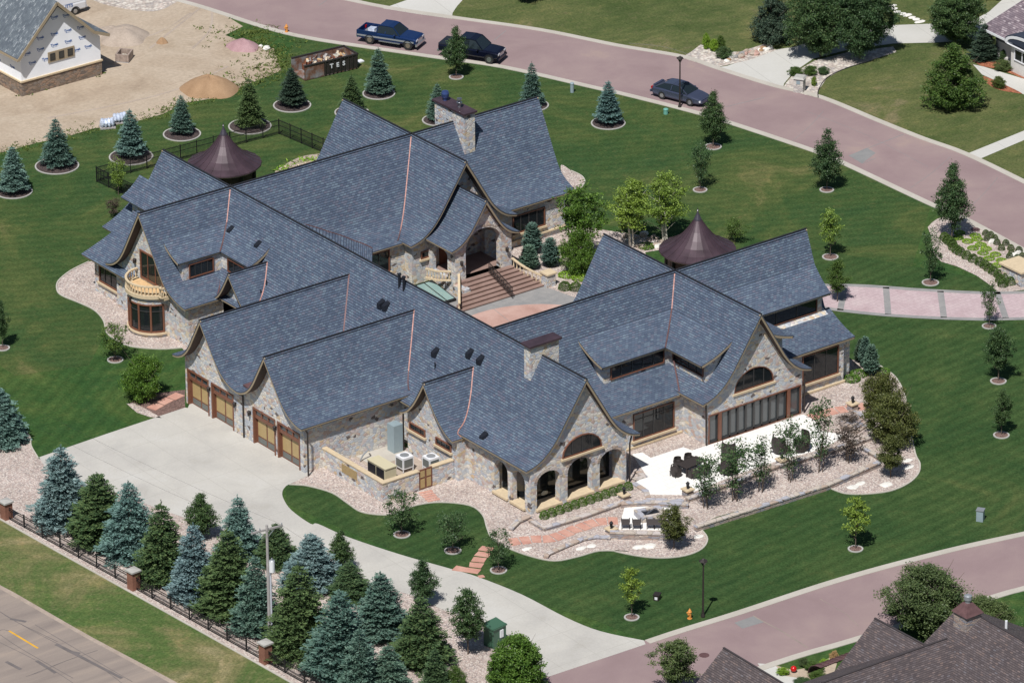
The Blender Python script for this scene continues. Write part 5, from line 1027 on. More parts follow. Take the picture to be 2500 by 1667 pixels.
pedlamp(ZI(495, 1000), 'lantern pedestal at the near corner of the white terrace'); pedlamp(ZI(65, 1015), 'lantern pedestal at the end of the round box shrubs', .3); pedlamp(ZH(1500, 1385), 'lantern pedestal where the red stepping path meets the fire pit', .3)
pedlamp(ZI(1608, 420), 'lantern pedestal beside the dark olive bushes'); pedlamp(ZI(1130, 790), 'lantern pedestal among the thin trees', .45)
# fire pit
P = G(ZI(245, 1140)); fp = thing('fire_pit', 'rectangular ledge stone fire pit with dark logs', 'fire pit', (P[0], P[1], .05), YAW*0-.25)
MB().plate([(-1.0, -.75), (-1.0, .75), (1.0, .75), (1.0, -.75)], [[(-.62, -.42), (-.62, .42), (.62, .42), (.62, -.42)]], 'Z', 0, .42).build('surround', 'cap_stone', fp); MB().box(-.62, -.42, .0, .62, .42, .3).build('fire_bed', 'vent_black', fp)
for k in range(5): MB().cyl((-.5+.1*k, -.3+.12*k, .36), (.4-.12*k, .25-.08*k, .42), .06, .05, 7).build('log', 'ember', fp)
# ------------------------------------------------------------------ patio furniture
def patio_chair(P, rz, label, group='sling chairs round the fire pit', mat='sling_grey', w_=.6, bh=.95, sh=.42, d_=.58, tub=False):
    c = thing('patio_chair', label, 'chair', P, rz, group)
    MB().box(-d_/2, -w_/2, sh-.06, d_/2, w_/2, sh).build('seat', mat, c)
    if tub:
        b = MB(); b.lathe((0, 0, .1), [(w_*.42, 0), (w_*.55, .35), (w_*.6, bh*.6), (w_*.5, bh), (w_*.46, bh), (w_*.55, bh*.6), (w_*.48, .35)], 14, PI*.52, PI*1.48); b.build('backrest', mat, c)
        for s in (-1, 1): MB().box(-.1, s*w_*.52-.05, .1, w_*.5, s*w_*.52+.05, .66).build('armrest', mat, c)
    else:
        m = MB(); m.add([(-d_/2, -w_/2, sh-.04), (-d_/2, w_/2, sh-.04), (-d_/2-.18, w_/2, bh), (-d_/2-.18, -w_/2, bh), (-d_/2-.04, -w_/2, sh-.04), (-d_/2-.04, w_/2, sh-.04), (-d_/2-.22, w_/2, bh), (-d_/2-.22, -w_/2, bh)], [(0, 1, 2, 3), (7, 6, 5, 4), (0, 4, 5, 1), (2, 6, 7, 3), (1, 5, 6, 2), (0, 3, 7, 4)]); m.build('backrest', mat, c)
        for s in (-1, 1): MB().bar((-d_/2-.08, s*w_/2, sh+.22), (d_/2, s*w_/2, sh+.22), .05).build('armrest', 'iron', c)
    for sx in (-1, 1):
        for sy in (-1, 1): MB().bar((sx*d_*.42, sy*w_*.45, 0), (sx*d_*.42, sy*w_*.47, sh if tub or sx < 0 else sh+.22), .04).build('leg', 'iron', c)
    return c
def G3(p, z): q = G(p); return (q[0], q[1], z)
rzc = math.atan2(UP[1], UP[0])
for p, lab in (((75, 1215), 'sling chair at the left end of the fire pit row'), ((150, 1217), 'second sling chair from the left facing the fire pit'), ((245, 1215), 'left one of the two grey sling chairs side by side facing the fire pit'), ((292, 1215), 'right one of the two grey sling chairs side by side facing the fire pit'), ((345, 1218), 'sling chair half hidden by the bushy tree at the fire pit')):
    patio_chair(G3(ZI(*p), .05), rzc, lab)
tb = thing('dining_table', 'dark wicker dining table on the white terrace', 'table', G3(ZI(520, 835), .05), .1)
MB().box(-1.0, -.55, .70, 1.0, .55, .76).build('tabletop', 'wicker', tb)
for sx in (-1, 1):
    for sy in (-1, 1): MB().box(sx*.9-.06, sy*.45-.06, 0, sx*.9+.06, sy*.45+.06, .7).build('leg', 'wicker', tb)
tp = np.array(tb.location)
for dx, dy, rz, lab in ((-1.45, .1, 0, 'wicker chair at the left end of the terrace dining table'), (-.5, .95, -PI/2, 'wicker chair on the house side of the dining table, nearer the left end'), (.5, .95, -PI/2, 'wicker chair on the house side of the dining table, nearer the right end'), (-.5, -.95, PI/2, 'wicker chair on the garden side of the dining table, left'), (.5, -.95, PI/2, 'wicker chair on the garden side of the dining table, right')):
    patio_chair((tp[0]+dx, tp[1]+dy, .05), rz+.1, lab, 'wicker chairs round the dining table', 'wicker', .62, .8, .42, .55, True)
patio_chair(G3(ZI(775, 755), .05), .4, 'high backed wicker armchair left of the thin trees on the terrace', 'high backed wicker armchairs', 'wicker', 1.05, 1.4, .45, 1.0, True)
patio_chair(G3(ZI(1115, 710), .05), .2, 'high backed wicker armchair in the middle of the terrace behind the third thin tree', 'high backed wicker armchairs', 'wicker', 1.05, 1.35, .45, 1.0, True)
patio_chair(G3(ZI(1265, 690), .05), 2.6, 'high backed wicker armchair on the right of the terrace', 'high backed wicker armchairs', 'wicker', 1.1, 1.35, .45, 1.0, True)
patio_chair(G3(ZI(770, 850), .05), 1.2, 'high backed wicker armchair hidden behind the second thin tree', 'high backed wicker armchairs', 'wicker', 1.1, 1.3, .45, 1.0, True)
P = G3(ZI(1660, 545), .0); gs = thing('garden_steps', 'dark stone garden steps beside the bare plum shrub', 'steps', P, .3)
for k in range(5): MB().box(-.9, -.3+.3*k, 0, .9, .3*k, .15+.12*k).build('step', 'ledge_stone', gs)
sf = MB(); sf.ell((0, 0, .35), (.85, .42, .5), 14, 9, .04); q = G(ZH(1060, 1165)); so2 = sf.build('covered_sofa', 'cushion', None, True); so2.location = (q[0]+.1, q[1]+.65, .12); so2.rotation_euler = (0, 0, .05); tag(so2, 'cream covered sofa under the left arch of the arcade', 'sofa')
# ------------------------------------------------------------------ street things
def lamp(p, top, label):
    P = G(p); h = hgt(P, top); t = thing('street_lamp', label, 'street lamp', P, 0, 'black street lamps')
    MB().cyl((0, 0, 0), (0, 0, h-.5), .075, .055, 10).build('post', 'bronze_iron', t); MB().lathe((0, 0, 0), [(.16, 0), (.16, .08), (.1, .3), (.08, .5)], 10).build('base', 'bronze_iron', t)
    l = MB(); l.lathe((0, 0, h-.5), [(.08, 0), (.12, .05), (.24, .32), (.2, .34)], 6); o = l.build('lantern', 'car_glass', t); MB().lathe((0, 0, h-.18), [(.33, 0), (.3, .05), (.1, .16), (.03, .22), (0, .26)], 6).build('cap', 'bronze_iron', t)
lamp(ZL(508, 1188), ZL(507, 855), 'black street lamp on the front lawn by the orange hydrant'); lamp(ZC(375, 618), ZC(372, 325), 'black street lamp in front of the parked grey sedan')
def hydrant(p, label, s=1.0, sunk=0):
    P = G(p); t = thing('fire_hydrant', label, 'fire hydrant', P, .4, 'orange hydrants')
    MB().lathe((0, 0, 0), [(.17, 0), (.17, .05), (.12, .06), (.12, .5), (.15, .52), (.15, .56), (.12, .6), (.08, .7), (.03, .74), (.03, .8), (0, .8)], 14).build('barrel', 'hydrant_orange', t)
    for a in (0, PI/2, PI): MB().cyl((.1*math.cos(a), .1*math.sin(a), .42), (.22*math.cos(a), .22*math.sin(a), .42), .06, .06, 8).build('outlet', 'hydrant_orange', t)
hydrant(ZL(432, 1198), 'orange fire hydrant on the front lawn beside the street lamp'); hydrant(ZA(1935, 220), 'orange fire hydrant at the upper kerb near the dumpster')
def ubox(name, mat, p, dims, label, cat='utility box', rz=.6, lid=None):
    P = G(p); t = thing(name, label, cat, P, rz); a, b, h = dims
    MB().box(-a/2, -b/2, -.05, a/2, b/2, h).build('body', mat, t); MB().box(-a/2-.04, -b/2-.04, h, a/2+.04, b/2+.04, h+.06).build('lid', lid or mat, t); return t
def pedestal(p, h, mat, label, r=.16):
    P = G(p); t = thing('utility_pedestal', label, 'utility pedestal', P); MB().cyl((0, 0, -.05), (0, 0, h), r, r, 12).build('body', mat, t); MB().lathe((0, 0, h), [(r+.02, -.1), (r+.02, 0), (r*.7, .05), (0, .06)], 12).build('cap', mat, t)
pedestal(ZB(1927, 625), .85, 'cabinet_blue', 'grey green utility pedestal on the back lawn near the upper street'); pedestal(ZC(295, 655), .45, 'box_teal', 'short teal utility pedestal on the lawn below the grey sedan', .2); ubox('utility_box', 'cabinet_blue', ZL(2100, 635), (.5, .5, .85), 'pale green utility box on the front lawn at the right', lid='galvanised')
ub = ubox('meter_box', 'bronze_iron', ZL(245, 1088), (.5, .4, .4), 'small dark meter box on the front lawn beside the yellow green sapling'); MB().box(-.27, -.1, .1, -.25, .1, .3).build('tag_plate', 'white_paint', ub)
gt = ubox('transformer', 'box_green', ZK(1195, 1345), (1.25, .95, 1.5), 'dark green utility cabinet with a white meter beside the driveway', 'utility cabinet', .15); MB().box(.0, -.56, .7, .3, -.48, 1.25).build('meter', 'white_paint', gt)
MB().add([(-.68, -.55, 1.5), (.68, -.55, 1.5), (.68, .55, 1.68), (-.68, .55, 1.68), (-.68, -.55, 1.45), (.68, -.55, 1.45), (.68, .55, 1.45), (-.68, .55, 1.45)], [(0, 1, 2, 3), (0, 4, 5, 1), (1, 5, 6, 2), (2, 6, 7, 3), (3, 7, 4, 0)]).build('roof', 'box_green', gt)
for p, lab in ((ZL(515, 1408), 'round iron manhole cover in the lower street'), (ZC(2072, 1320), 'rusty round cover on the kerb by the entrance bed')):
    P = G(p); t = tag(MB().cyl((P[0], P[1], .008), (P[0], P[1], .022 if p[1] > 900 else .06), .36, .36, 20).build('manhole_cover', 'aged_copper'), lab, 'manhole cover', 'manhole covers')
# mail box pillar
P = G(ZC(1062, 525)); t = thing('mailbox_pillar', 'white stone mailbox pillar with flat cap beside the far driveway', 'mailbox', P, .6); MB().box(-.42, -.42, 0, .42, .42, 1.25).build('pillar', 'white_ledge', t); MB().add([(-.52, -.52, 1.25), (.52, -.52, 1.25), (.52, .52, 1.25), (-.52, .52, 1.25), (-.4, -.4, 1.4), (.4, -.4, 1.4), (.4, .4, 1.4), (-.4, .4, 1.4)], [(0, 3, 2, 1), (4, 5, 6, 7), (0, 1, 5, 4), (1, 2, 6, 5), (2, 3, 7, 6), (3, 0, 4, 7)]).build('cap', 'mulch_ring_kerb', t); MB().box(-.45, -.16, .8, -.4, .16, 1.1).build('letterbox_door', 'cabinet_blue', t)
P = G(ZHs(1890, 1330)); t = thing('entry_pillar', 'stone entry pillar with a broad sand coloured cap at the right edge', 'pillar', P, 0); MB().box(-.9, -1.2, 0, .9, 1.2, 1.2).build('pillar', 'field_stone', t); MB().box(-1.05, -1.35, 1.2, 1.05, 1.35, 1.34).build('cap', 'limestone', t)
# utility pole
P = G(ZJ(1545, 1330)); P = G(DD(620, 1474)); hp = hgt(P, DD(614, 1205)); t = thing('utility_pole', 'tall wooden utility pole with crossarm and grey transformer between the conifers', 'utility pole', P, 0)
MB().cyl((0, 0, 0), (0, 0, hp), .13, .09, 12).build('pole', 'pole_wood', t); MB().cyl((.1, -.15, 0), (.1, -.15, hp*.62), .065, .065, 8).build('cable_guard', 'pole_cover', t)
ar = MB().bar((-1.2, .15, hp-.35), (1.2, -.15, hp-.35), .1, .13).build('crossarm', 'pole_wood', t); ar.parent = t
for s in (-.95, -.45, .95): MB().lathe((1.2*s, -.15*s, hp-.29), [(.03, 0), (.05, .06), (.03, .12), (.05, .16), (0, .2)], 8).build('insulator', 'galvanised', t)
MB().cyl((.05, -.42, hp*.62), (.05, -.42, hp*.62+.85), .2, .2, 14).build('transformer', 'white_paint', t); MB().lathe((.05, -.42, hp*.62+.85), [(.2, 0), (.14, .05), (.05, .06), (.05, .2), (0, .22)], 10).build('bushing', 'galvanised', t)
for dx in (-1, 1): MB().bar((.6*dx, -.07*dx, hp-.42), (0, 0, hp-1.0), .04).build('brace', 'galvanised', t)
# power lines running off frame
pt = np.array([P[0], P[1], hp-.1])
for k, off in enumerate((-.7, .7)):
    for sgn in (1, -1):
        d_ = G(ZJ(1490, 1460))-G(ZJ(0, 625)); d_ /= np.linalg.norm(d_); A = pt+np.array([off*1.3, -off*.15, 0]); B = A+d_*55*sgn; pts = [tuple(A+(B-A)*i/12-np.array([0, 0, 1.2*4*(i/12)*(1-i/12)])) for i in range(13)]
        tag(MB().tube(pts, .006, 4).build('power_line', 'iron'), 'thin overhead wire running from the utility pole crossarm', 'wire', 'overhead wires')
# ------------------------------------------------------------------ fences
FL = [G(ZJ(38, 622)), G(ZJ(768, 1026)), G(ZJ(1525, 1448))]; d1_ = FL[2]-FL[1]; FL.append(FL[2]+d1_); FL.insert(0, FL[0]-(FL[1]-FL[0]))
for i, lab in ((1, 'brick fence pillar with concrete cap at the left edge'), (2, 'brick fence pillar with concrete cap in front of the green conifer'), (3, 'brick fence pillar with concrete cap in front of the utility pole')):
    P = FL[i]; rz = math.atan2(d1_[1], d1_[0]); t = thing('fence_pillar', lab, 'pillar', P, rz, 'brick fence pillars'); hh = hgt(P, {1: ZJ(38, 530), 2: ZJ(768, 925), 3: ZJ(1525, 1340)}[i])
    MB().box(-.33, -.33, 0, .33, .33, hh).build('shaft', 'brick', t); MB().add([(-.42, -.42, hh), (.42, -.42, hh), (.42, .42, hh), (-.42, .42, hh), (-.42, -.42, hh+.12), (.42, -.42, hh+.12), (.42, .42, hh+.12), (-.42, .42, hh+.12), (0, 0, hh+.22)], [(0, 3, 2, 1), (0, 1, 5, 4), (1, 2, 6, 5), (2, 3, 7, 6), (3, 0, 4, 7), (4, 5, 8), (5, 6, 8), (6, 7, 8), (7, 4, 8)]).build('cap', 'mulch_ring_kerb', t)
def railfence(A, B, h, n, label, group, pick=.12, picks=True, rails=(.12, .62, .95), pr=.012, postw=.06):
    A = np.array(A[:2]); B = np.array(B[:2]); t = thing('iron_fence', label, 'fence', (A[0], A[1], 0), math.atan2(B[1]-A[1], B[0]-A[0]), group); L = float(np.linalg.norm(B-A))
    for r in rails: MB().box(0, -.02, h*r-.02, L, .02, h*r+.02).build('rail', 'iron', t)
    for i in range(n+1): MB().box(L*i/n-postw/2, -postw/2, 0, L*i/n+postw/2, postw/2, h+.06).build('post', 'iron', t)
    if picks:
        m = MB(); k = int(L/pick)
        for i in range(k): x = L*(i+.5)/k; m.box(x-pr, -pr, .04, x+pr, pr, h)
        o = m.build('pickets', 'iron', t)
        
for i, lab in ((0, 'black iron fence panel running off the left edge'), (1, 'black iron fence between the first two brick pillars'), (2, 'black iron fence between the second and third brick pillars'), (3, 'black iron fence right of the last brick pillar')):
    railfence(FL[i], FL[i+1], 1.0, 7, lab, 'black iron fence by the country road', .13, True, (.1, .2, .8, .97), .007, .08)
bfp = P_(ZA, (900, 1345), (653, 1230), (1885, 908), (2260, 1068)); B_ = [G(p) for p in bfp]
railfence(B_[0], B_[1], 1.35, 3, 'black picket fence side running down to the house at the left', 'black garden fence'); railfence(B_[1], B_[2], 1.35, 11, 'long black picket fence behind the pavilion', 'black garden fence'); railfence(B_[2], B_[3], 1.35, 5, 'black picket fence side returning to the house at the right', 'black garden fence')
# flower border behind the house
sheet('flower_bed', 'sand_grey', P_(ZA, (1865, 1170), (1900, 1130), (2020, 1065), (2160, 1040), (2300, 1040), (2250, 1120), (2050, 1180)), .02, smooth=True)
# ------------------------------------------------------------------ site heaps, dumpster, pallets
def heap(c, r, h, mat, label, name='sand_heap', seed=1, sx=1.0, rz=0):
    rr = random.Random(seed); m = MB(); n, k = 34, 14; vs = []
    for j in range(k+1):
        t = j/k
        for i in range(n):
            a = 2*PI*i/n; R = r*t*(1+.10*math.sin(2*a+seed)+.06*math.sin(5*a)); z = h*max(0, (1-t**1.9))*(1+.05*math.sin(3*a+seed)+rr.uniform(-.03, .03)); vs.append((R*math.cos(a)*sx, R*math.sin(a), z-.03))
    m.add(vs, [(j*n+i, (j+1)*n+i, (j+1)*n+(i+1) % n, j*n+(i+1) % n) for j in range(k) for i in range(n)]); o = m.build(name, mat, None, True); o.location = (c[0], c[1], 0); o.rotation_euler = (0, 0, rz); return tag(o, label, 'heap')
aR = math.atan2(RT[1], RT[0])
for i, q in enumerate((((700, 190), (1000, 150), (1250, 60)), ((760, 300), (1050, 230), (1290, 90)), ((980, 320), (1120, 200), (1330, 40)), ((1010, 330), (1160, 210), (1360, 50)), ((300, 760), (800, 660), (1180, 560), (1500, 420)), ((320, 800), (830, 700), (1210, 600), (1540, 450)), ((100, 900), (500, 800), (900, 700)), ((1300, 330), (1420, 200), (1430, 60)), ((1340, 340), (1460, 210), (1465, 70)))):
    strip('tyre_rut', 'sand_grey' if i % 2 else 'bare_dirt', smoothpoly([G(ZA(*p)) for p in q], False, 5), .22, .006, .0125+i*.0005)
heap(G(ZA(1415, 610)), 2.25, 1.35, 'sand_tan', 'brown sand heap on the bare ground left of the dumpster', 'sand_heap', 2, 1.05, aR); heap(G(ZA(835, 250)), 2.4, .9, 'sand_grey', 'grey sand heap beside the unfinished house', 'sand_heap', 5, 1.0, aR); heap(G(ZA(1640, 320)), 1.35, .75, 'pink_aggregate', 'small pink aggregate heap near the upper street', 'gravel_heap', 3, 1.1, aR)
heap(G(ZA(760, 225)), 1.5, .6, 'sand_grey', 'low grey sand mound left behind the grey heap', 'sand_heap', 8, 1.2, aR); heap(G(ZA(1095, 290)), .5, .5, 'sand_tan', 'tiny tan dirt mound among the wheel ruts', 'dirt_mound', 9)
for p, s_, l in ((ZA(1800, 335), .35, 'pale broken concrete lump beside the pink heap'), (ZA(1760, 320), .22, 'small pale rock beside the pink heap')):
    q = G(p); tag(MB().ell((q[0], q[1], s_*.4), (s_, s_*.8, s_*.6), 8, 6, .2).build('rubble', 'white_rock'), l, 'rubble')
P = G(ZA(840, 405)); t = thing('brick_pallet', 'open wrapped pallet of materials on the bare ground', 'pallet', (P[0], P[1], 0), .7)
MB().plate([(-.75, -.6), (-.75, .6), (.75, .6), (.75, -.6)], [[(-.62, -.47), (-.62, .47), (.62, .47), (.62, -.47)]], 'Z', .1, .75).build('crate', 'pallet_wrap', t); MB().box(-.75, -.6, 0, .75, .6, .12).build('pallet', 'pole_wood', t); MB().ell((0, 0, .3), (.5, .35, .2), 8, 5, .2).build('contents', 'off_white', t)
for p, l in ((ZA(725, 860), 'left one of two pallets under shiny grey plastic film'), (ZA(810, 825), 'right one of two pallets under shiny grey plastic film')):
    P = G(p); t = thing('wrapped_pallet', l, 'pallet', (P[0], P[1], 0), aR+.2, 'film wrapped pallets'); MB().box(-.65, -.5, 0, .65, .5, .12).build('pallet', 'pole_wood', t); m = MB()
    for k in range(4): m.ell((-.4+.27*k, rnd.uniform(-.08, .08), .45), (.24, .5, .38), 9, 7, .10)
    m.build('bags', 'plastic_film', t)
# dumpster
A = G(ZB(272, 512)); Bq = G(ZB(482, 465)); Cq = G(ZA(2060, 550)); du = (Bq-Cq); L = float(np.linalg.norm(du[:2])); rz = math.atan2(du[1], du[0]); dth = 2.3
D = thing('dumpster', 'open black and rust roll off dumpster full of building waste with white letters', 'dumpster', (Cq[0], Cq[1], 0), rz)
hd = 1.35
m = MB(); m.box(0, 0, .1, L, .08, hd); m.build('side_panel', 'dumpster_black', D); MB().box(0, -.012, .12, L*.36, 0, hd-.05).build('door_panel', 'rust_panel', D); MB().box(0, dth-.08, .1, L*.98, dth, hd).build('side_panel', 'rust_panel', D); MB().box(L-.08, .08, .1, L, dth-.08, hd).build('end_panel', 'rust_panel', D); MB().box(0, 0, .05, L, dth, .14).build('floor', 'rust_panel', D)
m = MB(); m.box(-.04, -.06, hd-.04, L+.04, .1, hd+.07); m.box(0, dth-.1, hd-.04, L, dth+.04, hd+.07); m.box(L-.1, 0, hd-.04, L+.04, dth, hd+.07); m.build('top_rail', 'dumpster_black', D)
for k in range(9): x = L*.36+.1+k*(L*.62-.2)/8; MB().box(x-.04, -.09, .12, x+.04, 0, hd-.05).build('rib', 'dumpster_black', D)
for ch, x in zip("TES", (.44, .555, .67)): text(ch, .55, 'white_paint', D, (L*x+.28, -.10, hd*.62), (PI/2, 0, 0), bold=.02)
m = MB()
cols = ['litter', 'pole_wood', 'off_white', 'timber', 'galvanised', 'pale_wood', 'rust_panel']
for k in range(58):
    x = L*.12+rnd.random()*L*.8; y = .25+rnd.random()*(dth-.5); z = hd*.55+.5*math.sin(PI*x/L)*rnd.random()+.1; a = rnd.random()*PI; l = rnd.uniform(.15, .8); MB().bar((x-l/2*math.cos(a), y-l/2*math.sin(a)*.6, z), (x+l/2*math.cos(a), y+l/2*math.sin(a)*.6, z+rnd.uniform(-.15, .25)), rnd.uniform(.06, .22), rnd.uniform(.04, .14)).build('waste_piece', cols[k % 7], D)
MB().box(1.0, .1, .14, L-.2, dth-.1, hd*.5).build('waste_pile', 'timber', D)
q = G(ZB(490, 420)); tag(MB().box(q[0]-.35, q[1]-.25, 0, q[0]+.35, q[1]+.25, .12).build('board_stack', 'white_paint'), 'white boards lying on the ground at the dumpster end', 'boards')
# ================================================================== VEHICLES
def loft(m, secs):
    """secs: list of (x, [(y, z)...]) rings, all of one length"""
    n = len(secs[0][1]); vs = [(x, y, z) for x, r in secs for y, z in r]
    m.add(vs, [(i*n+j, (i+1)*n+j, (i+1)*n+(j+1) % n, i*n+(j+1) % n) for i in range(len(secs)-1) for j in range(n)]+[tuple(range(n)), tuple(range(len(secs)*n-1, (len(secs)-1)*n-1, -1))])
    return m
def ringbody(w_, z0, z1, sh, tumble=.0):
    return [(-w_*.93, z0), (-w_, z0+.12), (-w_, sh), (-w_*.93, z1-.03), (-w_*.8, z1), (w_*.8, z1), (w_*.93, z1-.03), (w_, sh), (w_, z0+.12), (w_*.93, z0)]
def vehicle(name, label, cat, P, rz, kind, paint, rimmat='rim'):
    t = thing(name, label, cat, (P[0], P[1], .055 if kind != 'van' else .01), rz); w_ = .98 if kind != 'sedan' else .91
    if kind == 'sedan': L, wb, r, x0 = 5.05, 2.81, .33, -2.55
    elif kind == 'van': L, wb, r, x0 = 5.6, 3.5, .36, -2.9
    else: L, wb, r, x0 = 5.65, 3.65, .39, -2.95
    fx = {'sedan': 1.42, 'pickup': 1.95, 'topper': 1.9, 'van': 1.85}[kind]; rx = fx-wb
    m = MB()
    if kind == 'sedan':
        S = [(-2.5, .8, .42, .80, .72), (-2.35, .88, .28, .98, .8), (-1.6, .91, .24, 1.02, .82), (-.6, .915, .24, .96, .82), (.9, .915, .24, .95, .8), (1.6, .90, .24, .88, .74), (2.2, .84, .26, .76, .66), (2.45, .70, .34, .64, .56)]
    elif kind == 'van': S = [(-2.85, .94, .45, 1.15, .95), (-2.7, .98, .38, 1.2, 1.0), (1.5, .98, .38, 1.2, 1.0), (2.3, .96, .4, 1.05, .9), (2.7, .9, .45, .95, .8)]
    else: S = [(-2.9, .94, .62, 1.1, .95), (-2.85, .97, .5, 1.14, 1.0), (.6, .98, .45, 1.16, 1.0), (1.6, .97, .45, 1.13, .98), (2.45, .95, .48, 1.06, .93), (2.68, .90, .52, .98, .86)]
    if kind == 'pickup':   # open bed: floor, sides
        loft(m, [(x, ringbody(a, z0, z1, s)) for x, a, z0, z1, s in [(-1.0+0*0, .98, .45, 1.16, 1.0)]+S[2:]])
        m.box(-2.9, -.96, .5, -1.0, .96, .72); m.box(-2.9, -.98, .6, -1.0, -.86, 1.16); m.box(-2.9, .86, .6, -1.0, .98, 1.16); m.box(-2.95, -.96, .6, -2.86, .96, 1.14)
    else: loft(m, [(x, ringbody(a, z0, z1, s)) for x, a, z0, z1, s in S])
    body = m.build('body', paint, t, False)
    g = MB()
    cab = {'sedan': [(-2.05, .62, .98, .99), (-1.35, .60, .98, 1.38), (-.5, .60, .96, 1.46), (.25, .60, .95, 1.42), (1.15, .66, .93, .95)],
           'pickup': [(-1.02, .78, 1.14, 1.5), (-.85, .70, 1.14, 1.78), (.0, .68, 1.14, 1.80), (.45, .68, 1.14, 1.74), (1.15, .76, 1.13, 1.15)],
           'topper': [(-1.12, .82, 1.14, 1.55), (-1.0, .74, 1.14, 1.9), (.0, .72, 1.14, 1.94), (.55, .72, 1.14, 1.87), (1.3, .82, 1.13, 1.15)],
           'van': [(-2.82, .84, 1.18, 1.6), (-2.6, .80, 1.18, 2.0), (0, .80, 1.18, 2.05), (1.0, .78, 1.18, 1.98), (2.0, .84, 1.1, 1.13)]}[kind]
    wt = w_*.96
    loft(g, [(x, [(-wt, zb), (-(wt-(wt-a)*max(0, min(1, (zt-zb)/.45))), zt), ((wt-(wt-a)*max(0, min(1, (zt-zb)/.45))), zt), (wt, zb)]) for x, a, zb, zt in cab])
    g.build('glasshouse', 'car_glass' if kind != 'van' else paint, t)
    rf = MB(); mid = [c for c in cab if c[3] > 1.3 and c[3]-c[2] > .36]
    a, b = mid[0], mid[-1]; aw = min(c[1] for c in mid)
    rf.add([(a[0]-.02, -aw-.02, a[3]+.015), (a[0]-.02, aw+.02, a[3]+.015)]+[q for c in mid[1:] for q in ((c[0], -c[1]-.02, c[3]+.02), (c[0], c[1]+.02, c[3]+.02))], [(2*i, 2*i+2, 2*i+3, 2*i+1) for i in range(len(mid)-1)])
    rf.build('roof', paint, t)
    pl = MB(); e0, e1 = cab[0], cab[-1]
    for s in (-1, 1):
        pl.bar((b[0], s*(b[1]+.01), b[3]+.01), (e1[0], s*(wt+.0), e1[2]+.0), .07, .06); pl.bar((a[0], s*(a[1]+.01), a[3]), (e0[0], s*wt, e0[2]+.02), .09 if kind != 'van' else .1, .06)
        if kind != 'van':
            xm = (a[0]+b[0])/2+.05; pl.bar((xm, s*(aw+.03), a[3]), (xm+.02, s*(wt+.01), 1.0 if kind == 'sedan' else 1.15), .06, .07)
        for p_, q_ in zip(mid[:-1], mid[1:]): pl.bar((p_[0], s*(p_[1]+.02), p_[3]), (q_[0], s*(q_[1]+.02), q_[3]), .07, .05)
    pl.build('pillars', paint, t)
    if kind == 'sedan': MB().box(-.1, -.4, 1.455, .22, .4, 1.478).build('sunroof', 'car_glass', t); MB().box(-2.42, -.7, 1.0, -2.2, .7, 1.07).build('spoiler', paint, t)
    if kind == 'topper': MB().add([(-2.9, -.93, 1.13), (-2.9, .93, 1.13), (-1.02, .93, 1.16), (-1.02, -.93, 1.16), (-2.88, -.9, 1.22), (-2.88, .9, 1.22), (-1.02, .9, 1.25), (-1.02, -.9, 1.25)], [(0, 3, 2, 1), (4, 5, 6, 7), (0, 1, 5, 4), (1, 2, 6, 5), (2, 3, 7, 6), (3, 0, 4, 7)]).build('bed_cover', 'vent_black', t)
    if kind == 'pickup':
        MB().box(-2.5, -.6, .72, -1.3, .5, .9).build('cargo', 'galvanised', t); MB().box(-2.2, -.2, .9, -1.6, .4, 1.12).build('cargo', 'plastic_film', t)
        for s in (-1, 1): MB().box(-2.88, s*.985-.012, .66, 2.5, s*.985+.012, .80).build('side_stripe', 'galvanised', t); MB().box(-.8, s*1.0-.08, .42, 1.2, s*1.0+.08, .48).build('running_board', 'chrome', t)
    if kind == 'van':
        for s in (-1, 1): MB().box(.9, s*.93-.05, 1.25, 1.8, s*.93+.03, 1.7).build('side_window', 'car_glass', t)
        MB().add([(1.08, -.7, 1.93), (1.08, .7, 1.93), (1.95, .76, 1.22), (1.95, -.76, 1.22)], [(0, 3, 2, 1)]).build('windscreen', 'car_glass', t)
    for x in (fx, rx):
        for s in (-1, 1):
            wh = MB().cyl((x, s*(w_-.24), r), (x, s*(w_+.01), r), r, r, 20).build('wheel', 'tyre', t); MB().cyl((x, s*(w_-.02), r), (x, s*(w_+.022), r), r*.62, r*.55, 14).build('rim', rimmat, wh)
            arch_ = MB()
            for i in range(9):
                a0, a1 = PI*i/9, PI*(i+1)/9; arch_.bar((x+(r+.07)*math.cos(a0), s*(w_+.0), r+(r+.07)*math.sin(a0)*.95), (x+(r+.07)*math.cos(a1), s*(w_+.0), r+(r+.07)*math.sin(a1)*.95), .05, .07)
            arch_.build('wheel_arch', paint if kind == 'sedan' else 'vent_black', t)
    fxx = S[-1][0]; zf = S[-1][3]
    for s in (-1, 1):
        MB().box(fxx-.18 if kind == 'sedan' else fxx-.08, s*.62-.17, zf-.2, fxx+.03 if kind != 'sedan' else fxx-.02, s*.62+.17, zf-.04).build('headlight', 'lamp_lens', t)
        MB().box(S[0][0]-.02, s*.78-.1, .75, S[0][0]+.12, s*.78+.14, 1.0 if kind != 'sedan' else .92).build('tail_light', 'tail_red', t); MB().ell((e1[0]-.45, s*(w_+.12), e1[2]+.06), (.1, .1, .09), 8, 6).build('mirror', paint, t)
    MB().box(fxx-.02, -.45, .55, fxx+.03, .45, zf-.1).build('grille', 'chrome' if kind != 'sedan' else 'vent_black', t); MB().box(fxx-.05, -.92 if kind != 'sedan' else -.7, .36, fxx+.1, .92 if kind != 'sedan' else .7, .56).build('bumper', 'chrome' if kind == 'pickup' else paint, t); MB().box(S[0][0]-.12, -.9, .42, S[0][0]+.02, .9, .6).build('bumper', 'chrome' if kind in ('pickup', 'topper') else paint, t)
    return t
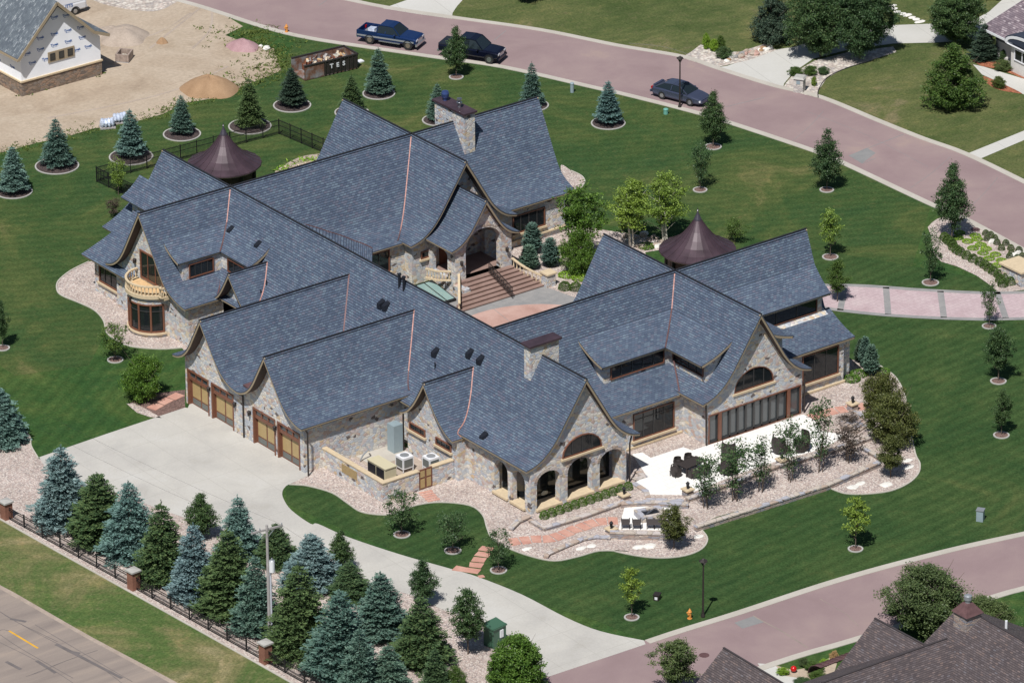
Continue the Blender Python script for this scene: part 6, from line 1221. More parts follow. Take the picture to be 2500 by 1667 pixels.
def park(pr, pf, fx, wb, w_):    # wheel contact points on the near side (rear, front) give position and heading
    A = G(pr); B = G(pf); d = (B-A)[:2]; d /= np.linalg.norm(d); q = np.array([-d[1], d[0]]); return B[:2]-d*fx+q*w_, math.atan2(d[1], d[0])
ZV = Z(860, 30, 400*2351/2352); ZS = Z(1560, 140, 200*2351/2091)
c, a = park(ZV(262, 468), ZV(800, 552), 1.95, 3.65, .95); vehicle('pickup_truck', 'dark blue pickup with silver side stripe and open loaded bed at the kerb', 'pickup truck', c, a, 'pickup', 'car_blue', 'rusty_rim')
c, a = park(ZV(1400, 665), ZV(1965, 752), 1.9, 3.65, .95); vehicle('pickup_truck', 'black pickup with covered bed parked behind the maple sapling', 'pickup truck', c, a, 'topper', 'car_black')
c, a = park(ZS(590, 1085), ZS(1290, 1262), 1.42, 2.81, .9); vehicle('sedan', 'grey blue sedan with sunroof parked behind the street lamp', 'car', c, a, 'sedan', 'car_grey')
PV = G(ZN(1205, 245)); av = math.atan2(*(G(ZN(1150, 200))-G(ZN(1500, 130)))[1::-1]); dvv = np.array([math.cos(hx+PI), math.sin(hx+PI)]); vn = vehicle('van', 'white van with faded lettering behind the unfinished house, cut by the top edge', 'van', PV[:2]+dvv*1.65+np.array([-math.sin(hx), math.cos(hx)])*.98, hx+PI, 'van', 'car_white')
text("ITTS", .42, 'blue_print', vn, (-1.0, .995, 1.0), (PI/2, 0, PI), bold=.01)
PB = G(ZT(2200, 95)); vehicle('sedan', 'black car cut off by the top right corner on the far driveway', 'car', PB[:2]+np.array([1.5, 2.0]), a+.8, 'sedan', 'car_black')
# ================================================================== VEGETATION
rg = np.random.default_rng(11)
def leafquads(C, size, up=.35, aspect=.6, stretch=None):
    """one small randomly turned leaf quad per centre"""
    n = len(C); N = rg.normal(size=(n, 3)); N[:, 2] = np.abs(N[:, 2])+up; N /= np.linalg.norm(N, axis=1)[:, None]
    A = rg.normal(size=(n, 3)); A -= (A*N).sum(1)[:, None]*N; A /= np.linalg.norm(A, axis=1)[:, None]; B = np.cross(N, A)
    s = size*rg.uniform(.6, 1.35, n)[:, None]; A = A*s*.5; B = B*s*.5*aspect
    V = np.stack([C-A, C+B*.9-A*.1, C+A, C-B*.9+A*.1], 1).reshape(-1, 3); return V, np.arange(4*n).reshape(-1, 4)
def conifer_mesh(seed, nlev=16, H_=6.0, R_=1.9, dens=1.0, droop=.16, gappy=.0, columnar=False):
    r = np.random.default_rng(seed); V = []; 
    for i in range(nlev):
        t = (i+.3)/nlev; z = H_*(.05+.93*t); rad = R_*((1-t)**(.66 if not columnar else .5))*(min(1, .9+t) if not columnar else (min(1, t*5+.55)))+.06; rad *= 1+.10*(i % 2); nb = max(6, int((17-9*t)*dens)); a0 = r.uniform(0, 6.28)
        for b in range(nb):
            if gappy and r.random() < gappy: continue
            a = a0+2*PI*b/nb+r.normal()*.14; L = rad*r.uniform(.66, 1.14); zz = z+r.normal()*.06; d = np.array([math.cos(a), math.sin(a)]); q = np.array([-d[1], d[0]])
            ns = max(3, int(L/.11)); s = np.linspace(.18, 1, ns)
            px = d[None]*(s*L)[:, None]; pz = zz+L*(.10*s-droop*2.0*s**2+.10*s**6)+(.02 if not columnar else .35*L*s)
            for k in range(ns):
                wd = .42*L*(1-.72*s[k])+.05; m = max(2, int(wd/.085))
                for side in (-1, 1):
                    for w in range(m):
                        f = (w+r.random())/m; c = np.array([*(px[k]+q*side*wd*f+d*wd*f*.5), pz[k]-.06*wd*f-.02*r.random()]); u = np.array([*(d*.55+q*side*(.25+.65*f)), .14+r.normal()*.2]); u /= np.linalg.norm(u); l = .12*r.uniform(.7, 1.5)
                        h = np.cross(u, [r.normal()*.35, r.normal()*.35, 1.0]); h /= np.linalg.norm(h); h *= 1.45
                        V.append([c-u*l*.3-h*.017, c-u*l*.3+h*.017, c+u*l+h*.03, c+u*l-h*.03])
    for j in range(44):
        c = np.array([r.normal()*.03, r.normal()*.02, H_*(.90+.11*j/44)]); a = r.uniform(0, 6.28); u = np.array([math.cos(a)*.5, math.sin(a)*.5, .8]); h = np.array([-math.sin(a), math.cos(a), 0]); V.append([c-h*.02, c+h*.02, c+u*.13+h*.01, c+u*.13-h*.01])
    V = np.array(V).reshape(-1, 3); return V, np.arange(len(V)).reshape(-1, 4)
CON = [conifer_mesh(s, gappy=g, droop=dr, dens=de) for s, g, dr, de in ((1, .04, .14, 1.05), (2, .07, .18, 1.0), (3, .03, .12, 1.15), (4, .10, .2, .95))]
CONC = [conifer_mesh(21, 20, 3.0, .9, 1.2, .02, 0, True)]
MESH = {}
def shared(key, builder):
    if key not in MESH: MESH[key] = builder()
    return MESH[key]
def mesh_of(name, V, Fq, mat):
    o = npmesh(name, V, Fq, mat); me = o.data; bpy.data.objects.remove(o); return me
def attach(me, name, parent, scale):
    o = bpy.data.objects.new(name, me); COL.objects.link(o); o.parent = parent; o.scale = scale; return o
def trunkmesh(h, r0, r1, mat, seed=0, limbs=0, spread=.3, lh=(.35, .9)):
    rr = random.Random(seed); m = MB(); m.cyl((0, 0, -.05), (0, 0, h*.5), r0, (r0+r1)/2, 8); m.cyl((0, 0, h*.5), (0, 0, h), (r0+r1)/2, r1, 8)
    for i in range(limbs):
        z = h*rr.uniform(*lh); a = 2.4*i+rr.random(); L = spread*rr.uniform(.6, 1.1); p = (0, 0, z); q = (L*.5*math.cos(a), L*.5*math.sin(a), z+L*.45); q2 = (L*math.cos(a+.2), L*math.sin(a+.2), z+L*1.0)
        m.cyl(p, q, r0*.35, r0*.22, 5); m.cyl(q, q2, r0*.22, r0*.08, 5)
    o = m.build('trunk', mat); me = o.data; bpy.data.objects.remove(o); return me
def measure(base, topy, width, topx=None):
    P = G(DD(*base)); h = hgt(P, DD(topx if topx else base[0], topy)); return P, h, pxm(P, width*2500/2352)/2
def ring(P, r, name='mulch_ring', mat='bark_mulch', label=None):
    t = thing('mulch_ring', label, 'mulch ring', (P[0], P[1], 0), 0, 'mulch rings under the lawn trees')
    MB().lathe((0, 0, 0), [(0, .09), (r*.5, .075), (r-.1, .05), (r-.1, .0)], 28).build('mulch', mat, t); MB().lathe((0, 0, 0), [(r-.12, 0), (r-.12, .07), (r, .07), (r, 0)], 32).build('kerb_ring', 'mulch_ring_kerb', t)
def conifer(base, topy, width, mat, label, var=0, topx=None, ringr=None, group='conifers', rl=None, name='spruce_tree', columnar=False, fat=1.2):
    P, h, R = measure(base, topy, width, topx); t = thing(name, label, 'tree', P, rnd.uniform(0, 6.28), group)
    V, Fq = CONC[0] if columnar else CON[var % 4]; H0, R0 = (3.0, .9) if columnar else (6.0, 1.9)
    me = shared(('con', var % 4 if not columnar else 9, mat), lambda: mesh_of('crown', V, Fq, mat)); s = (R/R0*fat, R/R0*fat, h/H0); cr = attach(me, 'crown', t, s); cr.location = (0, 0, .3 if fat < 1 and not columnar else 0)
    tm = shared('contrunk', lambda: trunkmesh(5.6, .16, .03, 'bark')); attach(tm, 'trunk', t, (s[2]*.9, s[2]*.9, h/6.0*.95))
    if ringr: ring(P, pxm(P, ringr*2500/2352), label=rl)
    return t
PROF = {'oval': [(0, .35), (.15, .75), (.4, 1), (.65, .95), (.85, .62), (1, .15)], 'maple': [(0, .42), (.15, .85), (.35, 1), (.6, .72), (.8, .38), (1, .05)], 'cone': [(0, .42), (.15, .85), (.35, 1), (.6, .72), (.8, .38), (1, .05)], 'pyr': [(0, .8), (.1, 1), (.35, .9), (.65, .58), (.88, .25), (1, .04)],
        'ball': [(0, .75), (.15, .95), (.45, 1), (.7, .85), (.88, .55), (1, .12)], 'vase': [(0, .18), (.35, .6), (.65, .95), (.85, .85), (1, .35)]}
def broad_mesh(seed, H_, R_, z0, ncl, nleaf, lsz, shape='oval', rc=.42, surf=.5):
    r = np.random.default_rng(seed); C = []; pf = PROF[shape]; ph = r.uniform(0, 6.28, 4)
    while len(C) < ncl:
        t = r.random(); f = np.interp(t, [p[0] for p in pf], [p[1] for p in pf])
        if r.random() > f**1.3+.05: continue
        a = r.uniform(0, 6.28); lk = .25 if shape == 'ball' else 1; lob = 1+lk*(.17*math.sin(2*a+ph[0]+3*t)+.13*math.sin(3*a+ph[1]-5*t)+.10*math.sin(5*a+ph[2]+9*t)+r.normal()*.05)
        q = math.sqrt(r.uniform(surf**2*.5, 1)) if r.random() < .8 else r.random()*.6
        C.append([math.cos(a)*q*f*R_*.86*lob, math.sin(a)*q*f*R_*.86*lob, z0+(H_-z0)*(.02+.94*t)])
    C = np.array(C); n = nleaf; k = r.uniform(.55, 1.25, (ncl, 1)); k = np.repeat(k, n, 0)
    X = np.repeat(C, n, 0)+np.clip(r.normal(size=(ncl*n, 3)), -1.9, 1.9)*np.array([rc, rc, rc*.6])*.42*k
    return leafquads(X, lsz)
PROTO = {   # H, R, crown base, clusters, leaves, leaf size, shape, cluster radius, surface bias, trunk r
    'maple': (5, 1.5, .8, 150, 95, .135, 'maple', .5, .3, .07), 'oval': (5, 1.5, 1.2, 130, 95, .135, 'oval', .48, .35, .07), 'sapling': (4, 1.0, 1.2, 60, 42, .15, 'oval', .36, .3, .045),
    'sparse': (3.5, 1.3, .8, 80, 34, .13, 'oval', .42, .3, .05), 'wide': (6, 3.0, .4, 300, 150, .14, 'oval', .66, .45, .14), 'bush': (2.6, 1.9, .1, 200, 110, .11, 'oval', .42, .5, .06),
    'dense': (4, 1.9, .05, 520, 90, .13, 'ball', .36, .75, .08), 'airy': (3.2, .85, .4, 70, 25, .105, 'vase', .36, .2, .03), 'birch': (6, 1.8, 1.6, 110, 70, .16, 'oval', .5, .3, .08), 'pyramid': (6, 2.2, .3, 300, 110, .15, 'pyr', .5, .45, .12), 'big': (9, 4.2, .8, 480, 170, .19, 'oval', .85, .5, .2)}
def broad(base, topy, width, kind, mat, label, bark='bark', ringr=None, topx=None, group='garden trees', rl=None, seed=0, name='leafy_tree', stems=1, cat='tree', rmat='brown_mulch'):
    P, h, R = measure(base, topy, width, topx); t = thing(name, label, cat, P, rnd.uniform(0, 6.28), group); q = PROTO[kind]
    me = shared(('br', kind, mat, seed % 2), lambda: mesh_of('crown', *broad_mesh(31+seed % 2*7+len(kind), *q[:9]), mat)); s = (R/q[1], R/q[1], h/q[0]); attach(me, 'crown', t, s)
    for k in range(stems):
        tm = shared(('tr', kind, bark), lambda: trunkmesh(q[0]*.82, q[9], q[9]*.25, bark, 3, {'dense': 8, 'bush': 8, 'birch': 5, 'sparse': 9, 'airy': 7}.get(kind, 14), q[1]*.9, (max(.15, q[2]/q[0]*.8), .8))); o = attach(tm, 'trunk', t, (s[0]*.9, s[1]*.9, s[2]*.95))
        if stems > 1: a = 2*PI*k/stems; o.location = (.18*math.cos(a), .18*math.sin(a), 0); o.rotation_euler = (.10*math.sin(a), .10*math.cos(a), a)
    if ringr: ring(P, pxm(P, ringr*2500/2352), mat=rmat, label=rl)
    return t
# back row of spruces in their mulch rings
BK = [((32, 441), 343, 82, 'needles_blue', 43, 'blue spruce at the left edge of the back row', 0), ((131, 382), 279, 82, 'needles_teal', 51, 'spruce with browned lower boughs, second in the back row', 1), ((301, 361), 259, 76, 'needles_blue', 51, 'blue spruce behind the black fence corner', 2), ((418, 309), 227, 64, 'needles_teal', 44, 'blue spruce standing right of the plastic wrapped pallets', 0),
      ((574, 291), 184, 78, 'needles_olive', 50, 'olive green spruce behind the pavilion roof', 3), ((671, 243), 163, 72, 'needles_dark', 44, 'dark spruce just below the dumpster', 2), ((808, 259), 180, 68, 'needles_green', 40, 'green spruce behind the back gable ridge', 1), ((870, 216), 118, 72, 'needles_teal', 38, 'blue spruce right of the dumpster', 0),
      ((1005, 277), 199, 62, 'needles_teal', 36, 'spruce half hidden by the big chimney', 1), ((1222, 243), 150, 62, 'needles_teal', 39, 'blue spruce behind the tip of the tallest back ridge', 3), ((1397, 284), 194, 72, 'needles_blue', 40, 'blue spruce alone on the lawn right of the house', 2)]
for b, ty, wd, mt, rr_, lab, v in BK: conifer(b, ty, wd, mt, lab, v, None, rr_, 'spruces in mulch rings behind the house', 'dark ring under '+lab, fat=.86)
# belt of conifers by the country road
FG = [((4, 1012), 890, 98, 'needles_blue', 'blue spruce cut by the left edge above the gravel', 1), ((146, 1202), 1024, 116, 'needles_silver', 'tall pale blue spruce first in the belt from the left', 0), ((228, 1238), 1085, 118, 'needles_green', 'deep green spruce second in the belt', 2), ((300, 1276), 1105, 112, 'needles_blue', 'blue spruce third in the belt, wide at its foot', 1), ((376, 1329), 1150, 110, 'needles_green', 'green spruce right behind the middle brick pillar', 3),
      ((448, 1373), 1203, 98, 'needles_silver', 'silver blue spruce between two green ones', 0), ((549, 1275), 1137, 84, 'needles_blue', 'blue spruce showing its tip behind an olive one by the driveway', 3), ((528, 1406), 1215, 120, 'needles_olive', 'olive green spruce left of the utility pole', 2), ((635, 1290), 1202, 82, 'needles_green', 'small dark spruce behind the utility pole top', 1), ((590, 1450), 1275, 94, 'needles_teal', 'teal spruce just behind the utility pole', 1),
      ((717, 1342), 1225, 106, 'needles_silver', 'silver blue spruce right of the utility pole near the driveway', 2), ((690, 1494), 1293, 132, 'needles_olive', 'broad olive green spruce right of the utility pole', 3), ((803, 1370), 1291, 82, 'needles_green', 'small green spruce at the driveway edge', 0), ((782, 1555), 1357, 136, 'needles_teal', 'broad pale teal spruce near the bottom edge', 0), ((876, 1458), 1314, 104, 'needles_teal', 'blue green spruce on the driveway side near the bottom', 2), ((968, 1520), 1368, 110, 'needles_green', 'dark green spruce at the right end of the belt', 1),
      ((893, 1590), 1478, 88, 'needles_teal', 'low teal spruce cut by the bottom edge', 3), ((828, 1600), 1440, 84, 'needles_teal', 'narrow teal spruce cut by the bottom edge beside the broad one', 1), ((1000, 1600), 1489, 62, 'needles_green', 'small green spruce at the bottom edge below the dark one', 2)]
for b, ty, wd, mt, lab, v in FG: conifer(b, ty, wd*1.04, mt, lab, v, None, None, 'conifer belt between the fence and the driveway')
BT = [((464, 1238), 1132, 82, 'maple', 'leaves_dark', 'dark broadleaf tree among the conifers by the forecourt', 450), ((784, 1312), 1217, 66, 'maple', 'leaves_dark', 'narrow dark broadleaf tree at the driveway edge behind the small green spruce', 776), ((971, 1392), 1284, 74, 'maple', 'leaves_dark', 'dark broadleaf tree beside the driveway behind the right end spruce', 965), ((1075, 1502), 1349, 94, 'oval', 'leaves_dark', 'dark round headed tree beside the green utility cabinet', 1067)]
for b, ty, wd, k, mt, lab, tx in BT: broad(b, ty, wd, k, mt, lab, topx=tx, group='broadleaf trees beside the driveway', name='maple_tree')
broad((1187, 1592), 1456, 146, 'dense', 'leaves_bright', 'dense bright green round tree at the bottom edge', group=None, name='round_tree'); broad((1046, 1590), 1530, 68, 'bush', 'leaves_mid', 'small green shrub at the bottom edge beside the round bright tree', group=None, name='shrub', cat='shrub')
# saplings in rings
SP = [((1048, 178), 60, 58, 'maple', 'leaves_dark', 17, 'maple sapling in front of the black pickup'), ((1638, 338), 208, 66, 'maple', 'leaves_dark', 20, 'dark leafy tree below the grey sedan'), ((1608, 437), 316, 64, 'sparse', 'leaves_dark', 17, 'thin sparse sapling below the dark leafy tree'), ((1899, 437), 297, 74, 'maple', 'leaves_dark', 17, 'dark leafy tree by the kerb in the bend of the street'), ((1907, 591), 473, 56, 'sapling', 'leaves_yellow', 19, 'yellow green sapling behind the right gable ridge'),
      ((2137, 650), 521, 66, 'sparse', 'leaves_dark', 20, 'loose dark sapling left of the hedge of round shrubs'), ((2272, 750), 640, 52, 'sparse', 'leaves_dark', 17, 'small dark sapling at the entry drive'), ((2293, 876), 742, 72, 'oval', 'leaves_dark', 19, 'dark oval tree on the right lawn, the upper one'), ((2300, 1000), 893, 50, 'oval', 'leaves_dark', 19, 'dark oval tree on the right lawn, the lower one'), ((1965, 1261), 1137, 70, 'sapling', 'leaves_yellow', 18, 'yellow green sapling on the middle of the front lawn'),
      ((1451, 1418), 1297, 54, 'sapling', 'leaves_yellow', 18, 'yellow green sapling by the meter box'), ((1145, 1310), 1208, 72, 'sparse', 'leaves_dark', 20, 'sparse dark tree beside the red stepping stones'), ((1040, 1265), 1168, 90, 'sparse', 'leaves_dark', 20, 'sparse dark tree in the middle of the driveway island'), ((923, 1228), 1120, 92, 'sparse', 'leaves_dark', 20, 'sparse dark tree in front of the yard gate wall'), ((265, 827), 738, 82, 'sparse', 'leaves_mid', 19, 'low sparse tree on the lawn below the bow window'), ((6, 800), 688, 40, 'oval', 'leaves_dark', 17, 'dark tree cut by the left edge on the west lawn')]
for b, ty, wd, k, mt, rr_, lab in SP: broad(b, ty, wd, k, mt, lab, ringr=rr_, group='young trees in mulch rings', rl='ring under '+lab, seed=b[0], name='young_tree')
broad((272, 448), 356, 50, 'sparse', 'leaves_yellow', 'thin yellow green sapling at the corner of the black fence', group=None, name='young_tree', seed=1); broad((1923, 693), 594, 54, 'oval', 'leaves_mid', 'small green tree at the end of the entry drive by the right gable', group=None, name='young_tree'); broad((2186, 552), 372, 84, 'maple', 'leaves_dark', 'large dark tree on the gravel at the street kerb', group=None, name='maple_tree')
broad((328, 918), 815, 114, 'bush', 'leaves_bright', 'broad bright green bush beside the first garage door', group=None, name='bush', cat='shrub', bark='bark'); broad((262, 500), 452, 44, 'sparse', 'leaves_plum', 'bare twiggy plum coloured shrub behind the west roof skirt', group=None, name='shrub', cat='shrub')
# by the entrance court
broad((1338, 612), 420, 124, 'birch', 'leaves_bright', 'tall bright green tree between the stairs and the right wing', group=None, name='leafy_tree', seed=1); broad((1330, 632), 525, 92, 'bush', 'leaves_bright', 'low bright green bush under the tall tree by the court', group=None, name='bush', cat='shrub'); broad((1450, 566), 410, 124, 'birch', 'leaves_yellow', 'left one of two pale trunked yellow green birches', 'birch_bark', group='birches', stems=3, name='birch_tree'); broad((1528, 556), 394, 116, 'birch', 'leaves_yellow', 'right one of two pale trunked yellow green birches', 'birch_bark', group='birches', stems=3, seed=1, name='birch_tree', topx=1503); broad((1688, 556), 497, 62, 'sparse', 'leaves_mid', 'loose green shrub right of the copper cone roof', group=None, name='shrub', cat='shrub')
ZT2 = lambda a, b: ((1100+a*400/2091)*.9408, (480+b*400/2091)*.9408)
for (bx, by), ty, wd, lab in ((ZT2(1045, 720), ZT2(0, 345)[1], 52, 'tallest of three blue green junipers right of the stairs'), (ZT2(1000, 920), ZT2(0, 625)[1], 52, 'front one of three junipers behind the curved balustrade'), (ZT2(1272, 895), ZT2(0, 535)[1], 48, 'right one of three junipers above the stone pedestal')): conifer((bx, by), ty, wd, 'needles_teal', lab, 0, group='junipers by the stairs', name='juniper', columnar=True, fat=.8)
ZID = lambda a, b: ((1500+a*850/2351)*.9408, (850+b*850/2351)*.9408)
for (bx, by), ty, wd, lab, mt in ((ZID(1665, 95), ZID(0, -60)[1], 36, 'dark juniper behind the pair at the east corner', 'needles_dark'), (ZID(1690, 130), ZID(0, -75)[1], 34, 'left one of the blue junipers at the east house corner', 'needles_teal'), (ZID(1732, 185), ZID(0, -20)[1], 42, 'right one of the blue junipers at the east house corner', 'needles_teal')): conifer((bx, by), ty, wd, mt, lab, 0, group='junipers at the east corner', name='juniper', columnar=True, fat=.8)
for (bx, by), ty, wd, lab, k in ((ZID(1805, 440), ZID(0, 175)[1], 112, 'upper of the three big olive bushes east of the terrace', 'bush'), (ZID(1870, 640), ZID(0, 320)[1], 146, 'middle and widest of the three big olive bushes east of the terrace', 'bush'), (ZID(1865, 870), ZID(0, 585)[1], 74, 'lowest of the olive bushes, a small tree on the gravel', 'oval')): broad((bx, by), ty, wd, k, 'leaves_olive', lab, 'bark', group='olive bushes east of the terrace', name='olive_bush', cat='shrub' if k == 'bush' else 'tree')
ord_ = ('first', 'second', 'third', 'fourth', 'fifth', 'sixth')
for i, (x, y, ty, wd) in enumerate(((620, 1080, 730, 66), (812, 1030, 620, 78), (990, 970, 610, 60), (1190, 900, 480, 64), (1388, 835, 345, 62), (1582, 770, 520, 66))): broad(ZID(x, y), ZID(0, ty)[1]-4, wd*1.3, 'airy', 'leaves_dark' if i != 5 else 'leaves_plum', ord_[i]+' from the left of six thin upright trees below the terrace', 'bark', group='row of six thin trees below the terrace', seed=i, stems=3, name='thin_tree')
broad(ZID(402, 1352), ZID(0, 1060)[1], 80, 'oval', 'leaves_olive', 'olive green bushy tree in front of the fire pit', 'bark', group=None, name='bushy_tree'); broad(ZID(1570, 520), ZID(0, 440)[1], 58, 'sparse', 'leaves_plum', 'bare plum coloured shrub on the terrace gravel', 'bark', group=None, name='shrub', cat='shrub')
# top right
broad((1775, 98), -30, 110, 'pyramid', 'needles_dark', 'dark blue green spruce mass at the top beside the big leafy trees', 'bark', group=None, name='spruce_tree'); broad((1885, 130), -65, 170, 'big', 'leaves_dark', 'left one of two big leafy trees over the far driveway', 'bark', group='big leafy trees over the far driveway', name='oak_tree'); broad((1975, 135), -75, 160, 'big', 'leaves_dark', 'right one of two big leafy trees over the far driveway', 'bark', group='big leafy trees over the far driveway', name='oak_tree', seed=1)
broad((2194, 102), -50, 150, 'big', 'leaves_dark', 'leafy tree over the far driveway near the stucco house', 'bark', group=None, name='oak_tree', seed=1); conifer((2260, 135), 55, 56, 'needles_dark', 'narrow dark conifer at the stucco house corner', 2, group=None); broad((2188, 245), 98, 144, 'pyramid', 'leaves_mid', 'broad green pyramidal tree on the far lawn', 'bark', group=None, name='linden_tree'); broad((2305, 143), 113, 22, 'dense', 'leaves_dark', 'small clipped shrub against the stucco house wall', 'bark', group=None, name='shrub', cat='shrub')
broad((1210, 5), -45, 60, 'oval', 'leaves_dark', 'tree mostly above the top edge beyond the upper street', group=None)
for (x, y), ty, wd, mt, lab in ((ZC(527, 285), 190, 26, 'leaves_lime', 'bright lime shrub in the rock bed, left'), (ZC(570, 295), 225, 34, 'leaves_lime', 'bright lime shrub in the rock bed, front'), (ZC(610, 285), 205, 34, 'leaves_mid', 'green shrub in the rock bed behind the lime one'), (ZC(630, 335), 270, 56, 'leaves_dark', 'low dark juniper on the boulders'), (ZC(1040, 435), 385, 52, 'leaves_mid', 'low green shrub left of the mailbox pillar'), (ZC(1125, 430), 380, 52, 'leaves_mid', 'low green shrub behind the mailbox pillar'), (ZC(1200, 425), 385, 44, 'leaves_dark', 'low dark shrub under the big trees right of the mailbox pillar'), (ZC(1145, 495), 440, 22, 'leaves_yellow', 'small yellow green shrub right of the mailbox pillar'), (ZC(2205, 505), 440, 50, 'grass_tuft', 'low green plant in the red mulch bed'), (ZC(2240, 400), 350, 90, 'leaves_sage', 'spreading sage green ground cover by the stucco house')):
    b = (x*.9408, y*.9408); broad(b, ty*.4002, wd*.75 if wd < 60 else wd*.6, 'bush', mt, lab, 'bark', group=None, name='shrub', cat='shrub')
# bottom right
broad((2125, 1455), 1298, 225, 'wide', 'leaves_sage', 'large feathery sage green tree behind the brown roof', 'bark', group=None, name='leafy_tree'); broad((2262, 1490), 1372, 175, 'wide', 'leaves_sage', 'second feathery sage green tree right of the brick chimney', 'bark', group=None, name='leafy_tree', seed=1); broad((1552, 1600), 1462, 104, 'oval', 'leaves_sage', 'grey green tree at the bottom edge beside the lower street', group=None, seed=1); broad((2330, 1600), 1505, 100, 'sparse', 'leaves_sage', 'sparse pale tree in front of the brown roof at the corner', group=None)
ZMD = lambda a, b: ((1700+a*800/2352)*.9408, (1367+b*800/2352)*.9408)
for (a, b), ty, wd, mt, lab in (((620, 820), 770, 40, 'leaves_lime', 'lime green shrub beside the red ball'), ((845, 790), 735, 66, 'leaves_mid', 'round green shrub in the neighbour bed'), ((870, 850), 800, 60, 'leaves_mid', 'low green shrub at the foot of the brown roof'), ((920, 745), 715, 40, 'leaves_lime', 'yellow green shrub under the straw grass'), ((990, 730), 650, 32, 'straw', 'tuft of straw coloured ornamental grass'), ((770, 760), 700, 36, 'leaves_sage', 'pale flowering shrub in the neighbour bed'), ((770, 880), 855, 60, 'leaves_dark', 'dark green shrub at the bottom edge of the neighbour bed')): broad(ZMD(a, b), ZMD(0, ty)[1], wd*.8, 'bush', mt, lab, 'bark', group=None, name='shrub', cat='shrub')
sheet('flower_bed', 'bare_dirt', [G((1700+a*800/2352, 1367+b*800/2352)) for a, b in ((560, 752), (700, 790), (800, 770), (960, 700), (1010, 740), (960, 900), (640, 960), (600, 800))], .016)
sheet('neighbour_path', 'pale_concrete', [G((1700+a*800/2352, 1367+b*800/2352)) for a, b in ((440, 740), (560, 748), (640, 830), (820, 860), (1000, 930), (640, 1000))], .018)
q = G((1700+698*800/2352, 1367+806*800/2352)); t = tag(MB().ell((q[0], q[1], .3), (.22, .22, .22), 16, 12).build('gazing_ball', 'red_ball', None, True), 'shiny red ball in the neighbour garden bed', 'garden ball')
# round box shrubs and ground cover
def dome_mesh(R_=.5, H_=.55, n=1500, ls=.07):
    r = np.random.default_rng(5); p = r.normal(size=(n, 3)); p[:, 2] = np.abs(p[:, 2])*1.0; p /= np.linalg.norm(p, axis=1)[:, None]; return leafquads(p*np.array([R_, R_, H_])*r.uniform(.9, 1.03, n)[:, None]+np.array([0, 0, .06]), ls, .5, .8)
def small(p, R, hh, mat, label, group, name, cat='shrub', spread=False):
    P = G(p); me = shared(('dome', mat, spread), lambda: mesh_of('foliage', *(dome_mesh() if not spread else dome_mesh(.5, .22, 500, .10)), mat)); o = bpy.data.objects.new(name, me); COL.objects.link(o); o.location = (P[0], P[1], 0); o.scale = (R/.5, R/.5, hh/.55 if not spread else hh/.22); o.rotation_euler = (0, 0, rnd.random()*6); return tag(o, label, cat, group)
bx_ = [ZH(1047+i*(1615-1047)/11., 1285-(1285-1090)*i/11.) for i in range(12)]
for i, p in enumerate(bx_): small(p, .36, .56, 'leaves_bright', ('end one nearest the steps corner in the row of round box shrubs under the arcade' if i == 0 else 'last round box shrub by the lantern pedestal under the arcade' if i == 11 else 'round box shrub number %d from the left under the arcade arches' % (i+1)), 'row of round box shrubs under the arcade', 'box_shrub')
hd_ = [(690, 690), (735, 725), (770, 755), (815, 790), (835, 845), (890, 890), (945, 925), (1048, 985), (1150, 1035), (1255, 1085), (1335, 1135), (1400, 1180), (1470, 1230), (1555, 1285), (1580, 1360), (1685, 1330), (1620, 1430), (1745, 1400)]
for i, q in enumerate(hd_): small(ZHs(*q), .42, .58, 'leaves_mid', 'round box shrub number %d from the top of the curved hedge by the street' % (i+1), 'curved hedge of round box shrubs by the street', 'box_shrub')
gc = [(908, 670), (1060, 725), (1180, 635), (1215, 690), (1270, 780), (1145, 835), (1355, 845), (1305, 910), (1505, 935), (1400, 1000), (1600, 1030), (1530, 1110), (1725, 1115), (1740, 1190), (930, 590)]
for i, q in enumerate(gc): small(ZHs(*q), .46, .17, 'leaves_lime', 'flat lime green mat plant number %d from the top in the street gravel bed' % (i+1), 'lime green mat plants in the street bed', 'mat_plant', 'plant', True)
for i, q in enumerate(((1350, 615), (1370, 700), (1430, 640), (1490, 690), (1530, 760), (1600, 850), (1670, 770), (1750, 850), (1760, 930), (1730, 980), (1880, 880), (1850, 1010), (1930, 980))): small(ZHs(*q), .3, .42, 'leaves_sage', 'spiky lily clump number %d from the top along the street kerb' % (i+1), 'lily clumps along the kerb', 'lily_clump', 'plant')
for q, lab in ((ZE(2015, 985), 'left one of two round box shrubs below the stone pedestal'), (ZE(2090, 990), 'right one of two round box shrubs below the stone pedestal')): small(q, .52, .6, 'leaves_mid', lab, 'pair of round box shrubs by the court', 'box_shrub')
for q, lab in ((ZE(2030, 895), 'lime mat plant right of the pedestal by the court, left one'), (ZE(2115, 915), 'lime mat plant right of the pedestal by the court, right one'), (ZI(1600, 215), 'green mat plant at the east house corner, left'), (ZI(1650, 180), 'green mat plant at the east house corner, middle'), (ZI(1800, 165), 'green mat plant at the east house corner, right'), (ZE(1990, 735), 'mat plant behind the junipers'), (ZF(770, 425), 'mat plant among the birch boulders')): small(q, .7, .25, 'leaves_lime' if 'lime' in lab else 'leaves_bright', lab, 'mat plants', 'mat_plant', 'plant', True)
def rock(p, r_, label, mat='white_rock', flat=.5, group='garden rocks'):
    P = G(p); m = MB().ell((P[0], P[1], r_*flat*.4), (r_, r_*rnd.uniform(.5, .9), r_*flat), 8, 5, .16); return tag(m.build('rock', mat), label, 'rock', group)
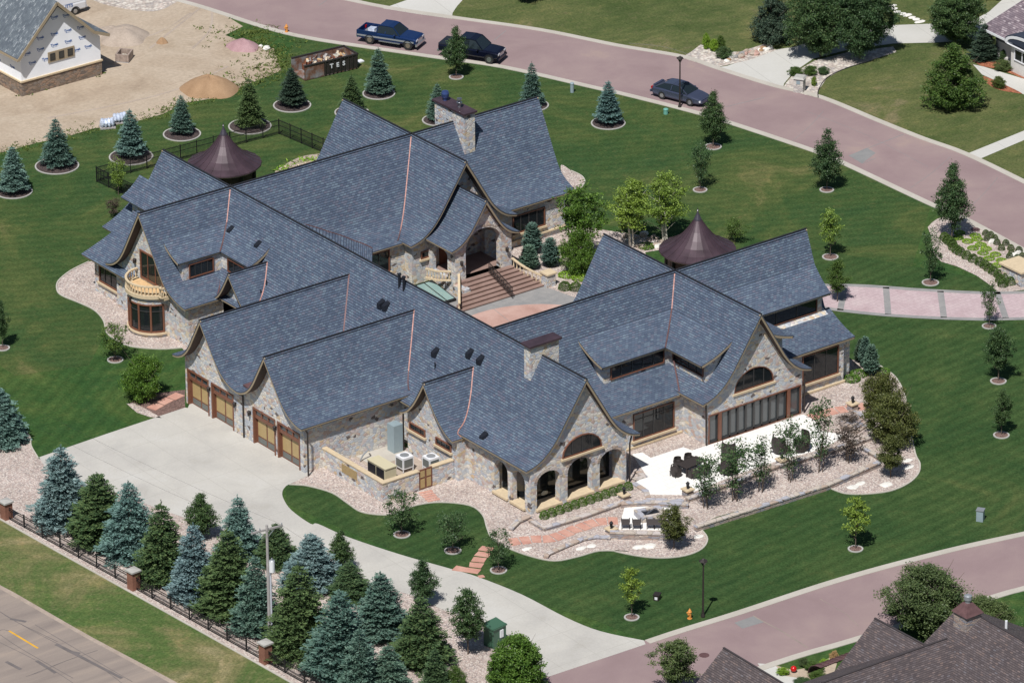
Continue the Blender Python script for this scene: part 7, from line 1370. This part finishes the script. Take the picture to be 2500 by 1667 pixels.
for p, r_, lab in ((ZK(1378, 800), .42, 'pale flat rock on the gravel at the start of the curving wall'), (ZK(1690, 797), .5, 'flat pale rock below the curving stone wall, left'), (ZK(1748, 783), .4, 'grey flat rock below the curving stone wall, right'), (ZK(2020, 790), .5, 'pale flat rock below the fire pit, left'), (ZK(2085, 783), .55, 'pale flat rock below the fire pit, right'), (ZI(570, 1272), .4, 'white rock by the fire pit tree'), (ZI(1610, 940), .5, 'flat rock low on the east gravel'), (ZI(1660, 915), .5, 'white flat rock on the east gravel'), (ZI(1835, 922), .55, 'white flat rock near the edging on the east gravel'), (ZI(1980, 760), .5, 'white slab on the east gravel, upper'), (ZI(1985, 805), .5, 'white slab on the east gravel, lower')): rock(p, r_, lab, flat=.14)
for i in range(26):
    t = i/25; p = ZC(640+260*t+rnd.uniform(-18, 18), 350-75*t+rnd.uniform(-14, 16)); rock(p, rnd.uniform(.22, .45), 'boulder in the rust and grey boulder edge along the far driveway', rnd.choice(['white_rock', 'sand_tan', 'grey_paver', 'stamped_pink', 'sand_grey']), .7, 'boulders along the far driveway')
for i in range(22):
    p = ZF(610+rnd.random()*270, 335+rnd.random()*100); rock(p, rnd.uniform(.15, .4), 'small boulder in the pale boulder bed under the birches', rnd.choice(['white_rock', 'sand_grey', 'mulch_ring_kerb']) if False else rnd.choice(['white_rock', 'sand_grey', 'sand_grey']), .6, 'boulders under the birches')
for i, (a, b) in enumerate(((455, 90), (485, 130), (530, 175), (605, 203), (672, 222), (742, 256), (808, 282), (858, 316))): P = G(ZT(a, b)); tag(MB().ell((P[0], P[1], .02), (.55 if i in (0, 4, 7) else .38, .3, .05), 9, 4, .12).build('stepping_stone', 'white_rock'), 'white stepping stone number %d from the top on the far lawn' % (i+1), 'stepping stone', 'white stepping stones on the far lawn')
for p in (ZHs(1860, 930), ZHs(1810, 960), ZHs(1440, 750)): rock(p, .4, {0: 'white boulder among the lily clumps, right', 1: 'white boulder among the lily clumps, left', 2: 'white boulder upper in the street bed'}[[ZHs(1860, 930), ZHs(1810, 960), ZHs(1440, 750)].index(p)], 'white_rock', .7)
fringe(P_(ZA, (1880, 1165), (1980, 1110), (2140, 1060)), 30, .35, 'leaves_lime', 'flower_border', .3); fringe(P_(ZA, (1930, 1150), (2000, 1120), (2060, 1100)), 8, .25, 'flower_pale', 'flower_border', .2)
